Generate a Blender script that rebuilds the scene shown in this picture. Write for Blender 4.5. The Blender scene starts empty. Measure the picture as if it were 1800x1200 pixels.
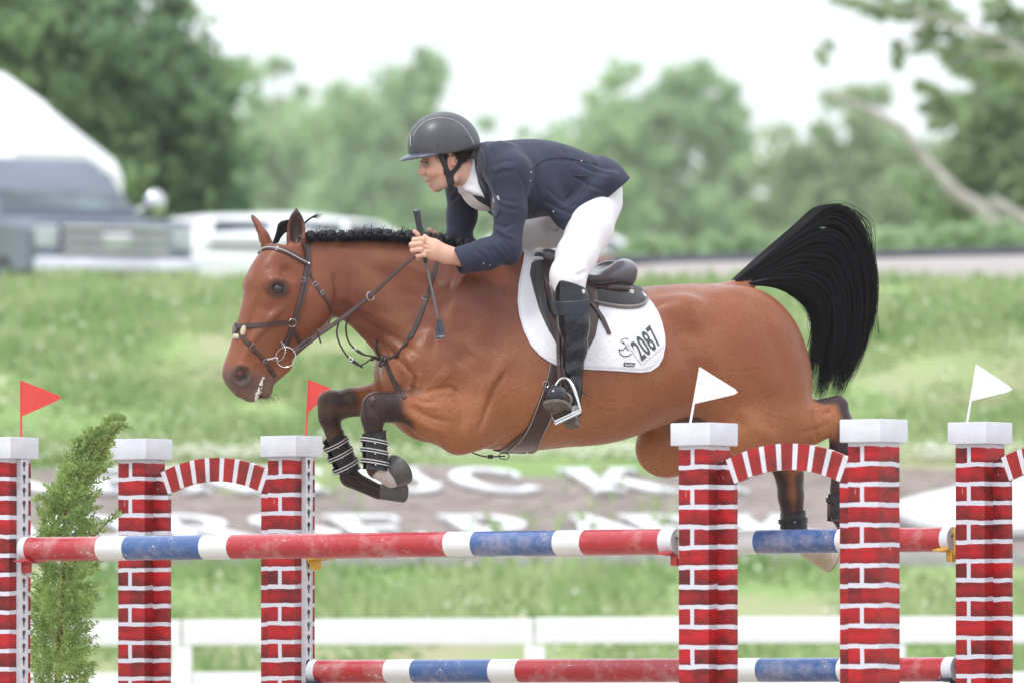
import bpy, bmesh, math, random
import numpy as np
from mathutils import Vector, Matrix, Euler
from mathutils.bvhtree import BVHTree
rng = np.random.default_rng(7)
random.seed(7)
R = math.radians
PI = math.pi
S = bpy.context.scene

# ------------------------------------------------------------------ camera
F = 18000.0                       # focal length in pixels of the 1800 px wide photograph
CAMZ = 0.8
ALPHA = math.atan(670.0 / F)
CA, SA = math.cos(ALPHA), math.sin(ALPHA)
cam = bpy.data.cameras.new("camera")
cam_o = bpy.data.objects.new("camera", cam)
S.collection.objects.link(cam_o)
S.camera = cam_o
cam.sensor_width = 36.0
cam.lens = 360.0
cam_o.location = (0, 0, CAMZ)
cam_o.rotation_euler = (R(90) + ALPHA, 0, 0)
cam.clip_start = 0.5
cam.clip_end = 3000
cam.dof.use_dof = True
cam.dof.focus_distance = 40.0
cam.dof.aperture_fstop = 5.0
cam.dof.aperture_blades = 0

# ------------------------------------------------------------------ world, sun, exposure
W = bpy.data.worlds.new("World")
S.world = W
W.use_nodes = True
nt = W.node_tree
nt.nodes.clear()
SUN_EL, SUN_ROT = R(62), R(200)
sky = nt.nodes.new("ShaderNodeTexSky")
sky.sky_type = 'NISHITA'
sky.sun_disc = False
sky.sun_elevation = SUN_EL
sky.sun_rotation = SUN_ROT
sky.air_density = 1.0
sky.dust_density = 3.0
tc = nt.nodes.new("ShaderNodeTexCoord")
nz = nt.nodes.new("ShaderNodeTexNoise")
nz.inputs["Scale"].default_value = 3.0
nz.inputs["Detail"].default_value = 6.0
rmp = nt.nodes.new("ShaderNodeMapRange")
rmp.inputs[1].default_value = 0.3
rmp.inputs[2].default_value = 0.7
rmp.inputs[3].default_value = 0.86
rmp.inputs[4].default_value = 0.97
mx = nt.nodes.new("ShaderNodeMix")
mx.data_type = 'RGBA'
mx.inputs[7].default_value = (12.9, 13.5, 14.6, 1)      # thick bright cloud over the sky
bg = nt.nodes.new("ShaderNodeBackground")
bg.inputs[1].default_value = 0.15
wo = nt.nodes.new("ShaderNodeOutputWorld")
nt.links.new(tc.outputs["Generated"], nz.inputs["Vector"])
nt.links.new(nz.outputs["Fac"], rmp.inputs[0])
nt.links.new(rmp.outputs[0], mx.inputs[0])
nt.links.new(sky.outputs[0], mx.inputs[6])
# an overcast sky is brightest overhead
sx = nt.nodes.new("ShaderNodeSeparateXYZ"); nt.links.new(tc.outputs["Generated"], sx.inputs[0])
el = nt.nodes.new("ShaderNodeMapRange"); nt.links.new(sx.outputs[2], el.inputs[0])
for i_, v_ in enumerate((0.0, 1.0, 0.57, 0.98)): el.inputs[i_ + 1].default_value = v_
mu = nt.nodes.new("ShaderNodeVectorMath"); mu.operation = 'SCALE'
nt.links.new(mx.outputs[2], mu.inputs[0]); nt.links.new(el.outputs[0], mu.inputs[3])
nt.links.new(mu.outputs[0], bg.inputs[0])
nt.links.new(bg.outputs[0], wo.inputs[0])

sun = bpy.data.lights.new("sun", 'SUN')
sun.energy = 1.5
sun.angle = R(10)
sun.color = (1.0, 0.975, 0.94)
sun_o = bpy.data.objects.new("sun", sun)
S.collection.objects.link(sun_o)
# light comes from behind the camera, high and a little to the left
sd = Vector((-0.42, -0.62, 1.35)).normalized()
sun_o.rotation_euler = sd.to_track_quat('Z', 'Y').to_euler()
sun_o.location = (-8, 10, 20)
sky.sun_elevation = math.asin(sd.z)
sky.sun_rotation = math.atan2(sd.x, sd.y)
S.view_settings.view_transform = 'Standard'
S.view_settings.look = 'None'
S.view_settings.gamma = 1.0
S.view_settings.exposure = 0.1
S.cycles.use_denoising = True
S.cycles.max_bounces = 6
S.cycles.volume_bounces = 2
S.cycles.transparent_max_bounces = 8

# ------------------------------------------------------------------ projection helpers
def W3(px, py, Y):
    """world point at depth Y (world y) that the camera sees at photo pixel (px, py)"""
    u = (px - 900.0) / F
    v = (600.0 - py) / F
    t = Y / (CA - v * SA)
    return np.array([t * u, Y, CAMZ + t * (SA + v * CA)])

# ------------------------------------------------------------------ object helpers
COL = S.collection
def empty(name, label, cat, loc=(0, 0, 0), rz=0.0, group=None, kind=None):
    o = bpy.data.objects.new(name, None)
    o.empty_display_size = 0.1
    COL.objects.link(o)
    o.location = loc
    o.rotation_euler = (0, 0, rz)
    tag(o, label, cat, group, kind)
    return o
def tag(o, label=None, cat=None, group=None, kind=None):
    if label: o["label"] = label
    if cat: o["category"] = cat
    if group: o["group"] = group
    if kind: o["kind"] = kind
    return o
def link(name, me, parent=None, world=False):
    o = bpy.data.objects.new(name, me)
    COL.objects.link(o)
    if parent is not None:
        o.parent = parent
        if world:
            o.matrix_parent_inverse = wmat(parent).inverted()
    return o
def wmat(o):
    m = Matrix.LocRotScale(o.location, o.rotation_euler, o.scale)
    if o.parent is not None:
        m = wmat(o.parent) @ o.matrix_parent_inverse @ m
    return m
def mesh_np(name, V, Fq, mats, parent=None, smooth=True, world=False, mi=None, sharp=None, cols=None):
    """V (n,3); Fq list of arrays (k,3)/(k,4) or python list of tuples"""
    me = bpy.data.meshes.new(name)
    V = np.asarray(V, dtype=np.float32)
    if isinstance(Fq, np.ndarray):
        k = Fq.shape[1]
        n = len(Fq)
        me.vertices.add(len(V))
        me.vertices.foreach_set("co", V.ravel())
        me.loops.add(n * k)
        me.loops.foreach_set("vertex_index", Fq.astype(np.int32).ravel())
        me.polygons.add(n)
        me.polygons.foreach_set("loop_start", np.arange(0, n * k, k, dtype=np.int32))
        me.polygons.foreach_set("loop_total", np.full(n, k, dtype=np.int32))
        me.update(calc_edges=True)
    else:
        me.from_pydata([tuple(map(float, v)) for v in V], [], [tuple(int(i) for i in f) for f in Fq])
    if not isinstance(mats, (list, tuple)): mats = [mats]
    for m in mats: me.materials.append(m)
    if mi is not None:
        me.polygons.foreach_set("material_index", np.asarray(mi, dtype=np.int32))
    if smooth:
        me.polygons.foreach_set("use_smooth", np.ones(len(me.polygons), dtype=bool))
    if cols is not None:
        ca = me.color_attributes.new("Col", 'FLOAT_COLOR', 'POINT')
        c4 = np.ones((len(V), 4), dtype=np.float32)
        c4[:, :3] = cols
        ca.data.foreach_set("color", c4.ravel())
    if sharp is not None:
        me.set_sharp_from_angle(angle=R(sharp))
    me.update()
    return link(name, me, parent, world)

class MB:
    """collects shapes into one mesh"""
    def __init__(s):
        s.v, s.f, s.m, s.n = [], [], [], 0
    def add(s, V, Fc, mi=0):
        V = np.asarray(V, dtype=float)
        s.v.append(V)
        for f in Fc:
            s.f.append(tuple(int(i) + s.n for i in f)); s.m.append(mi)
        s.n += len(V)
        return s
    def box(s, c, d, mi=0, M=None, bev=0.0):
        bm = bmesh.new()
        bmesh.ops.create_cube(bm, size=1)
        bmesh.ops.scale(bm, vec=Vector(d), verts=bm.verts)
        if bev > 0:
            bmesh.ops.bevel(bm, geom=list(bm.edges), offset=bev, segments=2, affect='EDGES', profile=0.6)
        if M is not None: bmesh.ops.transform(bm, matrix=M, verts=bm.verts)
        bmesh.ops.translate(bm, vec=Vector(c), verts=bm.verts)
        s.bm(bm, mi)
        return s
    def bm(s, bm, mi=0):
        bm.verts.index_update()
        s.add([v.co[:] for v in bm.verts], [[v.index for v in f.verts] for f in bm.faces], mi)
        bm.free()
        return s
    def tube(s, P, r, seg=8, mi=0, cap=True, flat=1.0, up=None, closed=False):
        P = [Vector(p) for p in P]
        n = len(P)
        rr = r if hasattr(r, '__len__') else [r] * n
        V, Fc = [], []
        prev = Vector(up) if up is not None else None
        for i, p in enumerate(P):
            if closed: t = P[(i + 1) % n] - P[i - 1]
            else: t = P[min(i + 1, n - 1)] - P[max(i - 1, 0)]
            if t.length < 1e-9: t = Vector((0, 0, 1))
            t.normalize()
            if prev is None:
                prev = Vector((0, 0, 1)) if abs(t.z) < .9 else Vector((1, 0, 0))
            a = (prev - t * prev.dot(t))
            if a.length < 1e-6: a = t.orthogonal()
            a.normalize(); prev = a if up is None else Vector(up)
            b = t.cross(a)
            for k in range(seg):
                an = 2 * PI * k / seg
                V.append(p + a * math.cos(an) * rr[i] * flat + b * math.sin(an) * rr[i])
        m = n if closed else n - 1
        for i in range(m):
            for k in range(seg):
                i2 = (i + 1) % n
                Fc.append((i * seg + k, i * seg + (k + 1) % seg, i2 * seg + (k + 1) % seg, i2 * seg + k))
        if cap and not closed:
            Fc.append(tuple(range(seg))[::-1]); Fc.append(tuple((n - 1) * seg + k for k in range(seg)))
        s.add(V, Fc, mi)
        return s
    def prism(s, poly, depth, M=None, mi=0, y0=0.0):
        """poly in (x,z); extruded along y from y0 to y0+depth"""
        n = len(poly)
        V = [(x, y0, z) for x, z in poly] + [(x, y0 + depth, z) for x, z in poly]
        Fc = [tuple(range(n)), tuple(range(2 * n - 1, n - 1, -1))] + [(i, i + n, (i + 1) % n + n, (i + 1) % n) for i in range(n)]
        if M is not None: V = [(M @ Vector(v))[:] for v in V]
        s.add(V, Fc, mi)
        return s
    def sphere(s, c, r, mi=0, seg=12, rings=8, sc=(1, 1, 1), M=None):
        bm = bmesh.new()
        bmesh.ops.create_uvsphere(bm, u_segments=seg, v_segments=rings, radius=r)
        bmesh.ops.scale(bm, vec=Vector(sc), verts=bm.verts)
        if M is not None: bmesh.ops.transform(bm, matrix=M, verts=bm.verts)
        bmesh.ops.translate(bm, vec=Vector(c), verts=bm.verts)
        s.bm(bm, mi)
        return s
    def build(s, name, mats, parent=None, world=False, smooth=True, sharp=35, fixn=True):
        V = np.concatenate(s.v) if s.v else np.zeros((0, 3))
        o = mesh_np(name, V, s.f, mats, parent, smooth, world, s.m)
        if fixn:
            bm = bmesh.new(); bm.from_mesh(o.data)
            bmesh.ops.recalc_face_normals(bm, faces=bm.faces)
            bm.to_mesh(o.data); bm.free()
        if smooth and sharp: o.data.set_sharp_from_angle(angle=R(sharp))
        return o
def copy_tree(o, parent=None):
    c = o.copy(); COL.objects.link(c)
    if parent is not None:
        c.parent = parent; c.matrix_parent_inverse = o.matrix_parent_inverse.copy()
    for ch in [x for x in bpy.data.objects if x.parent == o]:
        copy_tree(ch, c)
    return c
def catmull(P, n):
    P = np.asarray(P, float)
    Q = np.vstack([2 * P[0] - P[1], P, 2 * P[-1] - P[-2]])
    out = []
    m = len(P) - 1
    for j in range(n):
        t = j / (n - 1) * m
        i = min(int(t), m - 1); u = t - i
        a, b, c, d = Q[i], Q[i + 1], Q[i + 2], Q[i + 3]
        out.append(.5 * ((2 * b) + (-a + c) * u + (2 * a - 5 * b + 4 * c - d) * u * u + (-a + 3 * b - 3 * c + d) * u ** 3))
    return np.array(out)

# ------------------------------------------------------------------ material helpers
class NT:
    def __init__(s, name):
        s.mat = bpy.data.materials.new(name); s.mat.use_nodes = True
        s.t = s.mat.node_tree; s.b = s.t.nodes["Principled BSDF"]
    def n(s, typ, **kw):
        x = s.t.nodes.new(typ)
        for k, v in kw.items():
            if k.startswith("i_"):
                key = k[2:]
                key = int(key) if key.isdigit() else key.replace("_", " ")
                x.inputs[key].default_value = v
            else: setattr(x, k, v)
        return x
    def l(s, a, b): s.t.links.new(a, b); return s
    def math(s, op, a, b=None, clamp=False):
        x = s.t.nodes.new("ShaderNodeMath"); x.operation = op; x.use_clamp = clamp
        for i, q in enumerate((a, b)):
            if q is None: continue
            if isinstance(q, (int, float)): x.inputs[i].default_value = q
            else: s.l(q, x.inputs[i])
        return x.outputs[0]
    def mix(s, f, a, b, blend='MIX'):
        x = s.t.nodes.new("ShaderNodeMix"); x.data_type = 'RGBA'; x.blend_type = blend
        for i, q in ((0, f), (6, a), (7, b)):
            if isinstance(q, (int, float)): x.inputs[i].default_value = q
            elif isinstance(q, tuple): x.inputs[i].default_value = (*q, 1) if len(q) == 3 else q
            else: s.l(q, x.inputs[i])
        return x.outputs[2]
    def noise(s, scale, detail=4, rough=.55, vec=None, dist=0.0, out="Fac"):
        x = s.t.nodes.new("ShaderNodeTexNoise")
        x.inputs["Scale"].default_value = scale; x.inputs["Detail"].default_value = detail
        x.inputs["Roughness"].default_value = rough; x.inputs["Distortion"].default_value = dist
        if vec is None:
            vec = s.coord()
        s.l(vec, x.inputs["Vector"])
        return x.outputs[out]
    def coord(s, k="Object"):
        return s.t.nodes.new("ShaderNodeTexCoord").outputs[k]
    def scalev(s, v, sc):
        x = s.t.nodes.new("ShaderNodeMapping"); x.inputs["Scale"].default_value = sc
        s.l(v, x.inputs["Vector"]); return x.outputs[0]
    def rng(s, v, a, b, c=0.0, d=1.0, smooth=False):
        x = s.t.nodes.new("ShaderNodeMapRange")
        if smooth: x.interpolation_type = 'SMOOTHSTEP'
        s.l(v, x.inputs[0])
        for i, q in enumerate((a, b, c, d)): x.inputs[i + 1].default_value = q
        return x.outputs[0]
    def bump(s, h, strength=.3, dist=.01):
        x = s.t.nodes.new("ShaderNodeBump"); x.inputs["Strength"].default_value = strength
        x.inputs["Distance"].default_value = dist
        s.l(h, x.inputs["Height"]); s.l(x.outputs[0], s.b.inputs["Normal"]); return x
    def set(s, **kw):
        for k, v in kw.items():
            k = k.replace("_", " ")
            inp = s.b.inputs[k]
            if isinstance(v, (int, float)): inp.default_value = v
            elif isinstance(v, tuple): inp.default_value = (*v, 1) if len(v) == 3 and inp.type == 'RGBA' else v
            else: s.l(v, inp)
        return s
def simple(name, c1, c2=None, scale=20, rough=.5, metal=0.0, bump=0.0, bscale=200, bdist=.002, coat=0.0, sheen=0.0, spec=.5):
    m = NT(name)
    if c2 is None: c2 = tuple(x * .75 for x in c1)
    f = m.rng(m.noise(scale, 5), .35, .65)
    m.set(Base_Color=m.mix(f, c1, c2), Roughness=rough, Metallic=metal)
    m.b.inputs["Coat Weight"].default_value = coat
    m.b.inputs["Sheen Weight"].default_value = sheen
    m.b.inputs["Specular IOR Level"].default_value = spec * .7
    if bump > 0:
        m.bump(m.noise(bscale, 4), bump, bdist)
    return m.mat
# ================================================================== GROUND
def ground_z(Y, X=0.0):
    Y = np.asarray(Y, float)
    z = np.interp(Y, [-50, 69, 74, 88, 92, 96, 118, 130, 400, 620, 1500],
                     [0, 0, .9, 4.25, 4.66, 4.78, 5.1, 5.3, 11.5, 20, 34])
    return z
def pxY(py, lo=69.5, hi=91.5):
    """depth at which the bank is seen at photo row py"""
    for _ in range(50):
        m = (lo + hi) / 2
        z = CAMZ + (m) * math.tan(ALPHA + math.atan((600 - py) / F))
        if z > ground_z(m): lo = m
        else: hi = m
    return m
gm = NT("grass_turf_mat")
g1 = gm.rng(gm.noise(.55, 6, .6), .38, .64)
g2 = gm.rng(gm.noise(3.5, 5, .6), .35, .65)
g3 = gm.rng(gm.noise(.42, 4, .6), .50, .64)
c = gm.mix(g1, (.19, .29, .10), (.37, .46, .21))
c = gm.mix(gm.math('MULTIPLY', g2, .5), c, (.24, .38, .11))
c = gm.mix(gm.math('MULTIPLY', g3, .8), c, (.40, .36, .24))
gm.set(Base_Color=c, Roughness=.9); gm.b.inputs["Specular IOR Level"].default_value = .2
gm.bump(gm.noise(14, 5), .8, .08)
# sheet: fine rows on the bank, coarse elsewhere
Ys = np.concatenate([np.linspace(-60, 69, 12), np.linspace(69.5, 96, 110), np.linspace(97, 130, 20), np.array([150, 200, 280, 400, 600, 900, 1500])])
Xs = np.concatenate([np.linspace(-600, -14, 14), np.linspace(-12, 12, 97), np.linspace(14, 600, 14)])
GX, GY = np.meshgrid(Xs, Ys)
GZ = ground_z(GY)
und = .035 * np.sin(GX * 2.1 + GY * 1.3) + .03 * np.sin(GX * .7 - GY * 2.2) + .03 * np.sin(GX * 4.3 + 1) * np.sin(GY * 3.7)
und *= np.clip((GY - 80.5) / 1.5, 0, 1) * np.clip((100 - GY) / 4, 0, 1)
GZ = GZ + und
V = np.stack([GX, GY, GZ], -1).reshape(-1, 3)
ny, nx = GX.shape
ii = (np.arange(ny - 1)[:, None] * nx + np.arange(nx - 1)[None, :]).ravel()
Fq = np.stack([ii, ii + 1, ii + 1 + nx, ii + nx], 1)
g = mesh_np("ground", V, Fq, gm.mat); tag(g, "green grass ground rising as a bank behind the arena", None, None, "structure")

def sheet(name, X0, X1, Y0, Y1, lift, mat, label, n=24, edge=None):
    xs = np.linspace(X0, X1, n * 2); ys = np.linspace(Y0, Y1, n)
    gx, gy = np.meshgrid(xs, ys)
    if edge is not None: gx = gx; gy = gy + edge(gx, (gy - Y0) / (Y1 - Y0))
    gz = ground_z(gy) + lift
    V = np.stack([gx, gy, gz], -1).reshape(-1, 3)
    ii = (np.arange(n - 1)[:, None] * (2 * n) + np.arange(2 * n - 1)[None, :]).ravel()
    o = mesh_np(name, V, np.stack([ii, ii + 1, ii + 1 + 2 * n, ii + 2 * n], 1), mat)
    tag(o, label, None, None, "structure")
    return o
sand = simple("arena_sand_mat", (.42, .37, .31), (.34, .29, .24), 2.5, .95, bump=.5, bscale=30, bdist=.02)
sheet("arena_floor", -60, 60, -30, 64, .004, sand, "pale riding arena sand under the jump")
mul = simple("mulch_mat", (.21, .17, .155), (.34, .285, .26), 5, .95, bump=1.0, bscale=22, bdist=.05)
YB0, YB1 = pxY(980), pxY(824)
wv = lambda x, t: .16 * np.sin(x * .9 + 2) * (t - .5) + .05 * np.sin(x * 5) * (t > .8)
sheet("flower_bed", -13, 13, YB0, YB1, .02, mul, "brown mulch bed holding the white letters", edge=wv)
grv = simple("gravel_mat", (.40, .36, .34), (.33, .29, .27), 3, .95, bump=.5, bscale=20, bdist=.03)
# gravel drive on the crest at the right
V = []; npx = 40
for px_ in np.linspace(1040, 3000, npx):
    rise = min(1, max(0, (px_ - 1040) / 120))
    pf, pb = 476 - 8 * rise, 474 - (10 + (px_ - 1100) * .022) * rise
    f0, f1 = W3(px_, pf, 95.0), W3(px_, pb, 101.5)
    V.append((f0[0], 93.8, float(ground_z(93.8)) - .1)); V.append(f0); V.append((f0 + f1) / 2); V.append(f1); V.append((f1[0] * 1.01, 103.5, float(ground_z(103.5)) - .1))
Fq = np.array([(i * 5 + k, (i + 1) * 5 + k, (i + 1) * 5 + k + 1, i * 5 + k + 1) for i in range(npx - 1) for k in range(4)])
tag(mesh_np("gravel_drive", np.array(V), Fq, grv), "pale gravel drive along the top of the bank", None, None, "structure")

# kerb of the bed
kb = MB()
ym = pxY(989)
for i in range(30):
    x = -13.0 + i * .88
    kb.box((x + .43, ym, ground_z(ym) + .02), (.85, .22, .13), bev=.02, M=Matrix.Rotation(R(random.uniform(-1.5, 1.5)), 4, 'Z'))
stone = simple("kerb_stone_mat", (.42, .40, .40), (.33, .31, .31), 8, .9, bump=.4, bscale=60)
tag(kb.build("bed_kerb", stone), "low grey stone kerb along the front of the mulch bed", "kerb")

# ---- grass tufts and clover: two masses nobody could count
N = 46000
yy = rng.uniform(YB1 + .15, 95.5, N); xx = rng.uniform(-5.9, 5.9, N)
N2 = 16000
yy = np.concatenate([yy, rng.uniform(70.5, YB0 - .35, N2)]); xx = np.concatenate([xx, rng.uniform(-4.9, 4.9, N2)])
N3 = 260
yy = np.concatenate([yy, rng.uniform(YB0, YB1, N3)]); xx = np.concatenate([xx, rng.normal(0, .2, N3) + rng.choice([-3.8, -1.9, -1.35, .1, .55, 1.1, 2.9, 3.0], N3)])
n = len(yy)
cl = (np.sin(xx * 3.1 + yy * 1.7) + np.sin(xx * 1.3 - yy * 2.9) + 2) / 4
bare = np.clip((np.sin(xx * 1.7 + 2) * np.sin(yy * 1.1 + xx * .6) + np.sin(xx * .8 - yy * .9) - .75) * 1.6, 0, .95)
hgt = rng.uniform(.06, .19, n) * (.4 + 1.3 * cl) * (1 - bare); wd = rng.uniform(.015, .035, n)
ang = rng.uniform(-.9, .9, n)
lx = rng.normal(0, .05, n); ly = rng.normal(0, .05, n)
zz = ground_z(yy) - .02
dx, dy = np.cos(ang) * wd, np.sin(ang) * wd
A = np.stack([xx - dx, yy - dy, zz], 1); B = np.stack([xx + dx, yy + dy, zz], 1)
Cc = np.stack([xx + dx * .6 + lx * .5, yy + dy * .6 + ly * .5, zz + hgt * .7], 1); D = np.stack([xx + lx, yy + ly, zz + hgt], 1)
V = np.stack([A, B, Cc, D], 1).reshape(-1, 3)
Fq = np.arange(4 * n).reshape(n, 4)
def leafmat(name, c1, c2, c3, sc=.6, trans=.35):
    m = NT(name)
    a = m.rng(m.noise(sc, 4, .6), .35, .65)
    b = m.rng(m.noise(sc * 9, 3, .6), .4, .7)
    c = m.mix(a, c1, c2); c = m.mix(m.math('MULTIPLY', b, .6), c, c3)
    m.set(Base_Color=c, Roughness=.6)
    m.b.inputs["Specular IOR Level"].default_value = .25
    tr = m.n("ShaderNodeBsdfTranslucent"); m.l(c, tr.inputs[0])
    ms = m.n("ShaderNodeMixShader"); ms.inputs[0].default_value = trans
    out = m.t.nodes["Material Output"]
    m.l(m.b.outputs[0], ms.inputs[1]); m.l(tr.outputs[0], ms.inputs[2]); m.l(ms.outputs[0], out.inputs[0])
    return m.mat
gr_m = leafmat("grass_blade_mat", (.21, .36, .11), (.42, .54, .25), (.58, .57, .38), .7)
tag(mesh_np("grass", V, Fq, gr_m, smooth=False), "rough mown grass on the bank above and below the mulch bed", None, None, "stuff")
# clover blossoms
n = 3300
t = rng.random(n)
yy = np.where(t < .72, rng.normal(81.4, .85, n), rng.uniform(82, 90, n)); yy = np.where(t > .88, rng.uniform(72, YB0 - .5, n), yy)
xx = rng.uniform(-5.5, 5.5, n)
keep = (np.sin(xx * 2.2 + yy) + np.sin(xx * 5 - yy * 3)) > -.5
yy, xx = yy[keep], xx[keep]
yy = np.maximum(yy, np.where(t[keep] > .88, 70, YB1 + .15)); n = len(yy)
r_ = rng.uniform(.012, .028, n)
oc = np.array([(1, 0, 0), (-1, 0, 0), (0, 1, 0), (0, -1, 0), (0, 0, 1), (0, 0, -1)], float)
of = np.array([(0, 2, 4), (2, 1, 4), (1, 3, 4), (3, 0, 4), (2, 0, 5), (1, 2, 5), (3, 1, 5), (0, 3, 5)])
Pc = np.stack([xx, yy, ground_z(yy) + rng.uniform(.06, .16, n)], 1)
V = (Pc[:, None, :] + oc[None] * r_[:, None, None]).reshape(-1, 3)
Fq = (of[None] + 6 * np.arange(n)[:, None, None]).reshape(-1, 3)
cm = simple("clover_mat", (.75, .76, .66), (.6, .64, .42), 3, .8)
tag(mesh_np("clover_blossom", V, Fq, cm), "white clover blossoms scattered over the bank", None, None, "stuff")

# ================================================================== LETTERS ON THE BANK
wht = simple("white_panel_mat", (.78, .79, .80), (.68, .69, .71), 6, .5)
def stroke(x0, y0, x1, y1, w):
    d = np.array([x1 - x0, y1 - y0], float); L = np.hypot(*d); d /= L; nn = np.array([-d[1], d[0]]) * w / 2
    a, b = np.array([x0, y0]), np.array([x1, y1])
    return [a - nn, b - nn, b + nn, a + nn]
def arcband(cx, cy, rx, ry, a0, a1, wmax, wmin, n=16):
    quads = []
    for i in range(n):
        q = []
        for j, s in ((0, 1), (1, 1), (1, -1), (0, -1)):
            a = R(a0 + (a1 - a0) * (i + j) / n)
            w = wmin + (wmax - wmin) * abs(math.cos(a))
            q.append(np.array([cx + (rx + s * w / 2) * math.cos(a), cy + (ry + s * wmin * .5) * math.sin(a)]))
        quads.append(q)
    return quads
T, t_ = .2, .10          # thick and thin strokes; letter box 0..1 high, width about .75
def serif(x, y, w=.32): return stroke(x - w / 2, y, x + w / 2, y, .06)
G = {
 'H': [stroke(.18, 0, .18, 1, T), stroke(.66, 0, .66, 1, T), stroke(.2, .5, .64, .5, t_), serif(.18, .03), serif(.18, .97), serif(.66, .03), serif(.66, .97)],
 'O': arcband(.4, .5, .32, .46, 0, 360, T, t_, 26),
 'R': [stroke(.18, 0, .18, 1, T), serif(.18, .03), stroke(.04, .96, .42, .96, t_), stroke(.2, .48, .42, .48, t_), stroke(.4, .48, .74, .0, T), serif(.74, .03, .2)] + arcband(.42, .72, .22, .24, -90, 90, T, t_, 12),
 'S': arcband(.4, .75, .26, .21, 20, 200, T * .8, t_, 12) + [stroke(.15, .66, .65, .36, T)] + arcband(.4, .27, .28, .23, -160, 20, T * .8, t_, 12),
 'E': [stroke(.2, 0, .2, 1, T), stroke(.06, .96, .7, .96, t_), stroke(.2, .5, .56, .5, t_), stroke(.06, .04, .72, .04, t_), stroke(.7, .98, .7, .78, .06), stroke(.72, .02, .72, .24, .06), stroke(.56, .4, .56, .6, .05)],
 'P': [stroke(.2, 0, .2, 1, T), serif(.2, .03), stroke(.06, .96, .44, .96, t_), stroke(.2, .44, .44, .44, t_)] + arcband(.44, .7, .24, .26, -90, 90, T, t_, 12),
 'A': [stroke(.1, 0, .4, 1, t_), stroke(.38, 1, .7, 0, T), stroke(.2, .34, .6, .34, t_), serif(.1, .03, .24), serif(.7, .03, .3)],
 'K': [stroke(.18, 0, .18, 1, T), serif(.18, .03), serif(.18, .97), stroke(.24, .42, .66, .97, t_), stroke(.36, .6, .72, .02, T), serif(.66, .97, .26), serif(.74, .03, .26)],
 'N': [stroke(.16, 0, .16, 1, t_), stroke(.68, 0, .68, 1, t_), stroke(.16, .98, .68, .02, T), serif(.14, .03, .26), serif(.1, .97, .2), serif(.68, .97, .26)],
 'T': [stroke(.4, 0, .4, 1, T), serif(.4, .03, .34), stroke(.06, .96, .74, .96, t_), stroke(.07, .98, .07, .76, .06), stroke(.73, .98, .73, .76, .06)],
 'U': [stroke(.16, .3, .16, 1, T), stroke(.66, .3, .66, 1, t_), serif(.16, .97), serif(.66, .97, .26)] + arcband(.41, .32, .25, .28, 180, 360, T, t_, 14),
 'C': arcband(.42, .5, .33, .46, 42, 318, T, t_, 22) + [stroke(.68, .62, .68, .9, .06)],
 'Y': [stroke(.4, 0, .4, .48, T), stroke(.4, .46, .12, 1, T), stroke(.4, .46, .68, 1, t_), serif(.4, .03), serif(.12, .97, .26), serif(.68, .97, .22)],
}
def letter(ch, px, row, label):
    pyb = (875, 960)[row]; h = (.86, .86)[row]
    yb = pxY(pyb)
    X0 = (px - 900) / F * yb
    th = math.atan2(float(ground_z(yb + .9) - ground_z(yb)), .9)
    base = Vector((X0, yb, float(ground_z(yb)) + .035))
    sh = -.30                                     # the rows run at a slant to the bank, so the letters lean
    m = MB()
    for q in G[ch]:
        P2 = [(x * .82 + y * sh, y * h) for x, y in q]
        n = len(P2)
        V = [(x, y * math.cos(th), y * math.sin(th)) for x, y in P2] + [(x, y * math.cos(th) - .008, y * math.sin(th) + .03) for x, y in P2]
        m.add(V, [tuple(range(n))[::-1], tuple(range(n, 2 * n))] + [(i, (i + 1) % n, (i + 1) % n + n, i + n) for i in range(n)])
    o = m.build("letter", wht, smooth=False)
    o.location = base
    tag(o, label, "letter", "white letters lying on the mulch bed")
LA = "white letter %s on the mulch, %s"
for ch, px, lb in (("K", -38, "first of the upper row"), ("E", 150, "second of the upper row, left of the N"), ("N", 325, "third of the upper row, seen through the arch"),
                   ("T", 480, "fourth of the upper row, between N and U"), ("U", 655, "fifth of the upper row, right of the T"),
                   ("C", 830, "sixth of the upper row, under the girth"), ("K", 1040, "seventh of the upper row, between C and Y"), ("Y", 1215, "last of the upper row, behind a brick column")):
    letter(ch, px, 0, LA % (ch, lb))
for ch, px, lb in (("H", -60, "first of the lower row"), ("O", 120, "second of the lower row, behind the cedar"), ("R", 305, "third of the lower row, below the arch"), ("S", 475, "fourth of the lower row, behind a column"),
                   ("E", 620, "fifth of the lower row, just left of the P"), ("P", 825, "sixth of the lower row, above the long pole"), ("A", 1015, "seventh of the lower row, between P and R"),
                   ("R", 1150, "eighth of the lower row, left of the tall column"), ("K", 1325, "last of the lower row, behind the arch opening")):
    letter(ch, px, 1, LA % (ch, lb))
# big white emblem at the right end of the bed
em = MB()
pts = [(1560, 912), (1620, 896), (1690, 880), (1745, 872), (1800, 850), (1900, 838), (2010, 842), (2060, 880), (1960, 890), (1880, 905), (1800, 928), (1830, 950), (1720, 958), (1640, 946), (1590, 930)]
P3 = []
for px, py in pts:
    y = pxY(py); P3.append(((px - 900) / F * y, y, float(ground_z(y)) + .05))
n = len(P3)
em.add(P3 + [(a, b - .02, c + .07) for a, b, c in P3], [tuple(range(n)), tuple(range(n, 2 * n))[::-1]] + [(i, (i + 1) % n, (i + 1) % n + n, i + n) for i in range(n)])
o = em.build("emblem", wht, smooth=False); tag(o, "large flat white cut-out emblem lying at the right end of the mulch bed", "emblem")

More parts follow.
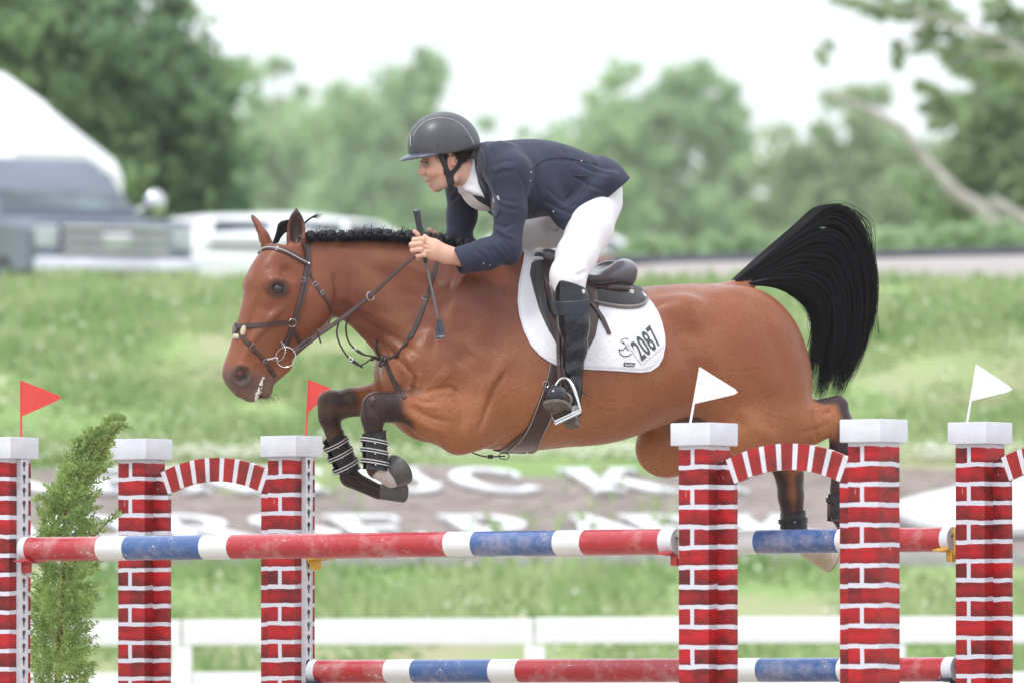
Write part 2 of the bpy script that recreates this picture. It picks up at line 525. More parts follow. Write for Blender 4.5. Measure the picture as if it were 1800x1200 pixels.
# ================================================================== WHITE RAIL FENCE
pvc = simple("white_vinyl_mat", (.80, .80, .80), (.76, .76, .77), 4, .35)
fr = empty("rail_fence", "white three-rail fence running behind the jump", "fence", (0, 65, 0))
pl, pr = W3(145, 1119, 65.9), W3(1800, 1097, 64.1)
dirv = Vector((pr - pl)); dirv.z = 0; slope = dirv.normalized()
posts = []
x940 = W3(940, 1100, 65)
for k in range(-6, 7):
    p = Vector((x940[0], 0, 0)) + slope * (k * 2.36); posts.append((p.x, 65.0 + (p.x - x940[0]) * slope.y / slope.x))
zt = W3(940, 1108, 65)[2]
for zr in (zt, zt - .345, zt - .69):
    m = MB()
    for (a, b), (c, d) in zip(posts[:-1], posts[1:]):
        w = random.uniform(-.006, .006)
        L = math.hypot(c - a, d - b)
        m.box(((a + c) / 2, (b + d) / 2, zr + w), (L - .02, .038, .165), M=Matrix.Rotation(math.atan2(d - b, c - a), 4, 'Z'), bev=.006)
    m.build("rail", pvc, fr, world=True)
for a, b in posts:
    m = MB(); m.box((a, b, (zt - .095) / 2), (.127, .127, zt - .095), bev=.008); m.build("post", pvc, fr, world=True)
# ================================================================== THE OXER
TH = R(35.2)
white_p = simple("white_paint_mat", (.68, .69, .74), (.60, .61, .66), 14, .4, bump=.2, bscale=40)
def brickmat():
    m = NT("painted_brick_mat")
    co = m.coord(); sp = m.n("ShaderNodeSeparateXYZ"); m.l(co, sp.inputs[0])
    w1 = m.math('MULTIPLY', m.math('SUBTRACT', m.noise(11, 2), .5), .016)
    w2 = m.math('MULTIPLY', m.math('SUBTRACT', m.noise(7, 2, vec=m.scalev(co, (1, 1, .6))), .5), .010)
    z = m.math('ADD', sp.outputs[2], w1)
    zc = m.math('DIVIDE', m.math('ADD', z, -.035), .0742)
    fr = m.math('FRACT', zc); row = m.math('FLOOR', zc)
    hl = m.math('LESS_THAN', fr, .222)
    par = m.math('MODULO', row, 2.0)
    odd = m.math('GREATER_THAN', par, .5)
    jx = m.math('LESS_THAN', m.math('ABSOLUTE', m.math('ADD', m.math('ADD', sp.outputs[0], w2), .006)), .0088)
    vl = m.math('MULTIPLY', odd, jx)
    line = m.math('MAXIMUM', hl, vl)
    wn = m.n("ShaderNodeTexWhiteNoise", noise_dimensions='2D')
    cb = m.n("ShaderNodeCombineXYZ"); m.l(row, cb.inputs[0]); m.l(m.math('GREATER_THAN', sp.outputs[0], -.006), cb.inputs[1])
    obi = m.n("ShaderNodeObjectInfo")
    m.l(m.math('ADD', row, m.math('MULTIPLY', obi.outputs["Random"], 37)), cb.inputs[0])
    m.l(cb.outputs[0], wn.inputs["Vector"])
    ns = m.rng(m.noise(7.5, 4, .6, vec=m.scalev(co, (1, 1, 1.6))), .38, .66)
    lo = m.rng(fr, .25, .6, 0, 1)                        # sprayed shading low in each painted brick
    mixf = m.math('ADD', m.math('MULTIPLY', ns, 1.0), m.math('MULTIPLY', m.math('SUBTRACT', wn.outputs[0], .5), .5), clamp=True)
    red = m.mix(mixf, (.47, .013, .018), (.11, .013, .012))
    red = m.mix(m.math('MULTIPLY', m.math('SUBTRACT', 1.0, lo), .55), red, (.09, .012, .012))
    scr = m.math('GREATER_THAN', m.noise(70, 3, .5, vec=m.scalev(co, (1, 1, .25))), .735)
    red = m.mix(m.math('MULTIPLY', scr, .7), red, (.6, .5, .5))
    colr = m.mix(line, red, m.mix(m.noise(8), (.64, .64, .71), (.56, .56, .63)))
    m.set(Base_Color=colr, Roughness=.42); m.b.inputs['Specular IOR Level'].default_value = .25
    m.b.inputs["Coat Weight"].default_value = .08
    m.bump(m.noise(6, 3), .12, .01)
    return m.mat
brick = brickmat()
redp = simple("arch_red_mat", (.42, .016, .018), (.17, .018, .014), 9, .4)
steel_w = simple("track_metal_mat", (.66, .68, .72), (.58, .60, .64), 20, .3, metal=.15)
dark_m = simple("dark_metal_mat", (.05, .05, .055), None, 20, .5)

def track_mesh(ztop, side):
    """keyhole track on the pole side (side=+1: +x), real holes"""
    m = MB()
    W_, pitch = .040, .0506
    x = side * .089
    n = 20
    def keyhole(a):
        r1, r2 = .0115, .0058
        c = math.cos(a), math.sin(a)
        # round top centre (0,.006), slot to -.022
        for rad in np.linspace(.03, .001, 90):
            p = (rad * c[0], rad * c[1])
            if (p[0] ** 2 + (p[1] - .006) ** 2) <= r1 ** 2 or (abs(p[0]) <= r2 and -.021 < p[1] < .006): return p
        return (0, 0)
    kh = [keyhole(2 * PI * (k + .5) / n) for k in range(n)]
    def rect(a):
        c, s = math.cos(a), math.sin(a)
        k = min(W_ / 2 / max(abs(c), 1e-6), pitch / 2 / max(abs(s), 1e-6))
        return (c * k, s * k)
    rc = [rect(2 * PI * (k + .5) / n) for k in range(n)]
    corners = [(W_ / 2, pitch / 2), (-W_ / 2, pitch / 2), (-W_ / 2, -pitch / 2), (W_ / 2, -pitch / 2)]
    for q in range(4):        # snap nearest outline point to each corner
        d = [math.hypot(corners[q][0] - a, corners[q][1] - b) for a, b in rc]
        rc[int(np.argmin(d))] = corners[q]
    z = ztop - pitch / 2
    while z > .25:
        V = [(x, a, z + b) for a, b in rc] + [(x, a, z + b) for a, b in kh] + [(x - side * .004, a, z + b) for a, b in kh]
        Fc = []
        for k in range(n):
            k2 = (k + 1) % n
            Fc.append((k, k2, n + k2, n + k)); Fc.append((n + k, n + k2, 2 * n + k2, 2 * n + k))
        m.add(V, Fc)
        z -= pitch
    h = ztop - .25 - .02
    zc = ztop - h / 2
    for sgn in (1, -1):
        m.box((side * (.0685 + .0115), sgn * (W_ / 2 + .0012), zc), (.023, .0024, h))
    return m

wing_names = {}
def make_wing(side):
    """side=+1: pole side at +x (left standards); inner column at origin, outer column at -side*.76"""
    r = empty("jump_wing", "x", "jump wing")
    a, hz = .136, 1.0
    for cx in (0.0, -side * .765):
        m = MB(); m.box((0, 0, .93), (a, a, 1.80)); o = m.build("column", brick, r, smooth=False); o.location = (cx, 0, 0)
        m = MB(); m.box((0, 0, 1.872), (.181, .181, .084), bev=.004); o = m.build("cap", white_p, r, sharp=50); o.location = (cx, 0, 0)
        m = MB()
        for an in (0, 90): m.box((0, 0, .018), (.62, .05, .036), M=Matrix.Rotation(R(an + 45), 4, 'Z'), bev=.004)
        o = m.build("foot", white_p, r); o.location = (cx, 0, 0)
    # arch panel between the columns
    mid = -side * .3825
    zc, Ri, Ro = 1.136, .60, .697
    hc = .3145
    m = MB()
    ph = R(22.4); NB = 8
    def seg(p0, p1, mi, yo=0.0):
        k = 4
        inn = [(Ri * math.sin(p0 + (p1 - p0) * i / k), zc + Ri * math.cos(p0 + (p1 - p0) * i / k)) for i in range(k + 1)]
        out = [(Ro * math.sin(p0 + (p1 - p0) * i / k), zc + Ro * math.cos(p0 + (p1 - p0) * i / k)) for i in range(k + 1)]
        m.prism(inn + out[::-1], .022, y0=-.011, mi=mi)
    wl = R(.95)
    edges = np.linspace(-ph, ph, NB)
    for k in range(NB):
        seg(edges[k] - wl, edges[k] + wl, 0)
        if k < NB - 1: seg(edges[k] + wl, edges[k + 1] - wl, 1)
    o = m.build("arch", [simple("arch_line_mat", (.74, .74, .80), None, 9, .3), redp], r, smooth=False); o.location = (mid, .0, 0)
    for sg in (1, -1):
        m = MB()
        p1 = ph + wl
        top = [(sg * Ro * math.sin(q), zc + Ro * math.cos(q)) for q in np.linspace(p1, math.asin(hc / Ro), 5)]
        poly = [(sg * Ri * math.sin(p1), .04), (sg * Ri * math.sin(p1), zc + Ri * math.cos(p1))] + top + [(sg * hc, .04)]
        poly = [(x - sg * .27, z) for x, z in poly]
        m.prism(poly, .022, y0=-.011)
        V = m.v[0]; V[:, 0] += .16 * sg                      # shift in object space keeps the painted joint off the narrow strip
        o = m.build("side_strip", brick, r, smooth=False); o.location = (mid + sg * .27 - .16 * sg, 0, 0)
    # keyhole track
    track_mesh(1.828, side).build("track", steel_w, r, smooth=False)
    return r
def wpos(px, Y):
    return ((px - 900) / F * Y / CA * CA, Y, 0)
FL, FR_, RL, RR = wpos(11, 40.0), wpos(1238, 38.1), wpos(512, 41.5), wpos(1723, 39.6)
GW = "red painted brick wings of the oxer"
wl_ = make_wing(1); wl_.location = FL; wl_.rotation_euler = (0, 0, -TH)
tag(wl_, "red brick jump wing at the left edge of the picture, beside the cedar", "jump wing", GW)
wrl = copy_tree(wl_); wrl.location = (RL[0], RL[1], .047); wrl.rotation_euler = (0, 0, -R(35.5))
tag(wrl, "red brick jump wing with arch on the left behind the long pole", "jump wing", GW)
wr_ = make_wing(-1); wr_.location = FR_; wr_.rotation_euler = (0, 0, -R(36.5))
tag(wr_, "red brick jump wing with arch in front of the horse's hindquarters", "jump wing", GW)
wrr = copy_tree(wr_); wrr.location = (RR[0], RR[1], .047); wrr.rotation_euler = (0, 0, -R(37.5))
tag(wrr, "red brick jump wing at the right edge of the picture with cut-off arch", "jump wing", GW)

# ---- poles
def polemat(name, c1, c2):
    m = NT(name)
    co = m.coord()
    st = m.rng(m.noise(60, 4, .6, vec=m.scalev(co, (.12, 1, 1))), .3, .7)
    c = m.mix(m.math('MULTIPLY', st, .6), c1, c2)
    sc = m.math('GREATER_THAN', m.noise(26, 6, .72, vec=m.scalev(co, (.5, 1, 1))), .635)
    pt = m.rng(m.noise(2.3, 3, .5), .42, .58)
    dust = m.math('MULTIPLY', m.rng(m.noise(9, 5, .7), .5, .75), .4)
    c = m.mix(dust, c, (.62, .5, .48))
    c = m.mix(m.math('MULTIPLY', m.math('MULTIPLY', sc, pt), .75), c, (.72, .66, .62))
    m.set(Base_Color=c, Roughness=.3); m.b.inputs["Coat Weight"].default_value = .3
    m.bump(m.noise(30, 4), .15, .004)
    return m.mat
pr_, pb_, pw_ = polemat("pole_red_mat", (.44, .022, .030), (.32, .014, .022)), polemat("pole_blue_mat", (.05, .12, .30), (.03, .075, .21)), polemat("pole_white_mat", (.74, .75, .74), (.68, .69, .68))
def pole(A, B, bands, label, Lx):
    """A left end, B right end; bands: list of (fraction, colour)"""
    A, B = Vector(A), Vector(B); L = (B - A).length
    r = empty("jump_pole", label, "pole", A, math.atan2((B - A).y, (B - A).x), "striped poles of the oxer")
    rad = .0475; seg = 36
    f0 = 0
    for f1, cc in bands:
        m = MB()
        n = 3
        V = []; Fc = []
        xs = np.linspace(f0 * L, f1 * L, n)
        for x in xs:
            rr = rad * (1.0 if cc != 'e' else 1.035)
            V += [(x, rr * math.cos(2 * PI * k / seg), rr * math.sin(2 * PI * k / seg)) for k in range(seg)]
        for i in range(n - 1):
            Fc += [(i * seg + k, i * seg + (k + 1) % seg, (i + 1) * seg + (k + 1) % seg, (i + 1) * seg + k) for k in range(seg)]
        if cc == 'e':
            Fc += [tuple(range(seg))[::-1], tuple((n - 1) * seg + k for k in range(seg))]
        m.add(V, Fc)
        if cc == 'e' and f0 > .5:
            m.box((f1 * L + .002, -.012, .012), (.004, .012, .004), mi=1)
        o = m.build("end_cap" if cc == 'e' else "band", [{'r': pr_, 'b': pb_, 'w': pw_, 'e': white_p}[cc], dark_m], r, sharp=50)
        f0 = f1
    return r
def frac(px, A, B):
    """fraction along A-B seen at px"""
    lo, hi = 0, 1
    for _ in range(40):
        t = (lo + hi) / 2; p = np.array(A) * (1 - t) + np.array(B) * t
        if 900 + F * p[0] / p[1] < px: lo = t
        else: hi = t
    return t
e_ = Vector((math.cos(TH), -math.sin(TH), 0)); u_ = Vector((math.sin(TH), math.cos(TH), 0))
def ends(Lf, Rt, pxl, pxr, pyl, pyr):
    a = Vector(Lf) + e_ * .06; b = Vector(Rt) - e_ * .06
    A, B = np.array(a), np.array(b)
    # adjust to pixel columns
    t0, t1 = frac(pxl, A, B) if True else 0, frac(pxr, A, B)
    P0, P1 = A * (1 - t0) + B * t0, A * (1 - t1) + B * t1
    P0[2] = W3(pxl, pyl, P0[1])[2]; P1[2] = W3(pxr, pyr, P1[1])[2]
    return P0, P1
A, B = ends(FL, FR_, 43, 1192, 965, 950.5)
fb = lambda px: frac(px, A, B)
pole(A, B, [(fb(54), 'e'), (fb(179), 'r'), (fb(226), 'w'), (fb(361), 'b'), (fb(410), 'w'), (fb(790), 'r'), (fb(838), 'w'), (fb(982), 'b'), (fb(1030), 'w'), (fb(1168), 'r'), (1, 'e')],
     "red, white and blue front pole, long and unbroken, nearest the camera", 1)
A1, B1 = A.copy(), B.copy()
A, B = ends(RL, RR, 552, 1676, 961, 945)
pole(A, B, [(.02, 'e'), (fb(700), 'r'), (fb(740), 'w'), (fb(875), 'b'), (fb(925), 'w'), (fb(1292), 'r'), (fb(1334), 'w'), (fb(1478), 'b'), (fb(1525), 'w'), (fb(1662), 'r'), (1, 'e')],
     "upper rear pole, mostly hidden, blue part seen through the right arch", 1)
A2, B2 = A.copy(), B.copy()
A, B = ends(RL, RR, 550, 1682, 1179.5, 1173)
pole(A, B, [(fb(562), 'e'), (fb(684), 'r'), (fb(731), 'w'), (fb(868), 'b'), (fb(916), 'w'), (fb(1292), 'r'), (fb(1338), 'w'), (fb(1480), 'b'), (fb(1525), 'w'), (fb(1665), 'r'), (1, 'e')],
     "lowest striped pole at the bottom edge of the picture", 1)
A3, B3 = A.copy(), B.copy()

# ---- cups
cup_red = simple("cup_red_mat", (.55, .06, .06), (.4, .04, .05), 30, .4)
cup_yel = simple("cup_yellow_mat", (.72, .42, .05), (.6, .34, .05), 30, .4)
cup_blk = simple("cup_black_mat", (.03, .035, .06), None, 30, .4)
cream = simple("cup_plate_mat", (.72, .66, .55), None, 30, .45)
def cup(P, side, mat, label, grp):
    """tray under a pole end; side=+1 standard is at the left"""
    r = empty("jump_cup", label, "cup", (P[0], P[1], P[2]), -TH, grp)
    m = MB()
    n = 12; V = []
    for i in range(n + 1):
        a = R(-128 + 76 * i / n)
        for rr in (.0492, .0552):
            for x in (0, side * .052): V.append((x, rr * math.cos(a) * 1.25, rr * math.sin(a)))
    Fc = []
    for i in range(n):
        b = i * 4; c = b + 4
        Fc += [(b, b + 1, c + 1, c), (b + 2, c + 2, c + 3, b + 3), (b, c, c + 2, b + 2), (b + 1, b + 3, c + 3, c + 1)]
    Fc += [(0, 2, 3, 1), (4 * n, 4 * n + 1, 4 * n + 3, 4 * n + 2)]
    m.add(V, Fc)
    for sg in (1, -1): m.box((side * .026, sg * .052, -.047), (.052, .034, .007), bev=.002)
    m.box((side * .008, 0, -.072), (.03, .042, .04), bev=.006)
    m.build("tray", mat, r, sharp=40)
    m = MB(); m.box((-side * .016, 0, -.012), (.008, .036, .11), bev=.003); m.tube([(-side * .045, 0, .02), (side * .0, 0, .02)], .006, 10)
    m.build("back_plate", mat if mat is not cup_red or side > 0 else cream, r, sharp=40)
GC = "cups carrying the pole ends"
cup(A1, 1, cup_red, "red jump cup under the far left end of the front pole", GC)
cup(B1, -1, cup_red, "red jump cup with cream plate under the right end of the front pole", GC)
cup(A2, 1, cup_yel, "yellow jump cup showing below the front pole on the left", GC)
cup(B2, -1, cup_yel, "yellow jump cup beside the brick column at far right", GC)
cup(A3, 1, cup_blk, "black jump cup under the left end of the lowest pole", GC)
cup(B3, -1, cup_blk, "black jump cup at the right end of the lowest pole", GC)

# ---- flags
fl_red = simple("flag_red_mat", (.70, .07, .06), (.62, .06, .05), 6, .4)
fl_wht = simple("flag_white_mat", (.78, .79, .79), (.75, .76, .77), 6, .4)
def flag(px0, py0, px1, py1, Y, tip, low, mat, label, grp):
    a, b = Vector(W3(px0, py0, Y)), Vector(W3(px1, py1, Y))
    t, lw = Vector(W3(*tip, Y - .03)), Vector(W3(*low, Y))
    a.z -= .02
    r = empty("flag", label, "flag", a, 0, grp)
    m = MB(); m.tube([a, b], .0042, 10); m.build("flag_rod", mat, r, world=True)
    # pennant with rounded tip
    d1 = (b - t).normalized(); d2 = (lw - t).normalized()
    rt = .012
    P = [b, ]
    for k in range(7):
        q = k / 6.0
        P.append(t + (d1 * (1 - q) + d2 * q) * rt * (1 + 1.2 * abs(q - .5) * 2))
    P.append(lw)
    nrm = Vector((0.05, 1, 0)).normalized() * .0022
    n = len(P)
    m = MB(); m.add([p - nrm for p in P] + [p + nrm for p in P], [tuple(range(n)), tuple(range(n, 2 * n))[::-1]] + [(i, i + n, (i + 1) % n + n, (i + 1) % n) for i in range(n)])
    m.build("pennant", mat, r, world=True, smooth=False)
flag(37, 768, 37, 668, FL[1], (113, 698), (37, 732), fl_red, "red triangular flag on the left-edge column above the cedar", "red flags")
flag(537, 768, 543, 667, RL[1], (588, 684), (540, 726), fl_red, "red triangular flag partly hidden behind the horse's knee", "red flags")
flag(1211, 747, 1231, 645, FR_[1], (1303, 690), (1221, 709), fl_wht, "white triangular flag standing in front of the horse's flank", "white flags")
flag(1698, 744, 1717, 640, RR[1], (1785, 685), (1704, 705), fl_wht, "white triangular flag on the right-hand column against the grass", "white flags")

# ================================================================== CEDAR SHRUB
def cedar():
    root = empty("cedar_shrub", "green feathery cedar leaning between two brick columns on the left", "shrub", (W3(105, 1000, 40.9)[0], 40.9, 0))
    lf = leafmat("cedar_leaf_mat", (.10, .20, .06), (.36, .50, .15), (.62, .72, .28), 9, .42)
    wood = simple("cedar_wood_mat", (.20, .11, .06), (.12, .07, .04), 40, .8)
    Yc = 40.9
    prof = [(1500, 100, 56), (1400, 100, 54), (1200, 100, 49), (1100, 106, 52), (1020, 110, 50), (960, 114, 48), (900, 112, 46), (860, 130, 40), (820, 148, 32), (790, 162, 25), (765, 178, 17), (748, 196, 9), (738, 208, 3)]
    py_ = np.array([p[0] for p in prof][::-1], float); cx_ = np.array([p[1] for p in prof][::-1], float); rr_ = np.array([p[2] for p in prof][::-1], float)
    m = MB()
    st = [Vector(W3(float(np.interp(y, py_, cx_)), y, Yc)) for y in np.linspace(1590, 742, 26)]
    m.tube(st, list(np.linspace(.022, .003, 26)), 7)
    VV = []; 
    def spray(o, d, L, w):
        """flat fan of scale-leaf twigs starting at o, direction d"""
        d = d.normalized(); side = d.cross(Vector((random.gauss(0, .4), -1 + random.gauss(0, .3), random.gauss(0, .4)))).normalized()
        nb = int(L / .008) + 3
        for i in range(nb):
            t = i / nb
            base = o + d * (L * t) + Vector((random.gauss(0, .003), random.gauss(0, .004), -.02 * t * t + random.gauss(0, .002)))
            for sg in (-1, 1):
                l = w * (1 - t * .75) * random.uniform(.6, 1.15) * math.sin(PI * min(1, t * 1.2 + .18))
                dd = (side * sg * .8 + d * .75 + Vector((random.gauss(0, .15), random.gauss(0, .25), random.gauss(0, .15)))).normalized()
                nw = 1 + int(l / .012)
                for j in range(nw):
                    p = base + dd * (l * j / nw)
                    dj = (dd + d * random.uniform(-.2, .7) * (1 if j else .3) + side * random.uniform(-.5, .5)).normalized()
                    ll = random.uniform(.010, .019)
                    n_ = dj.cross(Vector((random.gauss(0, .5), -1, random.gauss(0, .5)))).normalized() * random.uniform(.0022, .0036)
                    VV.extend([p, p + dj * ll * .45 + n_, p + dj * ll, p + dj * ll * .45 - n_])
    nS = 1350
    for i in range(nS):
        y = 740 + (1560 - 740) * random.random() ** 1.05
        if y > 1230 and random.random() < .6: continue
        cx, rr = float(np.interp(y, py_, cx_)), float(np.interp(y, py_, rr_)) / 440
        c = Vector(W3(cx, y, Yc))
        an = random.uniform(0, 2 * PI)
        rad = rr * math.sqrt(random.random()) * .85
        out = Vector((math.cos(an), math.sin(an), 0))
        p = c + out * rad
        d = out * random.uniform(.3, 1) + Vector((.25, 0, random.uniform(.5, 1.3)))
        spray(p, d, random.uniform(.045, .10) * (.6 + rr * 5), random.uniform(.018, .030))
    # three side branches that stand out
    for (x0, y0, x1, y1) in ((140, 960, 205, 900), (175, 800, 200, 752), (165, 780, 218, 742), (120, 850, 155, 815), (100, 900, 75, 868)):
        a, b = Vector(W3(x0, y0, Yc - .05)), Vector(W3(x1, y1, Yc - .08))
        m.tube([a, (a + b) / 2 + Vector((0, 0, -.01)), b], [.004, .003, .001], 5)
        for k in range(9):
            q = a.lerp(b, k / 9); spray(q, (b - a) + Vector((random.gauss(0, .05), 0, random.gauss(0, .06))), .05, .026)
    m.build("trunk", wood, root, world=True)
    V = np.array([v[:] for v in VV]); n = len(V) // 4
    mesh_np("foliage", V, np.arange(4 * n).reshape(n, 4), lf, root, smooth=False, world=True)
    return n
print("cedar quads", cedar())
# ================================================================== TREES
bark = simple("bark_mat", (.34, .30, .28), (.50, .46, .43), 3, .9, bump=.6, bscale=12, bdist=.05)
LM = [leafmat("tree_leaf_dark_mat", (.08, .18, .11), (.24, .38, .18), (.52, .64, .32), .3, .5),
      leafmat("tree_leaf_mid_mat", (.36, .50, .30), (.48, .63, .37), (.60, .72, .45), .15, .6),  # leaf colour paled to stand in for distance haze
      leafmat("tree_leaf_olive_mat", (.30, .41, .24), (.44, .56, .31), (.57, .67, .40), .15, .6)]
def tree(name, label, Y, blobs, lm, leaf, nleaf, base_px=None, limbs=(), seed=1, grp=None, zb=None, auto=True):
    """blobs: (px, py, rx_px, ry_px) crown clumps at depth Y; leaf size in metres"""
    rg = np.random.default_rng(seed)
    bx = base_px if base_px is not None else blobs[0][0]
    X0 = (bx - 900) / F * Y
    z0 = float(ground_z(Y)) if zb is None else zb
    root = empty(name, label, "tree", (X0, Y, z0), 0, grp)
    s = Y / F
    cs, ws = [], []
    m = MB()
    top = min(blobs, key=lambda b: b[1])
    zt = W3(top[0], top[1], Y)[2]
    H = zt - z0
    tr = max(.08, H * .02)
    trunk = [Vector((X0, Y, z0 - .3)), Vector((X0 + .02 * H, Y, z0 + H * .3)), Vector((X0 - .01 * H, Y + .01 * H, z0 + H * .6)), Vector((*W3(top[0], top[1], Y),))]
    if auto: m.tube([Vector(p) for p in catmull([v[:] for v in trunk], 12)], list(np.linspace(tr, tr * .15, 12)), 9)
    V, sizes = [], []
    for (px, py, rx, ry) in blobs:
        c = W3(px, py, Y); rxm, rym = rx * s, ry * s
        # limb to the clump
        a = Vector((X0, Y, z0 + max(.15 * H, (c[2] - z0) * .45)))
        if auto: m.tube([a, a.lerp(Vector(c), .5) + Vector((0, 0, -.03 * H)), Vector(c)], [tr * .45, tr * .3, tr * .1], 6)
        vol = rxm * rym
        cs.append((c, rxm, rym)); ws.append(vol)
    ws = np.array(ws) / sum(ws)
    # sub-clumps give the crown its knots of light and dark
    K = max(30, int(nleaf / 55))
    which = rg.choice(len(cs), K, p=ws)
    cen = np.zeros((K, 3)); rad = np.zeros(K)
    for i, w in enumerate(which):
        c, a, b = cs[w]
        d = rg.normal(0, 1, 3); d /= np.linalg.norm(d)
        q = rg.random() ** .5 * 1.12
        cen[i] = c + d * q * np.array([a, a * .9, b]); rad[i] = min(a, b) * rg.uniform(.12, .34)
    li = rg.integers(0, K, nleaf)
    P = cen[li] + rg.normal(0, .62, (nleaf, 3)) * rad[li][:, None] * np.array([1, 1, .75])
    ax = rg.normal(0, 1, (nleaf, 3)); ax /= np.linalg.norm(ax, axis=1)[:, None]
    bx_ = np.cross(ax, rg.normal(0, 1, (nleaf, 3))); bx_ /= np.linalg.norm(bx_, axis=1)[:, None]
    L = leaf * rg.uniform(.6, 1.4, nleaf)[:, None]
    V = np.stack([P - ax * L, P - bx_ * L * .5, P + ax * L, P + bx_ * L * .5], 1).reshape(-1, 3)
    for lb in limbs:
        pts = [Vector(W3(a, b, Y - 5)) for a, b, _ in lb]
        m.tube(pts, [q[2] * s for q in lb], 9)
    m.build("trunk", bark, root, world=True)
    mesh_np("crown", V, np.arange(4 * nleaf).reshape(nleaf, 4), LM[lm], root, smooth=False, world=True)
    return root
tree("maple_tree", "dense dark green tree at the left behind the grey truck", 150,
     [(120, 90, 190, 150), (250, 200, 150, 150), (60, 250, 160, 140), (330, 330, 110, 120), (200, 380, 190, 110), (40, 20, 140, 100), (290, 60, 60, 60), (370, 170, 45, 60)], 0, .13, 30000, 190, seed=3)
tree("leafy_tree", "pale hazy tree just right of the dark one, rising to a soft point", 600,
     [(480, 200, 70, 100), (540, 300, 120, 130), (440, 340, 100, 120), (490, 110, 30, 45)], 1, .42, 7500, 490, seed=5)
tree("leafy_tree", "pale hazy tree left of the rider's helmet with a flat top", 580,
     [(720, 190, 80, 90), (640, 260, 100, 110), (760, 300, 90, 120), (680, 380, 140, 80), (740, 130, 40, 45)], 1, .41, 8500, 700, seed=6)
tree("low_tree", "low thin tree behind the rider's back, its top fading into sky", 660,
     [(880, 320, 80, 90), (830, 370, 90, 90), (930, 390, 80, 70), (880, 240, 50, 50)], 1, .46, 3000, 880, seed=7)
tree("leafy_tree", "mid green tree with a broad top right of the rider", 500,
     [(1130, 220, 100, 110), (1220, 190, 80, 90), (1060, 300, 110, 120), (1200, 330, 130, 110), (1280, 300, 60, 90), (1080, 400, 130, 70), (1180, 130, 60, 45), (1280, 400, 100, 70), (980, 280, 50, 60)], 1, .36, 13000, 1150, seed=8)
tree("leafy_tree", "olive green tree above the horse's tail", 440,
     [(1420, 310, 90, 90), (1520, 240, 90, 80), (1480, 380, 150, 90), (1600, 350, 120, 110), (1380, 400, 90, 60)], 2, .31, 10500, 1500, seed=9)
tree("leaning_tree", "tree with bare grey leaning trunk and thin overhanging twigs at upper right", 170,
     [(1730, 260, 90, 120), (1790, 180, 90, 120), (1680, 330, 90, 90), (1780, 360, 90, 90), (1660, 200, 50, 40)], 2, .11, 9500, 1800,
     limbs=[[(1800, 470, 16), (1770, 415, 15), (1720, 365, 14), (1680, 340, 12), (1635, 290, 10), (1585, 225, 8), (1520, 190, 6), (1450, 160, 4)],
            [(1860, 440, 12), (1800, 385, 10), (1740, 350, 8)], [(1860, 300, 12), (1800, 60, 8), (1760, 0, 6), (1740, -40, 5)],
            [(1800, 110, 6), (1740, 80, 5), (1690, 45, 4), (1600, 30, 3), (1480, 10, 2), (1400, -10, 1)]], seed=10, auto=False)
# hanging sprays of leaves at the top right
tree("overhanging_tree", "sprays of leaves hanging against the white sky at the top right corner", 160,
     [(1640, 20, 60, 30), (1560, 10, 60, 22), (1700, 90, 50, 50), (1780, 110, 50, 50), (1450, 85, 14, 34), (1580, 100, 20, 30), (1480, 0, 50, 12), (1620, 150, 40, 22), (1730, 10, 50, 30), (1780, 30, 40, 30), (1640, 70, 30, 30)],
     2, .085, 7200, 1980, seed=11, zb=5.6, auto=False,
     limbs=[[(1980, 200, 8), (1850, 110, 6), (1740, 60, 4), (1640, 25, 3), (1540, 5, 2)], [(1850, 110, 5), (1780, 100, 3), (1700, 95, 2), (1640, 140, 1)], [(1640, 25, 3), (1590, 70, 2), (1580, 110, 1)], [(1540, 5, 2), (1470, 60, 1), (1455, 100, 1)]])
# bushes right behind the drive
for i, (px, py, rx, ry, Y, lb) in enumerate(((1330, 440, 90, 26, 135, "low pale bush left of the raised tail"), (1600, 425, 90, 24, 135, "low pale bush right of the raised tail"), (1150, 440, 80, 24, 140, "low bush behind the rider's saddle"), (1740, 420, 80, 26, 135, "low bush at the foot of the leaning trunk"))):
    tree("bush", lb, Y, [(px, py, rx, ry), (px + 30, py + 20, rx, ry)], 1, .09, 4200, px, seed=20 + i, grp="bushes behind the drive")
# far wood closing the gaps low down
rg = np.random.default_rng(44)
n = 30000
px = rg.uniform(-100, 1900, n); top = 365 + 45 * np.sin(px * .011) + 30 * np.sin(px * .031 + 1) + 14 * np.sin(px * .09)
py = top + (520 - top) * rg.random(n) ** .8
Y = rg.uniform(690, 750, n)
P = np.stack([(px - 900) / F * Y, Y, CAMZ + (Y) * np.tan(ALPHA + np.arctan((600 - py) / F))], 1)
ax = rg.normal(0, 1, (n, 3)); ax /= np.linalg.norm(ax, axis=1)[:, None]; bx = np.cross(ax, rg.normal(0, 1, (n, 3))); bx /= np.linalg.norm(bx, axis=1)[:, None]
L = .66
V = np.stack([P - ax * L, P - bx * L * .6, P + ax * L, P + bx * L * .6], 1).reshape(-1, 3)
tag(mesh_np("far_wood", V, np.arange(4 * n).reshape(n, 4), LM[1], smooth=False), "far pale wood that reads as one mass behind everything", None, None, "stuff")

# dark barrier along the drive
bm_ = simple("barrier_mat", (.05, .055, .07), (.08, .085, .1), 4, .7)
m = MB()
for i in range(24):
    x0 = 1.0 + i * .9
    y = 102.0
    pxl = 900 + F * x0 / y
    z = W3(pxl, 461 - (pxl - 1100) * .024, y)[2]
    z2 = W3(pxl + 160, 461 - (pxl + 160 - 1100) * .024, y)[2]
    m.tube([(x0, y, z), (x0 + .91, y, z2)], .065, 10)
tag(m.build("barrier", bm_), "long dark low barrier beyond the gravel drive", "barrier")

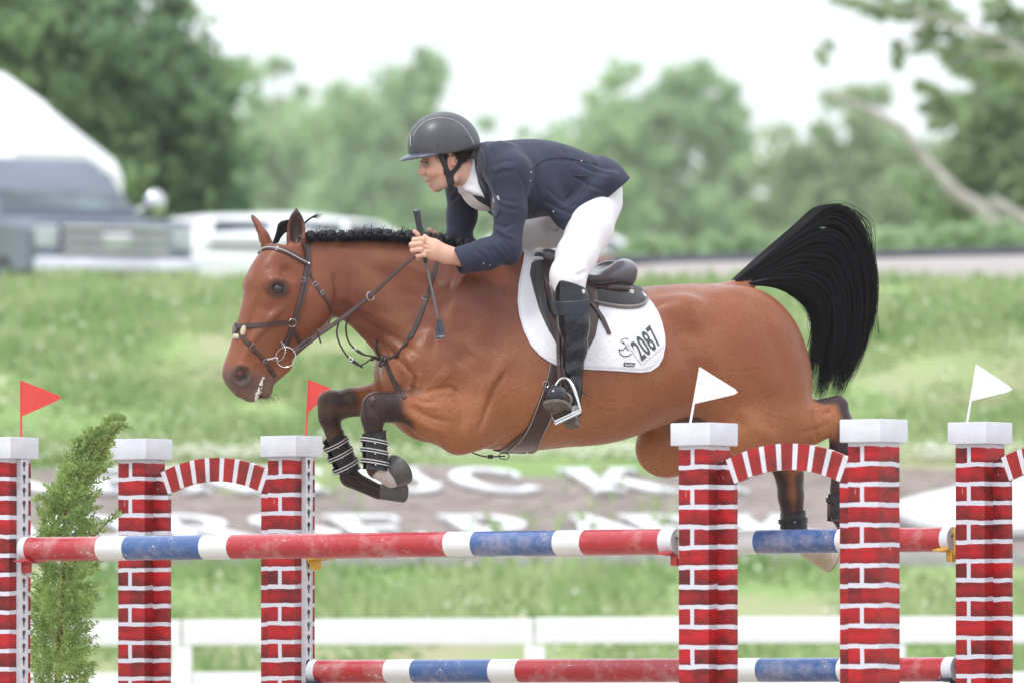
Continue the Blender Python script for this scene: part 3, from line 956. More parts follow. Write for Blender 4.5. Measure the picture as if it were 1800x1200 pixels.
# ================================================================== VEHICLES
glass = simple("window_glass_mat", (.015, .025, .03), (.20, .26, .29), .6, .15, spec=.35)
glass_d = simple("dark_glass_mat", (.05, .06, .075), (.10, .11, .13), 1, .15, spec=.4)
chrome = simple("chrome_mat", (.75, .76, .78), None, 3, .12, metal=1.0)
tyre = simple("tyre_mat", (.03, .03, .032), None, 9, .8)
gpaint = simple("grey_truck_paint", (.12, .14, .19), (.08, .095, .13), .7, .35, metal=.2, coat=.15)
wpaint = simple("white_truck_paint", (.80, .80, .82), (.76, .76, .78), .7, .3, coat=.5)
mpaint = simple("maroon_paint", (.26, .09, .09), (.2, .06, .06), .7, .3, coat=.5)
lampm = simple("headlamp_mat", (.5, .52, .55), (.35, .37, .4), 6, .15, coat=.8)
def loft_body(m, secs, mi=0):
    """secs: list of (y, [(x,z)...]) cross sections with equal counts; closed loops"""
    n = len(secs[0][1]); V = []
    for y, pts in secs: V += [(x, y, z) for x, z in pts]
    Fc = []
    for i in range(len(secs) - 1):
        for k in range(n): Fc.append((i * n + k, i * n + (k + 1) % n, (i + 1) * n + (k + 1) % n, (i + 1) * n + k))
    Fc += [tuple(range(n)), tuple((len(secs) - 1) * n + k for k in range(n))[::-1]]
    m.add(V, Fc, mi)
def rect(hw, z0, z1, r=.06, top=None):
    t = top if top is not None else hw
    return [(-hw, z0 + r), (-hw + r, z0), (hw - r, z0), (hw, z0 + r), (hw, (z0 + z1) / 2), (t, z1 - r), (t - r, z1), (-t + r, z1), (-t, z1 - r), (-hw, (z0 + z1) / 2)]
def wheel(parent, x, y, z, r=.40, w=.27):
    o = MB(); prof = [(w / 2 * .8, r * .62), (w / 2, r * .8), (w / 2, r * .93), (w / 2 * .8, r), (-w / 2 * .8, r), (-w / 2, r * .93), (-w / 2, r * .8), (-w / 2 * .8, r * .62)]
    V = []; n = 24
    for k in range(n):
        a = 2 * PI * k / n
        V += [(x + p, y + q * math.cos(a), z + q * math.sin(a)) for p, q in prof]
    c = len(prof); Fc = [(k * c + i, k * c + (i + 1) % c, ((k + 1) % n) * c + (i + 1) % c, ((k + 1) % n) * c + i) for k in range(n) for i in range(c)]
    o.add(V, Fc); ty = o.build("wheel", tyre, parent)
    h = MB(); h.tube([(x - w * .3, y, z), (x + w * .3, y, z)], r * .6, 20); h.build("rim", chrome, ty)
def pickup(label, paint, loc, rz, flip=False, scale=1.0, front=True):
    """front faces -y; length 5.6, origin on the ground in the middle"""
    r = empty("pickup_truck", label, "truck", loc, rz)
    m = MB()
    loft_body(m, [(-2.95, rect(.86, .62, .98, .08)), (-2.80, rect(.98, .5, 1.16, .1)), (-1.35, rect(1.0, .48, 1.27, .1)), (-1.3, rect(1.0, .48, 1.30, .1)), (1.0, rect(1.0, .48, 1.30, .08)), (2.85, rect(1.0, .5, 1.30, .08)), (2.95, rect(.97, .6, 1.26, .08))])
    m.build("body", paint, r, sharp=30)
    m = MB()
    loft_body(m, [(-1.42, rect(.90, 1.2, 1.3, .03, .86)), (-.55, rect(.93, 1.2, 1.93, .1, .72)), (-.35, rect(.93, 1.2, 1.99, .12, .72)), (.75, rect(.93, 1.2, 1.97, .12, .72)), (1.08, rect(.93, 1.2, 1.88, .1, .72)), (1.22, rect(.93, 1.2, 1.3, .03, .86))])
    m.build("cab", paint, r, sharp=30)
    def pane(name, pts, mat):
        m = MB(); n = len(pts)
        c = Vector(np.mean(np.array(pts), 0)); nn = (Vector(pts[1]) - Vector(pts[0])).cross(Vector(pts[2]) - Vector(pts[0])).normalized()
        if nn.dot(c - Vector((0, 0, 1.3))) < 0: nn = -nn
        m.add([Vector(p) + nn * .012 for p in pts] + [Vector(p) - nn * .02 for p in pts], [tuple(range(n)), tuple(range(n, 2 * n))] + [(i, (i + 1) % n, (i + 1) % n + n, i + n) for i in range(n)])
        m.build(name, mat, r, smooth=False)
    pane("windshield", [(-.80, -1.36, 1.35), (.80, -1.36, 1.35), (.66, -.56, 1.88), (-.66, -.56, 1.88)], glass)
    pane("rear_window", [(-.72, 1.19, 1.42), (.72, 1.19, 1.42), (.62, 1.09, 1.82), (-.62, 1.09, 1.82)], glass_d)
    for sg in (1, -1):
        pane("side_window", [(sg * .915, -.95, 1.38), (sg * .915, .0, 1.38), (sg * .79, .0, 1.83), (sg * .79, -.45, 1.83)], glass_d)
        pane("side_window", [(sg * .915, .08, 1.38), (sg * .915, .95, 1.38), (sg * .79, .78, 1.83), (sg * .79, .08, 1.83)], glass_d)
        m = MB(); m.sphere((sg * 1.17, -1.05, 1.46), .13, sc=(1, .6, 1.15)); m.tube([(sg * .93, -1.02, 1.36), (sg * 1.1, -1.04, 1.42)], .03, 8); m.build("wing_mirror", chrome if paint is gpaint else paint, r)
        m = MB(); m.box((sg * .80, -2.90, .96), (.26, .12, .26), bev=.03); m.build("headlight", lampm, r)
        m = MB(); m.box((sg * .92, 2.93, .95), (.10, .06, .34), bev=.02); m.build("tail_light", simple("tail_lamp_mat", (.4, .03, .03), None, 5, .3) if "tail_lamp_mat" not in bpy.data.materials else bpy.data.materials["tail_lamp_mat"], r)
        for y in (-1.95, 1.85): wheel(r, sg * .87, y, .40)
    m = MB()
    m.box((0, -2.97, .94), (1.3, .05, .36), bev=.02, mi=1)
    for z in (.82, .94, 1.06): m.box((0, -3.0, z), (1.28, .05, .055), bev=.01)
    m.box((0, -3.01, .94), (.34, .05, .14), bev=.03)
    m.build("grille", [chrome, glass_d], r)
    m = MB(); m.box((0, -3.02, .62), (1.94, .2, .24), bev=.05); m.box((0, -3.06, .5), (1.5, .16, .12), bev=.03, mi=1); m.build("front_bumper", [chrome, dark_m], r)
    m = MB(); m.box((0, 3.02, .58), (1.9, .16, .2), bev=.04); m.build("rear_bumper", chrome, r)
    m = MB(); m.box((0, 2.972, 1.14), (.22, .03, .06), bev=.01); m.build("tailgate_handle", dark_m, r)
    r.scale = (scale,) * 3
    return r
# grey truck at the left, nose turned a little to the right of the camera
gz = W3(0, 496, 118)[2] - .42 * 1.0
gx = W3(46, 400, 119.5)[0]
gz = W3(0, 279, 120)[2] - 2.0 * 1.02
pickup("dark grey pickup truck facing the camera at the left edge", gpaint, (gx, 120.0, gz), R(22), scale=1.02)
# white gooseneck trailer behind it
tr = empty("horse_trailer", "tall white gooseneck trailer rising behind the grey truck", "trailer", (W3(-28, 300, 128)[0], 128, gz + .1), R(24))
m = MB()
prof = [(-2.2, 1.85), (-2.0, 1.6), (0, 1.5), (0.1, .6), (7.5, .6), (7.5, 3.4), (2.0, 3.4), (.7, 3.25), (-2.2, 2.1)]
def rot_prism(poly, hw):
    n = len(poly)
    V = [(-hw, y, z) for y, z in poly] + [(hw, y, z) for y, z in poly]
    return V, [tuple(range(n)), tuple(range(2 * n - 1, n - 1, -1))] + [(i, i + n, (i + 1) % n + n, (i + 1) % n) for i in range(n)]
# front is tapered: build as sections along y
loft_body(m, [(-2.3, rect(.95, 1.75, 2.35, .06, .5)), (-1.6, rect(1.12, 1.6, 3.0, .08, .26)), (-.4, rect(1.15, 1.5, 3.42, .08, .2)), (.6, rect(1.2, 1.5, 3.6, .08, .2)), (.8, rect(1.2, .6, 3.6, .08, .2)), (7.5, rect(1.2, .6, 3.6, .08, .3))])
m.build("body", wpaint, tr, sharp=30)
m = MB(); m.box((0, .3, .9), (.16, .16, 1.5)); m.box((0, -1.2, 1.7), (.2, 2.4, .12)); m.build("hitch", dark_m, tr)
for sg in (1, -1):
    m = MB(); m.box((sg * 1.16, 3.8, 2.5), (.03, 1.1, .5), bev=.01); m.build("window", glass_d, tr)
    for y in (4.6, 5.6): wheel(tr, sg * 1.0, y, .38, .38, .24)
# white estate car parked side-on
def car(label, paint, roofp, loc, rz, wagon=True, sc=1.0):
    c = empty("parked_car", label, "car", loc, rz, "cars parked on top of the bank")
    m = MB(); loft_body(m, [(-2.35, rect(.72, .42, .78, .08)), (-2.2, rect(.86, .34, .92, .1)), (-1.2, rect(.9, .3, 1.02, .1)), (1.7, rect(.9, .3, 1.06, .1)), (2.25, rect(.88, .34, 1.06, .1)), (2.35, rect(.8, .42, .98, .08))]); m.build("body", paint, c, sharp=30)
    yr = 2.15 if wagon else 1.75; yt = 1.75 if wagon else .9
    m = MB(); loft_body(m, [(-1.3, rect(.82, .95, 1.05, .03, .78)), (-.55, rect(.84, .95, 1.46, .1, .64)), (.5, rect(.84, .95, 1.55, .12, .64)), (yt, rect(.84, .95, 1.50, .12, .62)), (yr, rect(.82, .95, 1.08, .03, .76))]); m.build("roof", roofp, c, sharp=30)
    for sg in (1, -1):
        for a, b, a2, b2 in ((-.95, -.1, -.45, -.1), (.0, .85, .0, .85), (.95, yr - .35, .95, yt - .1)):
            m = MB(); m.add([(sg * .865, a, 1.1), (sg * .865, b, 1.1), (sg * .70, b2, 1.43), (sg * .70, a2, 1.43)], [(0, 1, 2, 3)]); m.add([(sg * .84, a, 1.1), (sg * .84, b, 1.1), (sg * .67, b2, 1.43), (sg * .67, a2, 1.43)], [(0, 3, 2, 1)]); m.build("side_window", glass_d, c, smooth=False)
        for y in (-1.45, 1.45): wheel(c, sg * .78, y, .33, .33, .2)
    m = MB(); zr = 1.42
    m.add([(-.66, yr - .02, 1.12), (.66, yr - .02, 1.12), (.54, yt + .06, zr), (-.54, yt + .06, zr)], [(0, 1, 2, 3)]); m.v[0][:, 1] += .02; m.build("rear_window", glass_d, c, smooth=False)
    m = MB(); m.box((-.1, 2.36, .82), (.34, .03, .10), bev=.01); m.build("plate", dark_m, c)
    c.scale = (sc,) * 3
    return c
car("white estate car parked side-on behind the horse's ears", wpaint, wpaint, (W3(560, 440, 128)[0], 128, W3(0, 379, 128)[2] - 1.55 * 1.02), R(90 + 24), True, 1.02)
# maroon and white car beyond
car("maroon car with pale roof half hidden behind the rider's leg", mpaint, wpaint, (W3(950, 440, 160)[0], 160, W3(0, 403, 160)[2] - 1.5), R(270), False, 1.0)

# ================================================================== HAZE
hz = NT("haze_mat")
vol = hz.n("ShaderNodeVolumePrincipled"); vol.inputs["Density"].default_value = .00019
vol.inputs["Color"].default_value = (.97, .995, 1.0, 1); vol.inputs["Anisotropy"].default_value = .1
hz.t.nodes.remove(hz.b); hz.l(vol.outputs[0], hz.t.nodes["Material Output"].inputs["Volume"])
m = MB(); m.box((0, 640, 31), (1240, 1480, 70)); o = m.build("haze", hz.mat, smooth=False)
tag(o, "pale haze in the air", None, None, "stuff")
# ================================================================== SIGNED-DISTANCE SCULPTING
PSI = R(20)                                   # horse and rider head left and a little towards the camera
CP, SP = math.cos(PSI), math.sin(PSI)
OW = W3(1060, 600, 40.0)
def L2W(p):
    p = np.asarray(p, float)
    s, l, z = p[..., 0], p[..., 1], p[..., 2]
    return np.stack([OW[0] + s * CP - l * SP, OW[1] + s * SP + l * CP, OW[2] + z], -1)
def W2L(p):
    p = np.asarray(p, float) - OW
    return np.stack([p[..., 0] * CP + p[..., 1] * SP, -p[..., 0] * SP + p[..., 1] * CP, p[..., 2]], -1)
def q(px, py, lat=0.0):
    """local point (s, lat, z) that the camera sees at (px, py)"""
    s = (px - 1060) / 450 / CP
    for _ in range(5):
        Y = OW[1] + s * SP + lat * CP
        w = W3(px, py, Y)
        s = ((w - OW)[0] + lat * SP) / CP
    return np.array([s, lat, W3(px, py, OW[1] + s * SP + lat * CP)[2] - OW[2]])
PXM = 1 / 450.0
class Field:
    def __init__(s, lo, hi, h):
        s.lo = np.array(lo, float); s.h = h
        s.n = np.ceil((np.array(hi) - s.lo) / h).astype(int) + 1
        s.v = np.full(s.n, .12, dtype=np.float32)
    def box(s, lo, hi, pad):
        a = np.clip(np.floor((np.array(lo) - pad - s.lo) / s.h).astype(int), 0, s.n - 1)
        b = np.clip(np.ceil((np.array(hi) + pad - s.lo) / s.h).astype(int) + 1, 1, s.n)
        sl = tuple(slice(a[i], b[i]) for i in range(3))
        ax = [(s.lo[i] + s.h * np.arange(a[i], b[i])).astype(np.float32) for i in range(3)]
        return sl, ax[0][:, None, None], ax[1][None, :, None], ax[2][None, None, :]
    def put(s, sl, d, k, op):
        a = s.v[sl]
        if op == 'add':
            h = np.maximum(k - np.abs(a - d), 0)
            s.v[sl] = np.minimum(a, d) - (h * h / (4 * k) if k > 0 else 0)
        elif op == 'sub':
            d = -d; h = np.maximum(k - np.abs(a - d), 0)
            s.v[sl] = np.maximum(a, d) + (h * h / (4 * k) if k > 0 else 0)
        elif op == 'and':
            h = np.maximum(k - np.abs(a - d), 0)
            s.v[sl] = np.maximum(a, d) + (h * h / (4 * k) if k > 0 else 0)
    def cone(s, A, B, ra, rb, k=.02, op='add', fl=1.0):
        """round cone; fl squeezes it along the lateral axis"""
        A, B = np.asarray(A, float), np.asarray(B, float)
        R_ = max(ra, rb)
        sl, x, y, z = s.box(np.minimum(A, B) - R_, np.maximum(A, B) + R_, k + .03)
        d = B - A; L2 = float(d @ d) + 1e-12
        yy = y
        t = np.clip(((x - A[0]) * d[0] + (yy - A[1]) * d[1] + (z - A[2]) * d[2]) / L2, 0, 1)
        dd = np.sqrt((x - A[0] - t * d[0]) ** 2 + ((yy - A[1] - t * d[1]) / fl) ** 2 + (z - A[2] - t * d[2]) ** 2)
        s.put(sl, (dd - (ra + (rb - ra) * t)).astype(np.float32), k, op)
    def chain(s, P, rr, k=.02, op='add', fl=1.0):
        for i in range(len(P) - 1): s.cone(P[i], P[i + 1], rr[i], rr[i + 1], k, op, fl)
    def ell(s, C, r, k=.02, op='add', ang=0.0, yaw=0.0, M=None):
        """ellipsoid radii r=(along s, lateral, z); ang tilts it in the image plane (deg, counter-clockwise seen by the camera), yaw about z"""
        C = np.asarray(C, float); r = np.asarray(r, float); Rm = float(r.max())
        sl, x, y, z = s.box(C - Rm, C + Rm, k + .03)
        if M is None:
            a, w = R(ang), R(yaw)
            U = np.array([math.cos(a) * math.cos(w), math.cos(a) * math.sin(w), math.sin(a)])
            Wv = np.array([-math.sin(a) * math.cos(w), -math.sin(a) * math.sin(w), math.cos(a)])
            V_ = np.cross(Wv, U)
        else: U, V_, Wv = M
        X, Y, Z = x - C[0], y - C[1], z - C[2]
        a_ = (X * U[0] + Y * U[1] + Z * U[2]) / r[0]; b_ = (X * V_[0] + Y * V_[1] + Z * V_[2]) / r[1]; c_ = (X * Wv[0] + Y * Wv[1] + Z * Wv[2]) / r[2]
        k0 = np.sqrt(a_ * a_ + b_ * b_ + c_ * c_)
        k1 = np.sqrt((a_ / r[0]) ** 2 + (b_ / r[1]) ** 2 + (c_ / r[2]) ** 2) + 1e-6
        s.put(sl, (k0 * (k0 - 1) / k1).astype(np.float32), k, op)
    def loft(s, C, H, Wd, k=.02, e=.0, p=2.0, pad=.03, cap=True, axis=None, b=None, op='add'):
        """sections with centre C_i, half height vector along b, half width Wd along axis x b.  e: <0 narrower at +b"""
        C = np.asarray(C, float); H = np.asarray(H, float); Wd = np.asarray(Wd, float)
        E = np.full(len(H), e) if np.isscalar(e) else np.asarray(e, float)
        axis = np.asarray(axis, float); b = np.asarray(b, float); c = np.cross(axis, b)
        T = C @ axis
        n = 160
        ts = np.linspace(T[0], T[-1], n)
        i0 = np.linspace(0, len(T) - 1, 400)
        def dense(v):
            cc = catmull(np.asarray(v, float).reshape(len(T), -1), 400)
            return cc
        Td = dense(T)[:, 0]; Nd = dense(C @ b)[:, 0]; Md = dense(C @ c)[:, 0]; Hd = dense(H)[:, 0]; Wdd = dense(Wd)[:, 0]; Ed = dense(E)[:, 0]
        o = np.argsort(Td)
        f = lambda t, v: np.interp(t, Td[o], v[o]).astype(np.float32)
        ext = float(max(H.max(), Wd.max()))
        sl, x, y, z = s.box(C.min(0) - ext, C.max(0) + ext, k + pad)
        t = x * axis[0] + y * axis[1] + z * axis[2]
        nn = x * b[0] + y * b[1] + z * b[2] - f(t, Nd)
        mm = x * c[0] + y * c[1] + z * c[2] - f(t, Md)
        h, w, ee = f(t, Hd), f(t, Wdd), f(t, Ed)
        vv = nn / h
        ww = w * (1 + ee * np.clip(vv, -1, 1))
        if p == 2.0: k0 = np.sqrt(vv * vv + (mm / ww) ** 2)
        else: k0 = (np.abs(vv) ** p + np.abs(mm / ww) ** p) ** (1 / p)
        k1 = np.sqrt((vv / h) ** 2 + (mm / (ww * ww)) ** 2) + 1e-6
        d = k0 * (k0 - 1) / k1
        d = np.where(k0 < .5, -np.minimum(h, w) * .5, d)
        over = np.maximum(T.min() - t, t - T.max())
        d = np.where(over > 0, np.sqrt(np.maximum(d, 0) ** 2 + over ** 2), np.maximum(d, over))
        s.put(sl, d.astype(np.float32), k, op)
    def plane(s, P, N, k=.004):
        """keep the side where (x-P).N < 0"""
        N = np.asarray(N, float); N = N / np.linalg.norm(N)
        sl, x, y, z = s.box(s.lo, s.lo + s.h * s.n, 0)
        s.put(sl, ((x - P[0]) * N[0] + (y - P[1]) * N[1] + (z - P[2]) * N[2]).astype(np.float32), k, 'and')
    def smooth(s, n=1):
        for _ in range(n):
            v = s.v
            for a in range(3):
                w = v.copy()
                sl0 = [slice(None)] * 3; sl1 = [slice(None)] * 3; slm = [slice(None)] * 3
                sl0[a] = slice(0, -2); sl1[a] = slice(2, None); slm[a] = slice(1, -1)
                w[tuple(slm)] = .5 * v[tuple(slm)] + .25 * (v[tuple(sl0)] + v[tuple(sl1)])
                v = w
            s.v = v
    def mesh(s):
        """surface nets"""
        v = s.v; ins = v < 0
        nx, ny, nz = v.shape
        c = [ins[dx:nx - 1 + dx, dy:ny - 1 + dy, dz:nz - 1 + dz] for dx in (0, 1) for dy in (0, 1) for dz in (0, 1)]
        cnt = sum(a.astype(np.int8) for a in c)
        act = (cnt > 0) & (cnt < 8)
        I, J, K = np.nonzero(act)
        idx = np.full(act.shape, -1, dtype=np.int32); idx[I, J, K] = np.arange(len(I))
        acc = np.zeros((len(I), 3)); num = np.zeros(len(I))
        cr = [(0, 0, 0), (0, 0, 1), (0, 1, 0), (0, 1, 1), (1, 0, 0), (1, 0, 1), (1, 1, 0), (1, 1, 1)]
        vals = {k_: v[I + k_[0], J + k_[1], K + k_[2]].astype(float) for k_ in cr}
        for a in cr:
            for ax in range(3):
                if a[ax] == 1: continue
                b = list(a); b[ax] = 1; b = tuple(b)
                va, vb = vals[a], vals[b]
                m = (va < 0) != (vb < 0)
                t = np.where(m, va / np.where(m, va - vb, 1), 0)
                pt = np.array(a, float)[None] + np.array([1.0 if i == ax else 0 for i in range(3)])[None] * t[:, None]
                acc[m] += pt[m]; num[m] += 1
        P = acc / num[:, None]
        V = s.lo + s.h * (np.stack([I, J, K], 1) + P)
        Q = []
        for ax in range(3):
            sa = [slice(1, -1)] * 3; sa[ax] = slice(0, v.shape[ax] - 1)
            sb = list(sa); sb[ax] = slice(1, v.shape[ax])
            A, B = ins[tuple(sa)], ins[tuple(sb)]
            m = A != B
            i, j, k = np.nonzero(m)
            fl = A[i, j, k]
            off = [1, 1, 1]; off[ax] = 0
            i, j, k = i + off[0], j + off[1], k + off[2]
            u, w = [(1, 2), (2, 0), (0, 1)][ax]
            def g(du, dw):
                d = [0, 0, 0]; d[u] = -du; d[w] = -dw
                return idx[i + d[0], j + d[1], k + d[2]]
            q0, q1, q2, q3 = g(0, 0), g(1, 0), g(1, 1), g(0, 1)
            quad = np.stack([q0, q1, q2, q3], 1)
            quad[~fl] = quad[~fl][:, ::-1]
            Q.append(quad)
        Q = np.concatenate(Q)
        ok = (Q >= 0).all(1)
        return V, Q[ok]
def relax(V, Q, it=2, lam=.5):
    """light Laplacian smoothing of the quad mesh"""
    e = np.concatenate([Q[:, [0, 1]], Q[:, [1, 2]], Q[:, [2, 3]], Q[:, [3, 0]]])
    n = len(V)
    cnt = np.bincount(e.ravel(), minlength=n)[:, None].astype(float)
    for j in range(it * 2):
        acc = np.zeros_like(V)
        for d in range(3):
            acc[:, d] = np.bincount(e[:, 0], weights=V[e[:, 1], d], minlength=n) + np.bincount(e[:, 1], weights=V[e[:, 0], d], minlength=n)
        mean = acc / np.maximum(cnt, 1)
        V = V + (lam if j % 2 == 0 else -lam * .97) * (mean - V)
    return V
def segdist(P, A, B):
    A, B = np.asarray(A), np.asarray(B); d = B - A
    t = np.clip(((P - A) @ d) / (d @ d + 1e-12), 0, 1)
    return np.linalg.norm(P - A - t[:, None] * d, axis=1), t
def sstep(x, a, b):
    t = np.clip((x - a) / (b - a), 0, 1); return t * t * (3 - 2 * t)
def proj(Wp):
    d = np.asarray(Wp) - np.array([0, 0, CAMZ])
    dep = d[:, 1] * CA + d[:, 2] * SA; up = -d[:, 1] * SA + d[:, 2] * CA
    return 900 + F * d[:, 0] / dep, 600 - F * up / dep
def qnormals(V, Q):
    n = np.cross(V[Q[:, 2]] - V[Q[:, 0]], V[Q[:, 3]] - V[Q[:, 1]])
    N = np.zeros_like(V)
    for k in range(4):
        for d in range(3): N[:, d] += np.bincount(Q[:, k], weights=n[:, d], minlength=len(V))
    N /= np.linalg.norm(N, axis=1)[:, None] + 1e-12
    return N
def relief(V, Q, strokes, mirror=False, latmax=0.02):
    """soft ridges and grooves modelled into the surface: strokes (points, width px, height mm)"""
    N = qnormals(V, Q)
    for sgn in ((-1, 1) if mirror else (-1,)):
        M = V * np.array([1, -sgn, 1]) if sgn == 1 else V
        px, py = proj(L2W(M))
        face = sstep(N[:, 1] * sgn, .02, .35) * sstep(M[:, 1] * 1.0, latmax + .02, latmax - .02) if True else 1
        tot = np.zeros(len(V))
        for P_, w, h in strokes:
            P_ = np.asarray(P_, float)
            if len(P_) > 2: P_ = catmull(P_, 4 * len(P_))
            lo = P_.min(0) - 3 * w; hi = P_.max(0) + 3 * w
            sel = np.nonzero((px > lo[0]) & (px < hi[0]) & (py > lo[1]) & (py < hi[1]) & (face > 0))[0]
            if not len(sel): continue
            x = np.stack([px[sel], py[sel]], 1)
            L = np.concatenate([[0], np.cumsum(np.linalg.norm(np.diff(P_, axis=0), axis=1))]) if len(P_) > 1 else np.array([0, 1])
            best = np.full(len(sel), 1e9); bt = np.zeros(len(sel))
            if len(P_) == 1: best = np.linalg.norm(x - P_[0], axis=1); bt[:] = .5
            for i in range(len(P_) - 1):
                d, t = segdist(x, P_[i], P_[i + 1]); m = d < best
                best = np.where(m, d, best); bt = np.where(m, (L[i] + t * (L[i + 1] - L[i])) / L[-1], bt)
            tot[sel] += h * .001 * np.exp(-(best / w) ** 2) * np.clip(np.minimum(bt, 1 - bt) * 5 + .15, 0, 1)
        V = V + N * (tot * face)[:, None]
    return V
# ================================================================== HORSE
HF = Field((-1.62, -.46, -.98), (1.12, .46, .62), .0062)
f = HF
XA, ZB = (1, 0, 0), (0, 0, 1)
# trunk and neck in one loft of upright sections: px, top, bottom, half width, taper
ST = [(520, 418, 500, .052, -.2), (545, 412, 545, .068, -.25), (590, 413, 557, .078, -.3), (617, 414, 564, .084, -.35), (645, 415, 583, .092, -.4), (663, 416, 604, .100, -.42), (680, 416, 650, .115, -.42),
      (700, 417, 690, .135, -.45), (740, 420, 735, .175, -.5), (790, 428, 772, .205, -.5), (840, 436, 785, .225, -.5), (890, 446, 791, .25, -.45), (940, 462, 791, .275, -.35), (1000, 486, 785, .292, -.22), (1060, 500, 777, .30, -.15),
      (1110, 506, 766, .298, -.1), (1160, 505, 749, .285, -.08), (1210, 502, 733, .27, -.12), (1260, 501, 735, .27, -.2), (1310, 508, 760, .25, -.25), (1350, 530, 760, .2, -.2), (1385, 580, 740, .12, -.1)]
Ct, Hh = [], []
for px, t, b, w, e in ST:
    a, c = q(px, t), q(px, b)
    Ct.append([(a[0] + c[0]) / 2, 0, (a[2] + c[2]) / 2]); Hh.append((a[2] - c[2]) / 2)
f.loft(Ct, Hh, [x[3] for x in ST], k=.01, e=[x[4] for x in ST], axis=XA, b=ZB, p=2.15)
u = PXM
# chest, shoulders, withers
f.ell(q(712, 640, 0), (50 * u, .15, 62 * u), .05)
for sg, dx in ((-1, 0), (1, 0)):
    f.ell(q(712 if sg < 0 else 700, 655, sg * .085), (42 * u, .085, 58 * u), .03, ang=-8)          # pectorals
f.ell(q(792, 610, -.120), (60 * u, .085, 135 * u), .07, ang=-18)      # near shoulder blade
f.ell(q(765, 650, -.175), (60 * u, .06, 62 * u), .04, ang=20)         # point of shoulder
f.ell(q(826, 690, -.185), (55 * u, .062, 100 * u), .035, ang=25)      # triceps
f.ell(q(745, 610, .120), (60 * u, .085, 135 * u), .07, ang=-18)
f.ell(q(745, 690, .175), (60 * u, .07, 85 * u), .04, ang=20)
f.ell(q(880, 462, 0), (80 * u, .05, 22 * u), .05)                     # withers
# groin / barrel shaping
f.ell(q(1040, 650, -.12), (150 * u, .19, 125 * u), .06); f.ell(q(1000, 650, .12), (150 * u, .19, 120 * u), .06)
# hindquarters
f.ell(q(1300, 630, -.135), (120 * u, .155, 128 * u), .05, ang=8)
f.ell(q(1328, 680, -.15), (98 * u, .13, 125 * u), .04, ang=14)
f.ell(q(1375, 640, -.10), (48 * u, .10, 95 * u), .04, ang=18)
f.ell(q(1235, 636, .135), (116 * u, .155, 122 * u), .05); f.ell(q(1295, 650, .10), (80 * u, .12, 115 * u), .05, ang=12)
f.ell(q(1198, 552, -.195), (40 * u, .05, 30 * u), .07)                 # point of hip
f.ell(q(1205, 548, 0), (120 * u, .14, 40 * u), .05)
f.cone(q(1275, 520, 0), q(1316, 494, 0), .042, .028, .04)             # dock
f.cone(q(1316, 494, 0), q(1362, 462, 0), .028, .020, .02)
# near hind: stifle, gaskin, hock, cannon
f.ell(q(1318, 765, -.185), (45 * u, .085, 45 * u), .05)
f.cone(q(1330, 745, -.17), q(1420, 746, -.165), 58 * u, 36 * u, .05, fl=.8)
f.cone(q(1420, 744, -.165), q(1460, 738, -.155), 34 * u, 29 * u, .03, fl=.75)
f.cone(q(1450, 716, -.155), q(1478, 712, -.15), 17 * u, 14 * u, .03, fl=.8)
f.cone(q(1468, 722, -.15), q(1476, 745, -.145), 22 * u, 23 * u, .02, fl=.8)
f.cone(q(1440, 722, -.16), q(1473, 706, -.15), 10 * u, 11 * u, .02, fl=.7)   # hock tendon
f.chain([q(1476, 745, -.145), q(1480, 790, -.14), q(1480, 860, -.135), q(1478, 890, -.13)], [23 * u, 20.5 * u, 19 * u, 19 * u], .02)
f.ell(q(1474, 896, -.13), (19 * u, .036, 22 * u), .015)
f.cone(q(1472, 900, -.13), q(1492, 935, -.13), 15 * u, 14 * u, .015)
# far hind
f.cone(q(1225, 690, .16), q(1172, 782, .175), 80 * u, 54 * u, .05, fl=.75)
f.ell(q(1158, 790, .175), (40 * u, .07, 42 * u), .03)
f.cone(q(1180, 786, .17), q(1290, 795, .155), 48 * u, 34 * u, .04, fl=.8)
f.cone(q(1290, 795, .155), q(1378, 792, .15), 34 * u, 26 * u, .03, fl=.8)
f.cone(q(1350, 792, .15), q(1410, 782, .145), 16 * u, 14 * u, .03, fl=.8)
f.cone(q(1378, 800, .15), q(1388, 840, .145), 34 * u, 24 * u, .03, fl=.7)
f.chain([q(1388, 830, .145), q(1390, 870, .14), q(1393, 905, .138)], [25 * u, 22 * u, 20.5 * u], .02)
f.ell(q(1392, 924, .135), (22 * u, .042, 24 * u), .015)
f.cone(q(1394, 930, .135), q(1418, 962, .13), 18 * u, 17 * u, .015)
# near fore
f.cone(q(812, 742, -.185), q(765, 729, -.19), 55 * u, 46 * u, .045, fl=.72)
f.cone(q(765, 729, -.19), q(712, 714, -.185), 45 * u, 27 * u, .03, fl=.8)
f.cone(q(712, 714, -.185), q(676, 714, -.18), 27 * u, 25 * u, .02, fl=.85)
f.ell(q(800, 722, -.225), (60 * u, .03, 20 * u), .03, ang=-6)         # forearm muscles
f.ell(q(770, 748, -.215), (62 * u, .03, 17 * u), .03, ang=-22)
f.ell(q(798, 765, -.18), (24 * u, .05, 30 * u), .03, ang=15)          # elbow
f.ell(q(662, 716, -.178), (27 * u, .045, 28 * u), .015, ang=40)       # knee
f.ell(q(655, 730, -.178), (21 * u, .042, 22 * u), .012)
f.ell(q(684, 728, -.178), (14 * u, .03, 13 * u), .015)
f.cone(q(655, 738, -.178), q(657, 765, -.176), 19 * u, 15.5 * u, .015)
f.chain([q(657, 765, -.176), q(658, 800, -.174)], [15 * u, 14.5 * u], .01)
f.ell(q(662, 822, -.173), (19 * u, .036, 19 * u), .012)
f.cone(q(664, 824, -.173), q(688, 842, -.172), 16 * u, 15 * u, .012)
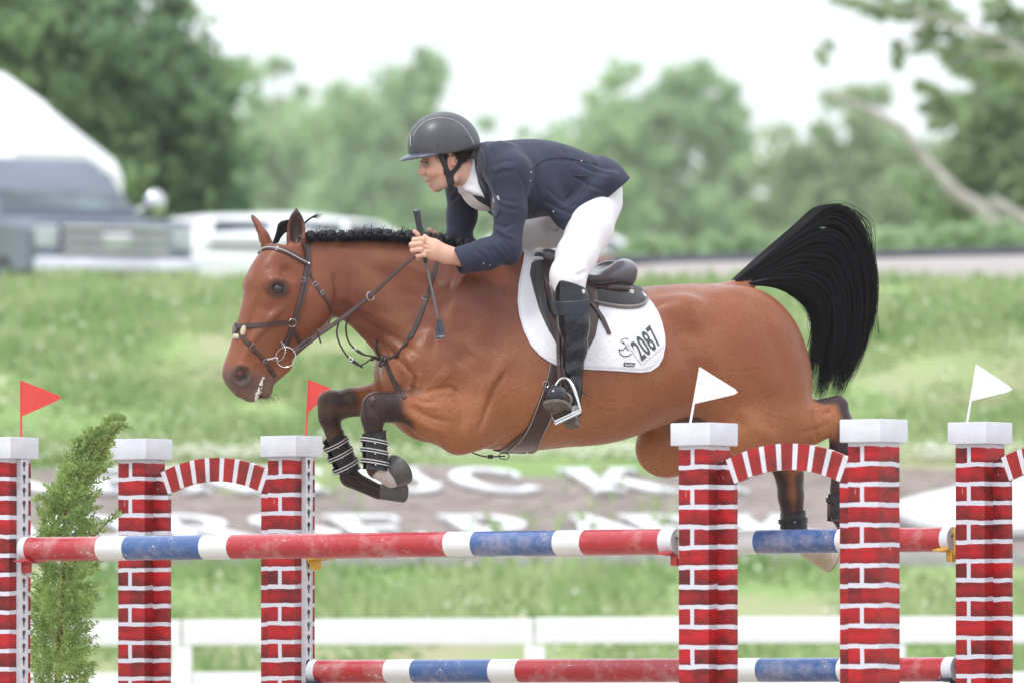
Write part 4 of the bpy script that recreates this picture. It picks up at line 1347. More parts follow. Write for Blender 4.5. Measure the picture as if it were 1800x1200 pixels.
# far fore
f.cone(q(755, 712, .14), q(690, 702, .15), 44 * u, 36 * u, .04, fl=.75)
f.ell(q(748, 748, .12), (48 * u, .06, 28 * u), .035, ang=-14)         # far elbow hanging below the chest
f.cone(q(690, 702, .15), q(618, 706, .155), 34 * u, 24.5 * u, .03, fl=.8)
f.ell(q(583, 711, .155), (25 * u, .045, 28 * u), .015, ang=40)
f.ell(q(578, 727, .155), (20 * u, .042, 22 * u), .012)
f.ell(q(600, 722, .155), (14 * u, .03, 14 * u), .015)
f.cone(q(618, 706, .155), q(590, 712, .155), 24 * u, 23 * u, .02, fl=.85)
f.cone(q(580, 738, .155), q(589, 766, .155), 18 * u, 15 * u, .015)
f.chain([q(589, 766, .155), q(602, 805, .155)], [15 * u, 14 * u], .01)
f.ell(q(614, 836, .155), (18 * u, .036, 18 * u), .012)
f.cone(q(616, 840, .155), q(666, 864, .155), 16 * u, 13.5 * u, .012)
# neck details: jugular groove, windpipe, crest, muscle split
f.cone(q(700, 445, -.0), q(560, 430, 0), .035, .02, .03)
f.cone(q(600, 548, -.085), q(690, 620, -.135), .012, .02, .03, op='sub')
f.cone(q(612, 545, 0), q(672, 602, 0), .035, .045, .03)
# flank fold and thigh edge
f.cone(q(1218, 700, -.285), q(1296, 742, -.265), .012, .014, .035, op='sub')
# ---------- head
DH = R(8)
CH, SH = math.cos(DH), math.sin(DH)
POLL = q(518, 420, 0)
def qh(px, py, lat=0.0):
    """like q, but on a plane turned about the poll; lat from the head's own middle plane"""
    p = q(px, py, 0)
    lo, hi = -.6, .6
    for _ in range(40):
        m = (lo + hi) / 2
        p = q(px, py, m)
        d = -(p[0] - POLL[0]) * SH + (p[1] - POLL[1]) * CH
        if d < lat: lo = m
        else: hi = m
    return p
ax = np.array([-.28 * CH, -.28 * SH, -.96]); bb = np.array([.96 * CH, .96 * SH, -.28]); cc_ = np.cross(ax, bb)
HS = [((476, 425), (548, 455), .070), ((459, 447), (563, 476), .080), ((441, 476), (575, 512), .092), ((432, 500), (582, 542), .098), ((430, 520), (578, 560), .092), ((424, 548), (562, 585), .077), ((416, 577), (537, 606), .064),
      ((408, 604), (508, 634), .056), ((400, 628), (482, 652), .053), ((394, 646), (470, 664), .054), ((392, 662), (462, 676), .052), ((396, 676), (454, 686), .046), ((404, 688), (450, 694), .036), ((416, 699), (444, 703), .022)]
Hc, Hhh = [], []
for a, b, w in HS:
    A, B = qh(*a), qh(*b)
    Hc.append((A + B) / 2); Hhh.append(float((B - A) @ bb) / 2)
f.loft(Hc, Hhh, [x[2] for x in HS], k=.03, e=[-.15, -.1, -.05, 0, 0, -.05, -.15, -.25, -.3, -.2, -.1, 0, 0, 0], axis=ax, b=bb, p=2.3)
f.ell(qh(465, 684, 0), (15 * u, .026, 18 * u), .012, ang=-20)              # chin
f.cone(qh(478, 662, 0), qh(500, 642, 0), .028, .030, .02)
for sg in (-1, 1):
    f.ell(qh(550, 535, sg * .062), (36 * u, .035, 52 * u), .03, ang=-25)   # cheek
    f.cone(qh(492, 545, sg * .082), qh(446, 600, sg * .060), .010, .007, .02)  # facial crest
    f.ell(qh(486 if sg < 0 else 474, 500, sg * (.088 if sg < 0 else .07)), (24 * u, .022, 19 * u), .02, ang=-30)   # orbit
    f.ell(qh(424, 662, sg * .034), (22 * u, .024, 22 * u), .012)           # nostril rim
    f.ell(qh(442, 694, sg * .016), (17 * u, .024, 12 * u), .012)           # upper lip
    f.cone(qh(462, 560, sg * .05), qh(426, 640, sg * .04), .020, .016, .03)
f.ell(qh(439, 498, .072), (13 * u, .030, 20 * u), .018, ang=-12)
# hollows: above the eye, beside the nose, mouth, nostrils
f.ell(qh(508, 478, -.098), (12 * u, .014, 14 * u), .02, op='sub')
f.cone(qh(470, 570, -.088), qh(440, 632, -.072), .010, .008, .025, op='sub')
f.cone(qh(480, 640, -.060), qh(457, 700, -.03), .0035, .0045, .008, op='sub')
f.cone(qh(463, 680, 0), qh(453, 708, 0), .005, .012, .006, op='sub')
f.cone(qh(463, 678, -.035), qh(454, 706, -.02), .004, .009, .006, op='sub')
f.ell(qh(488, 507.5, -.108), (13.5 * u, .018, 9 * u), .006, op='sub', ang=4)
f.ell(qh(425, 661, -.062), (11.5 * u, .026, 14.5 * u), .004, op='sub', ang=-16)
f.ell(qh(434, 655, -.066), (8 * u, .018, 8 * u), .006, op='sub')
f.ell(qh(412, 664, .06), (9 * u, .022, 13 * u), .006, op='sub')
# ears
def ear(tip, base, w, sgn, openv):
    T, B = np.array(tip), np.array(base)
    d = T - B; L = np.linalg.norm(d); d = d / L
    openv = np.array(openv, float); openv -= d * (openv @ d); openv /= np.linalg.norm(openv)
    side = np.cross(d, openv)
    M = (side, openv, d)
    f.ell(B + d * L * .42, (w, w * .62, L * .46), .012, M=M)
    f.cone(B + d * L * .5, T, w * .62, .004, .01)
    f.cone(B - d * .02, B + d * L * .25, w * .75, w * .85, .02)
    f.ell(B + d * L * .47 + openv * w * .62, (w * .66, w * .72, L * .37), .006, op='sub', M=M)
ear(q(521, 361, -.045), q(520, 440, -.055), .037, -1, (-.35, -1, 0.1))
ear(q(440, 373, .14), q(470, 432, .085), .030, 1, (-1, .25, 0.0))
f.smooth(1)
HV, HQ = f.mesh()
HV = relax(HV, HQ, 2)
HSTR = [
 ([(661, 596), (691, 621), (717, 651), (730, 663)], 3.5, -6), ([(668, 590), (700, 612), (728, 645)], 4, 3.5), ([(730, 660), (729, 673), (724, 686)], 3.5, -8), ([(738, 655), (737, 675), (733, 686)], 4, 4),
 ([(830, 615), (800, 640)], 17, -8), ([(770, 655), (785, 668)], 14, 5),
 ([(892, 650), (871, 681), (858, 712), (853, 728), (845, 746), (838, 762)], 4.5, -5), ([(884, 640), (860, 680), (842, 720)], 9, 4),
 ([(744, 688), (778, 680), (796, 681), (810, 696)], 3, -7), ([(750, 695), (780, 689), (800, 692)], 5, 5),
 ([(716, 694), (736, 704), (768, 706)], 3.2, -4), ([(722, 701), (745, 713), (775, 716)], 4.5, 3.5), ([(720, 712), (752, 731), (790, 741)], 5, -6.5), ([(712, 724), (748, 748), (790, 762)], 6, 4),
 ([(800, 700), (812, 725), (812, 755)], 6, -4), ([(905, 615), (865, 660), (838, 694)], 14, 4), ([(812, 455), (778, 540), (760, 610), (756, 640)], 8, -5), ([(826, 460), (796, 540), (782, 600)], 9, 3.5),
 ([(598, 532), (650, 572), (705, 600), (738, 625)], 6, -6), ([(592, 515), (650, 550), (710, 575)], 8, 3.5), ([(620, 462), (700, 492), (770, 535)], 10, -4), ([(600, 440), (700, 462), (790, 500)], 9, 2.5),
 ([(560, 428), (700, 434), (800, 448)], 6, -2.5), ([(592, 472), (600, 500), (598, 524)], 3, -3), ([(606, 480), (616, 505), (618, 530)], 3, -2.2), ([(600, 476), (608, 502), (608, 527)], 3, 2),
 ([(586, 478), (592, 512), (587, 552)], 4, -8),
 ([(484, 545), (468, 568), (452, 592)], 4.5, 4.5), ([(492, 553), (476, 576), (458, 602)], 4.5, -3), ([(532, 498), (522, 540), (530, 580), (520, 604)], 5, -2.5), ([(552, 500), (560, 540), (548, 575)], 14, 4),
 ([(500, 476)], 9, -5), ([(514, 494), (524, 505)], 5, 3), ([(462, 498), (468, 516), (482, 526)], 4, -2), ([(474, 495), (488, 490), (502, 496)], 4, 4), ([(456, 520), (440, 570), (424, 630)], 5, -3), ([(446, 510), (428, 580), (414, 630)], 5, 1.8),
 ([(478, 566), (462, 600), (455, 630), (440, 650)], 1.9, 2), ([(470, 590), (480, 612), (476, 634)], 1.8, 1.6), ([(412, 648), (422, 641), (436, 645), (442, 660), (436, 678)], 3.2, 3.4), ([(446, 640), (454, 664), (446, 690)], 3.5, -3), ([(466, 668), (474, 682)], 4, 2),
 ([(1203, 532)], 15, 6), ([(1203, 535), (1230, 575), (1262, 650), (1272, 700)], 13, 5), ([(1180, 570), (1212, 630), (1235, 690)], 16, -8), ([(1318, 528), (1358, 595), (1384, 680)], 11, -4), ([(1290, 540), (1330, 610), (1350, 700)], 18, 4),
 ([(1408, 590), (1420, 650), (1423, 705)], 5, -2.5), ([(1432, 706), (1433, 740), (1437, 778)], 4, -7), ([(1400, 762), (1430, 756), (1458, 742)], 4, -4), ([(1420, 720), (1448, 716), (1462, 712)], 4, 3), ([(1444, 728), (1462, 722)], 3, -4),
 ([(1300, 715), (1330, 750), (1370, 780)], 12, 4), ([(1130, 540), (1180, 560), (1230, 600)], 12, -3),
 ([(1030, 700), (1070, 716), (1120, 712)], 1.8, 2), ([(1000, 742), (1050, 752), (1110, 742)], 1.8, 1.8), ([(836, 640), (850, 668), (845, 700)], 1.8, 1.6), ([(1090, 660), (1110, 690), (1150, 700)], 22, -3), ([(940, 700), (990, 730), (1050, 745)], 20, 3),
 ([(664, 694), (648, 716), (650, 738)], 4, 2.5), ([(672, 700), (680, 716), (676, 736)], 3, -3.5), ([(645, 706), (658, 722)], 3, -2), ([(656, 746), (657, 762)], 3, 2),
 ([(1380, 815), (1386, 880)], 3, 2.5), ([(1398, 820), (1402, 890)], 2.5, -3.5)]
for i in range(6): HSTR.append(([(1010 + i * 30, 640), (1032 + i * 29, 725 - i * 3)], 8, -1.3))
HV = relief(HV, HQ, [(a_, w_, h_ * 1.3) for a_, w_, h_ in HSTR], mirror=True)
print("horse verts", len(HV))
# ---- coat colours (the coat's own markings, and painted shade at the groin)
bay = np.array([.265, .080, .034]); bay_d = np.array([.125, .030, .016]); bay_l = np.array([.48, .19, .072])
blk = np.array([.011, .011, .016]); grey = np.array([.115, .095, .09])
n = len(HV)
col = np.tile(bay, (n, 1))
P = HV
ns = (np.sin(P[:, 0] * 9 + P[:, 2] * 6) + np.sin(P[:, 0] * 4.1 - P[:, 2] * 11 + 1) + np.sin(P[:, 1] * 13 + P[:, 0] * 3)) / 6 + .5
low = sstep(-P[:, 2], -.02, .40)
lw = np.clip(.25 * low + .55 * low * ns, 0, 1)[:, None]
col = col * (1 - lw) + bay_l * lw
upn = sstep(-P[:, 0], .0, .6) * sstep(P[:, 2], -.30, .15)
upn = upn * (.62 + .38 * ns) * sstep(-P[:, 0], 1.7, 1.05) ** .5 if False else upn * (.70 + .30 * ns)
upn = upn * (1 - .55 * sstep(-P[:, 0], 1.08, 1.22))
col = col * (1 - .85 * upn[:, None]) + bay_d * (.85 * upn[:, None])
def paint(w, c):
    global col
    w = np.clip(w, 0, 1)[:, None]; col = col * (1 - w) + np.asarray(c) * w
def pcap(A, B, r0, r1, c, amt=1.0):
    d, t = segdist(P, A, B); paint(amt * (1 - sstep(d, r0, r1)), c)
# crest and dark edge under the mane, croup
pcap(q(540, 412), q(880, 440), .02, .055, blk, .75)
# points
for A, B in ((q(676, 714, -.18), q(640, 735, -.18)), (q(655, 740, -.178), q(662, 822, -.173)), (q(662, 822, -.173), q(668, 828, -.173))):
    pcap(A, B, .062, .10, blk)
pcap(q(720, 735, -.19), q(700, 730, -.19), .03, .06, blk, .9)
pcap(q(735, 690, -.19), q(690, 695, -.19), .02, .045, blk, .7)
for A, B in ((q(600, 712, .155), q(578, 722, .155)), (q(585, 740, .155), q(614, 838, .155)), (q(614, 838, .155), q(670, 866, .155))):
    pcap(A, B, .062, .095, blk)
for A, B in ((q(1488, 712, -.15), q(1488, 760, -.145)), (q(1480, 795, -.145), q(1478, 900, -.13)), (q(1476, 900, -.13), q(1492, 935, -.13))):
    pcap(A, B, .052, .085, blk, 1)
pcap(q(1446, 702, -.16), q(1482, 702, -.15), .024, .050, blk, 1)
for A, B in ((q(1375, 835, .15), q(1380, 925, .135)),):
    pcap(A, B, .040, .062, blk, 1)
pcap(q(1404, 840, .11), q(1404, 905, .11), .02, .04, blk, .95)
pcap(q(1390, 800, .14), q(1398, 880, .12), .012, .03, np.array([.16, .07, .035]), .6)
# near fore and far hind white pastern
pcap(q(672, 836, -.19), q(688, 846, -.19), .034, .040, np.array([.62, .56, .54]), 1)
pcap(q(1405, 950, .13), q(1440, 982, .13), .05, .07, np.array([.60, .50, .42]), 1)
# muzzle, eye surround, ears
pcap(qh(410, 680, 0), qh(462, 690, 0), .050, .115, grey, .80)
pcap(qh(426, 664, -.055), qh(424, 662, -.055), .032, .055, np.array([.07, .058, .058]), .9)
pcap(qh(426, 662, -.050), qh(426, 662, -.048), .017, .024, np.array([.02, .016, .018]), 1)
pcap(qh(421, 655, -.042), qh(421, 655, -.040), .006, .013, np.array([.36, .10, .09]), .8)
pcap(qh(485, 508, -.10), qh(492, 509, -.10), .026, .048, np.array([.06, .042, .04]), .85)
pcap(qh(436, 470, 0), qh(452, 500, -.03), .008, .02, np.array([.42, .22, .15]), .25)
e0, e1 = q(521, 358, -.05), q(519, 432, -.06)
d, t = segdist(P, e0, e1); facing = np.clip(-(P[:, 1] - (e0[1] + (e1[1] - e0[1]) * t)) / .02, -1, 1)
paint((d < .05) * (t < .97) * (t > 0.02) * sstep(facing, -.9, -.35) * .0, blk)
inner = (d < .030) & (t > .05) & (t < .93)
paint(inner * 1.0 * sstep(.032 - d, 0, .008), (.004, .004, .005))
pcap(q(521, 362, -.045), q(521, 376, -.045), .012, .03, blk, .95)
pcap(q(440, 373, .14), q(446, 386, .13), .008, .02, np.array([.10, .09, .10]), .9)
# deep shade between belly and thighs painted in dark, over the sheath skin
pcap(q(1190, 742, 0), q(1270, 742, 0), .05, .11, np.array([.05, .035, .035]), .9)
cm_ = NT("bay_coat_mat")
at = cm_.n("ShaderNodeVertexColor", layer_name="Col")
n1 = cm_.rng(cm_.noise(5, 5, .6), .3, .7)
n2 = cm_.noise(130, 3, .6, vec=cm_.scalev(cm_.coord(), (1, 1, .35)))
cc = cm_.mix(cm_.math('MULTIPLY', n1, .28), at.outputs[0], cm_.mix(.5, at.outputs[0], (.12, .045, .025)))
dp = cm_.n("ShaderNodeTexVoronoi"); dp.inputs["Scale"].default_value = 19
cc = cm_.mix(cm_.math('MULTIPLY', cm_.rng(dp.outputs["Distance"], .2, .75, 0, .16), cm_.rng(cm_.noise(3, 2), .4, .6)), cc, (.5, .26, .12))
cc = cm_.mix(cm_.rng(cm_.noise(230, 3, .6, vec=cm_.scalev(cm_.coord(), (.4, .4, 1))), .38, .66, 0, .38), cc, (.10, .035, .02))
cc = cm_.mix(cm_.math('MULTIPLY', cm_.math('GREATER_THAN', cm_.noise(75, 2, .5), .76), .35), cc, (.45, .3, .22))
cm_.set(Base_Color=cc, Roughness=cm_.rng(cm_.noise(11, 4), .32, .68, .28, .52))
cm_.b.inputs["Specular IOR Level"].default_value = .24; cm_.b.inputs["Coat Weight"].default_value = .10; cm_.b.inputs["Coat Roughness"].default_value = .28
cm_.b.inputs["Sheen Weight"].default_value = .05; cm_.b.inputs["Sheen Roughness"].default_value = .35
cm_.b.inputs["Sheen Tint"].default_value = (.85, .8, .85, 1)
hh = cm_.math('ADD', cm_.math('MULTIPLY', n2, .55), cm_.math('MULTIPLY', cm_.noise(24, 5, .62, dist=.4), 1.5))
# fine veins over shoulder and face
vn = cm_.n("ShaderNodeTexVoronoi", feature='DISTANCE_TO_EDGE'); vn.inputs["Scale"].default_value = 4.2
dn = cm_.n("ShaderNodeVectorMath", operation='ADD'); sc_ = cm_.n("ShaderNodeVectorMath", operation='SCALE'); sc_.inputs[3].default_value = .16
cm_.l(cm_.noise(6, 3, .5, out="Color"), sc_.inputs[0]); cm_.l(cm_.coord(), dn.inputs[0]); cm_.l(sc_.outputs[0], dn.inputs[1]); cm_.l(dn.outputs[0], vn.inputs["Vector"])
vein = cm_.rng(vn.outputs["Distance"], .0, .03, 1, 0, True)
vmask = cm_.rng(cm_.noise(3.2, 2), .54, .62)
hh = cm_.math('ADD', hh, cm_.math('MULTIPLY', cm_.math('MULTIPLY', vein, vmask), .45))
cm_.bump(hh, .5, .0035)
HW = L2W(HV)
horse = mesh_np("horse", HW, HQ, cm_.mat, cols=col)
tag(horse, "glossy bay horse with black legs and tail in mid-jump over the poles", "horse")
horse.data.update()
HBV = BVHTree.FromPolygons([tuple(v) for v in HW], [tuple(int(i) for i in f_) for f_ in HQ])
# ---- shared helpers for things lying on the body
CAMP = Vector((0, 0, CAMZ))
def cast(px, py, bvh=None, maxlat=.6):
    b = bvh or HBV
    tgt = Vector(W3(px, py, 40.0)); d = (tgt - CAMP).normalized()
    o = CAMP + d * 36
    hit = b.ray_cast(o, d)
    if hit[0] is not None: return Vector(hit[0]), Vector(hit[1])
    # beside the silhouette: take the nearest surface to the line
    best = None
    for k in range(60):
        p = CAMP + d * (39.2 + k * .028)
        r = b.find_nearest(p)
        if r[0] is not None and (best is None or r[3] < best[2]): best = (r[0], r[1], r[3])
    n = Vector(best[1])
    if n.dot(d) > 0: n = n - d * n.dot(d) * 1.2
    return Vector(best[0]), n.normalized()
def ipath(P, step=6):
    P = np.asarray(P, float)
    L = np.linalg.norm(np.diff(P, axis=0), axis=1).sum()
    return catmull(P, max(4, int(L / step)))
def strap(m, P, w, th=.003, off=.0015, mi=0, bvh=None, step=6, smooth=2):
    """leather strap draped on the body along photo points P; w width px (number or per-point list)"""
    Q_ = ipath(P, step); n = len(Q_)
    ww = np.interp(np.linspace(0, 1, n), np.linspace(0, 1, len(w)), w) if hasattr(w, '__len__') else np.full(n, float(w))
    H = [cast(a, b, bvh) for a, b in Q_]
    pos = np.array([h[0][:] for h in H]); nor = np.array([h[1][:] for h in H])
    for _ in range(smooth):
        pos[1:-1] = .5 * pos[1:-1] + .25 * (pos[:-2] + pos[2:]); nor[1:-1] = .5 * nor[1:-1] + .25 * (nor[:-2] + nor[2:])
    ribbon(m, pos, nor, ww * PXM, th, off, mi)
def ribbon(m, pos, nor, w, th, off, mi=0):
    pos = np.asarray(pos); nor = np.asarray(nor); n = len(pos)
    w = np.full(n, w) if np.isscalar(w) else np.asarray(w)
    V = []
    for i in range(n):
        t = pos[min(i + 1, n - 1)] - pos[max(i - 1, 0)]; t /= np.linalg.norm(t) + 1e-9
        N = nor[i] - t * (nor[i] @ t); N /= np.linalg.norm(N) + 1e-9
        sd = np.cross(t, N) * w[i] / 2
        c = pos[i] + N * off
        V += [c - sd, c - sd * .88 + N * th, c + sd * .88 + N * th, c + sd, c + sd - N * .004, c - sd - N * .004]
    k = 6
    Fc = [(i * k + a, i * k + (a + 1) % k, (i + 1) * k + (a + 1) % k, (i + 1) * k + a) for i in range(n - 1) for a in range(k)]
    Fc += [tuple(range(k)), tuple((n - 1) * k + a for a in range(k))[::-1]]
    m.add(V, Fc, mi)
def sheet_drape(poly, off, th, rings=14, npt=110, bvh=None, ctr=None, edge=.75, puff=0.0):
    """closed sheet draped on the body inside photo polygon poly -> (V, F) with thickness"""
    P = np.asarray(poly, float); P = np.vstack([P, P[:1]])
    L = np.concatenate([[0], np.cumsum(np.linalg.norm(np.diff(P, axis=0), axis=1))])
    t = np.linspace(0, L[-1], npt, endpoint=False)
    out = np.stack([np.interp(t, L, P[:, 0]), np.interp(t, L, P[:, 1])], 1)
    c = np.array(ctr) if ctr is not None else out.mean(0)
    V = []; N = []; E = []
    for j in range(rings + 1):
        r = 1 - (j / rings) ** 1.0
        for p in out:
            x = c + (p - c) * r
            a, n = cast(x[0], x[1], bvh); V.append(a[:]); N.append(n[:]); E.append(min(1, (1 - r) / .04))
    V = np.array(V); N = np.array(N); E = np.array(E)
    G = V.reshape(rings + 1, npt, 3); GN = N.reshape(rings + 1, npt, 3)
    for _ in range(3):
        G[1:-1] = .5 * G[1:-1] + .125 * (G[:-2] + G[2:] + np.roll(G[1:-1], 1, 1) + np.roll(G[1:-1], -1, 1))
        GN[1:-1] = .5 * GN[1:-1] + .125 * (GN[:-2] + GN[2:] + np.roll(GN[1:-1], 1, 1) + np.roll(GN[1:-1], -1, 1))
    N = GN.reshape(-1, 3); N /= np.linalg.norm(N, axis=1)[:, None] + 1e-9
    V = G.reshape(-1, 3)
    top = V + N * (off + th * (edge + (1 - edge) * E))[:, None]
    bot = V - N * .002
    k = npt; Fc = []
    for j in range(rings):
        for i in range(npt):
            i2 = (i + 1) % npt
            Fc.append((j * k + i, j * k + i2, (j + 1) * k + i2, (j + 1) * k + i))
    n0 = len(V)
    for i in range(npt): Fc.append((i, (i + 1) % npt, n0 + (i + 1) % npt, n0 + i))
    VV = np.vstack([top, bot[:npt]])
    return VV, Fc, out
def strands(paths, rad, seg=3):
    """many tapered hairs: paths (n, m, 3) -> V, F"""
    paths = np.asarray(paths); n, m_, _ = paths.shape
    T = np.gradient(paths, axis=1); T /= np.linalg.norm(T, axis=2)[..., None] + 1e-9
    ref = np.array([0.3, -1, .2]); A = np.cross(T, ref); A /= np.linalg.norm(A, axis=2)[..., None] + 1e-9
    B = np.cross(T, A)
    rad = np.asarray(rad)
    V = np.stack([paths + rad[..., None] * (A * math.cos(2 * PI * k / seg) + B * math.sin(2 * PI * k / seg)) for k in range(seg)], 2)
    idx = np.arange(n * m_ * seg).reshape(n, m_, seg)
    Fs = []
    for k in range(seg):
        k2 = (k + 1) % seg
        Fs.append(np.stack([idx[:, :-1, k], idx[:, :-1, k2], idx[:, 1:, k2], idx[:, 1:, k]], -1).reshape(-1, 4))
    return V.reshape(-1, 3), np.concatenate(Fs)
hair_m = NT("black_hair_mat")
hair_m.set(Base_Color=hair_m.mix(hair_m.noise(9, 3), (.004, .004, .006), (.012, .011, .015)), Roughness=.42); hair_m.b.inputs['Specular IOR Level'].default_value = .22
hair_m = hair_m.mat
# ---------------- tail
def QL(pts, lat): return np.array([q(a, b, lat) for a, b in pts])
g_out = [(1290, 493), (1340, 450), (1400, 400), (1448, 362), (1492, 380), (1524, 450), (1529, 530), (1506, 618), (1466, 704)]
g_mid = [(1294, 495), (1348, 460), (1410, 425), (1452, 420), (1480, 455), (1492, 520), (1490, 585), (1478, 645), (1458, 700)]
g_mi2 = [(1304, 497), (1352, 480), (1400, 468), (1440, 482), (1460, 520), (1466, 565), (1462, 610), (1452, 655), (1440, 702)]
g_in = [(1302, 502), (1345, 500), (1385, 508), (1415, 530), (1432, 560), (1434, 595), (1424, 635), (1424, 668), (1431, 708)]
GD = [catmull(QL(g, 0.0), 40) for g in (g_in, g_mi2, g_mid, g_out)]
NS = 11000
rg = np.random.default_rng(3)
a = rg.random(NS) ** .9 * 3
# clump strands so the hair hangs in locks
cl = rg.random(90) * 3; near = np.argmin(np.abs(a[:, None] - cl[None]), 1); a = a * .55 + cl[near] * .45
a = np.clip(a, 0, 2.999); i0 = a.astype(int); fr = a - i0
G_ = np.array(GD)
base = G_[i0] * (1 - fr)[:, None, None] + G_[i0 + 1] * fr[:, None, None]
end = np.clip(rg.beta(5, 1.3, NS) * 1.03, .3, 1.0) * (1 - .16 * rg.random(90)[near])
end = np.where((a < .55), end * rg.uniform(.55, 1.0, NS), end)
sidx = end[:, None] * np.linspace(0, 39, 22)[None]
s0 = sidx.astype(int).clip(0, 38); sf = (sidx - s0)[..., None]
Pth = np.take_along_axis(base, s0[..., None], 1) * (1 - sf) + np.take_along_axis(base, (s0 + 1)[..., None], 1) * sf
tt = np.linspace(0, 1, 22)
latl = rg.uniform(-1, 1, NS) * .4 + rg.choice(rg.uniform(-1, 1, 90), NS) * .6
env = np.interp(tt, [0, .25, .55, 1], [.03, .065, .085, .07])
Pth[..., 1] += latl[:, None] * env[None]
lk = rg.uniform(-1, 1, (90, 3))[near]
Pth[..., 0] += lk[:, 0][:, None] * tt[None] ** 2 * .035 + rg.normal(0, .004, NS)[:, None] * tt[None] + .002 * np.sin(tt[None] * 6 + rg.uniform(0, 6, NS)[:, None])
Pth[..., 2] += lk[:, 1][:, None] * .012 * tt[None] + rg.normal(0, .004, NS)[:, None] * tt[None] + .0015 * np.sin(tt[None] * 5 + rg.uniform(0, 6, NS)[:, None])
rd = .0014 * np.interp(tt, [0, .1, .7, 1], [.8, 1, .9, .15])[None] * rg.uniform(.6, 1.3, NS)[:, None]
V1, F1 = strands(L2W(Pth), rd)
# strays
ns = 26
pt = []
for i in range(ns):
    k = rg.random()
    o = rg.normal(0, .01, 2)
    g = catmull(QL([(1440 + 20 * k, 372), (1480 + 10 * k, 366), (1515 + 18 * rg.random(), 395), (1526 + 14 * rg.random(), 450 + 40 * rg.random()), (1534 + 8 * rg.random(), 500 + 90 * k)], rg.uniform(-.05, .05)), 22)
    pt.append(g + np.array([o[0], 0, o[1]]))
V2, F2 = strands(L2W(np.array(pt)), np.full((ns, 22), .0007))
tail = mesh_np("tail", np.vstack([V1, V2]), np.vstack([F1, F2 + len(V1)]), hair_m, horse, world=True)
# ---------------- braided mane and forelock
m = MB()
cr = catmull([(543, 409), (600, 407), (660, 406), (710, 408), (760, 413), (800, 419), (840, 426), (880, 434), (915, 442)], 200)
rr_ = random.Random(5)
m.tube([L2W(q(a, b + 8, -.004)) for a, b in cr[::6]], [.014] * len(cr[::6]), 8)
pxs = 546
kn = []
while pxs < 912:
    y = float(np.interp(pxs, cr[:, 0], cr[:, 1])) + 4.5
    w = rr_.uniform(10, 17); y += rr_.uniform(-1, 1.2)
    c = q(pxs, y, -.012); kn.append((pxs, y))
    for (dx, dy, r, lt) in ((0, 0, w * .56, -.016), (2, -3.5, w * .42, -.004), (-3, 3, w * .42, -.028), (4, 5, w * .38, -.034), (0, -1, w * .5, .012)):
        m.sphere(L2W(q(pxs + dx, y + dy, lt)), r * PXM * rr_.uniform(.75, 1.2), sc=(rr_.uniform(1, 1.4), 1.1, rr_.uniform(.7, .9)), seg=10, rings=7)
    pxs += w * 1.32
pt = []
for i in range(420):
    k = rr_.random()
    x, y = kn[int(k * (len(kn) - .01))]; x += rr_.gauss(0, 6)
    L = rr_.uniform(1, 5) if rr_.random() < .88 else rr_.uniform(6, 17)
    dx = rr_.gauss(.2, .5) * L
    p0, p1 = q(x, y - 2, rr_.uniform(-.02, .015)), q(x + dx, y - 6 - L * .75, rr_.uniform(-.02, .015))
    mid_ = (p0 + p1) / 2 + np.array([rr_.gauss(0, .004), 0, .003])
    pt.append([p0, mid_, p1])
# short mane hair between knots and crest
for i in range(1500):
    x, y = kn[int(rr_.random() * (len(kn) - .01))]; x += rr_.gauss(0, 6)
    p0 = q(x + rr_.gauss(0, 2), y + 10 + rr_.gauss(0, 2), -.055 + rr_.gauss(0, .008)); p1 = q(x, y + 1, -.026)
    pt.append([p0, (p0 + p1) / 2 + np.array([0, -.004, 0]), p1])
pt = np.array(pt)
V1, F1 = strands(L2W(pt), np.tile([.0014, .0011, .0004], (len(pt), 1)))
m.add(V1, F1)
m.build("mane", hair_m, horse, world=True, fixn=False)
pt = []
for i in range(1100):
    k = rr_.random(); lt = rr_.uniform(-.035, .03)
    g = [(536 - 4 * k, 404 - 10 * k), (518 - 8 * k, 387 + 18 * (1 - k) * rr_.random()), (500 - 8 * k, 392 + 18 * (1 - k)), (487 + 6 * (1 - k), 408 + 10 * (1 - k)), (479 + 10 * (1 - k) * rr_.random(), 431 - 4 * (1 - k))]
    pt.append(catmull(QL(g, lt), 10) + np.array([0, rr_.gauss(0, .004), 0]))
for i in range(46):
    e = rr_.random()
    g = [(530, 400), (538, 392 - 4 * e), (548 + 4 * e, 384 - 5 * e), (556 + 12 * rr_.random(), 380 + 8 * rr_.gauss(0, .5))]
    pt.append(catmull(QL(g, rr_.uniform(-.02, .03)), 10))
pt = np.array(pt)
rd = np.tile(np.interp(np.linspace(0, 1, 10), [0, .6, 1], [.0016, .0015, .0003]), (len(pt), 1)); rd[-46:] *= .5
V1, F1 = strands(L2W(pt), rd)
mesh_np("forelock", V1, F1, hair_m, horse, world=True)
# whiskers on chin, and foam at the mouth
pt = []
for i in range(26):
    a = qh(466 + rr_.gauss(0, 8), 692 + rr_.gauss(0, 3), rr_.uniform(-.03, .03)); pt.append([a, a + np.array([rr_.gauss(.01, .01), rr_.gauss(0, .004), -.012]), a + np.array([rr_.gauss(.025, .012), rr_.gauss(0, .008), -.03])])
V1, F1 = strands(L2W(np.array(pt)), np.tile([.0006, .0005, .0002], (len(pt), 1)))
mesh_np("whiskers", V1, F1, hair_m, horse, world=True)
foam = simple("foam_mat", (.74, .74, .66), (.6, .6, .52), 60, .5, bump=.5, bscale=200)
m = MB()
for i in range(46):
    t = rr_.random(); x = 463 - 14 * t + rr_.gauss(0, 1.2); y = 662 + 40 * t + rr_.gauss(0, 1.5)
    a, nn_ = cast(x, y); m.sphere(a + nn_ * .001, rr_.uniform(.0025, .0055), seg=6, rings=5)
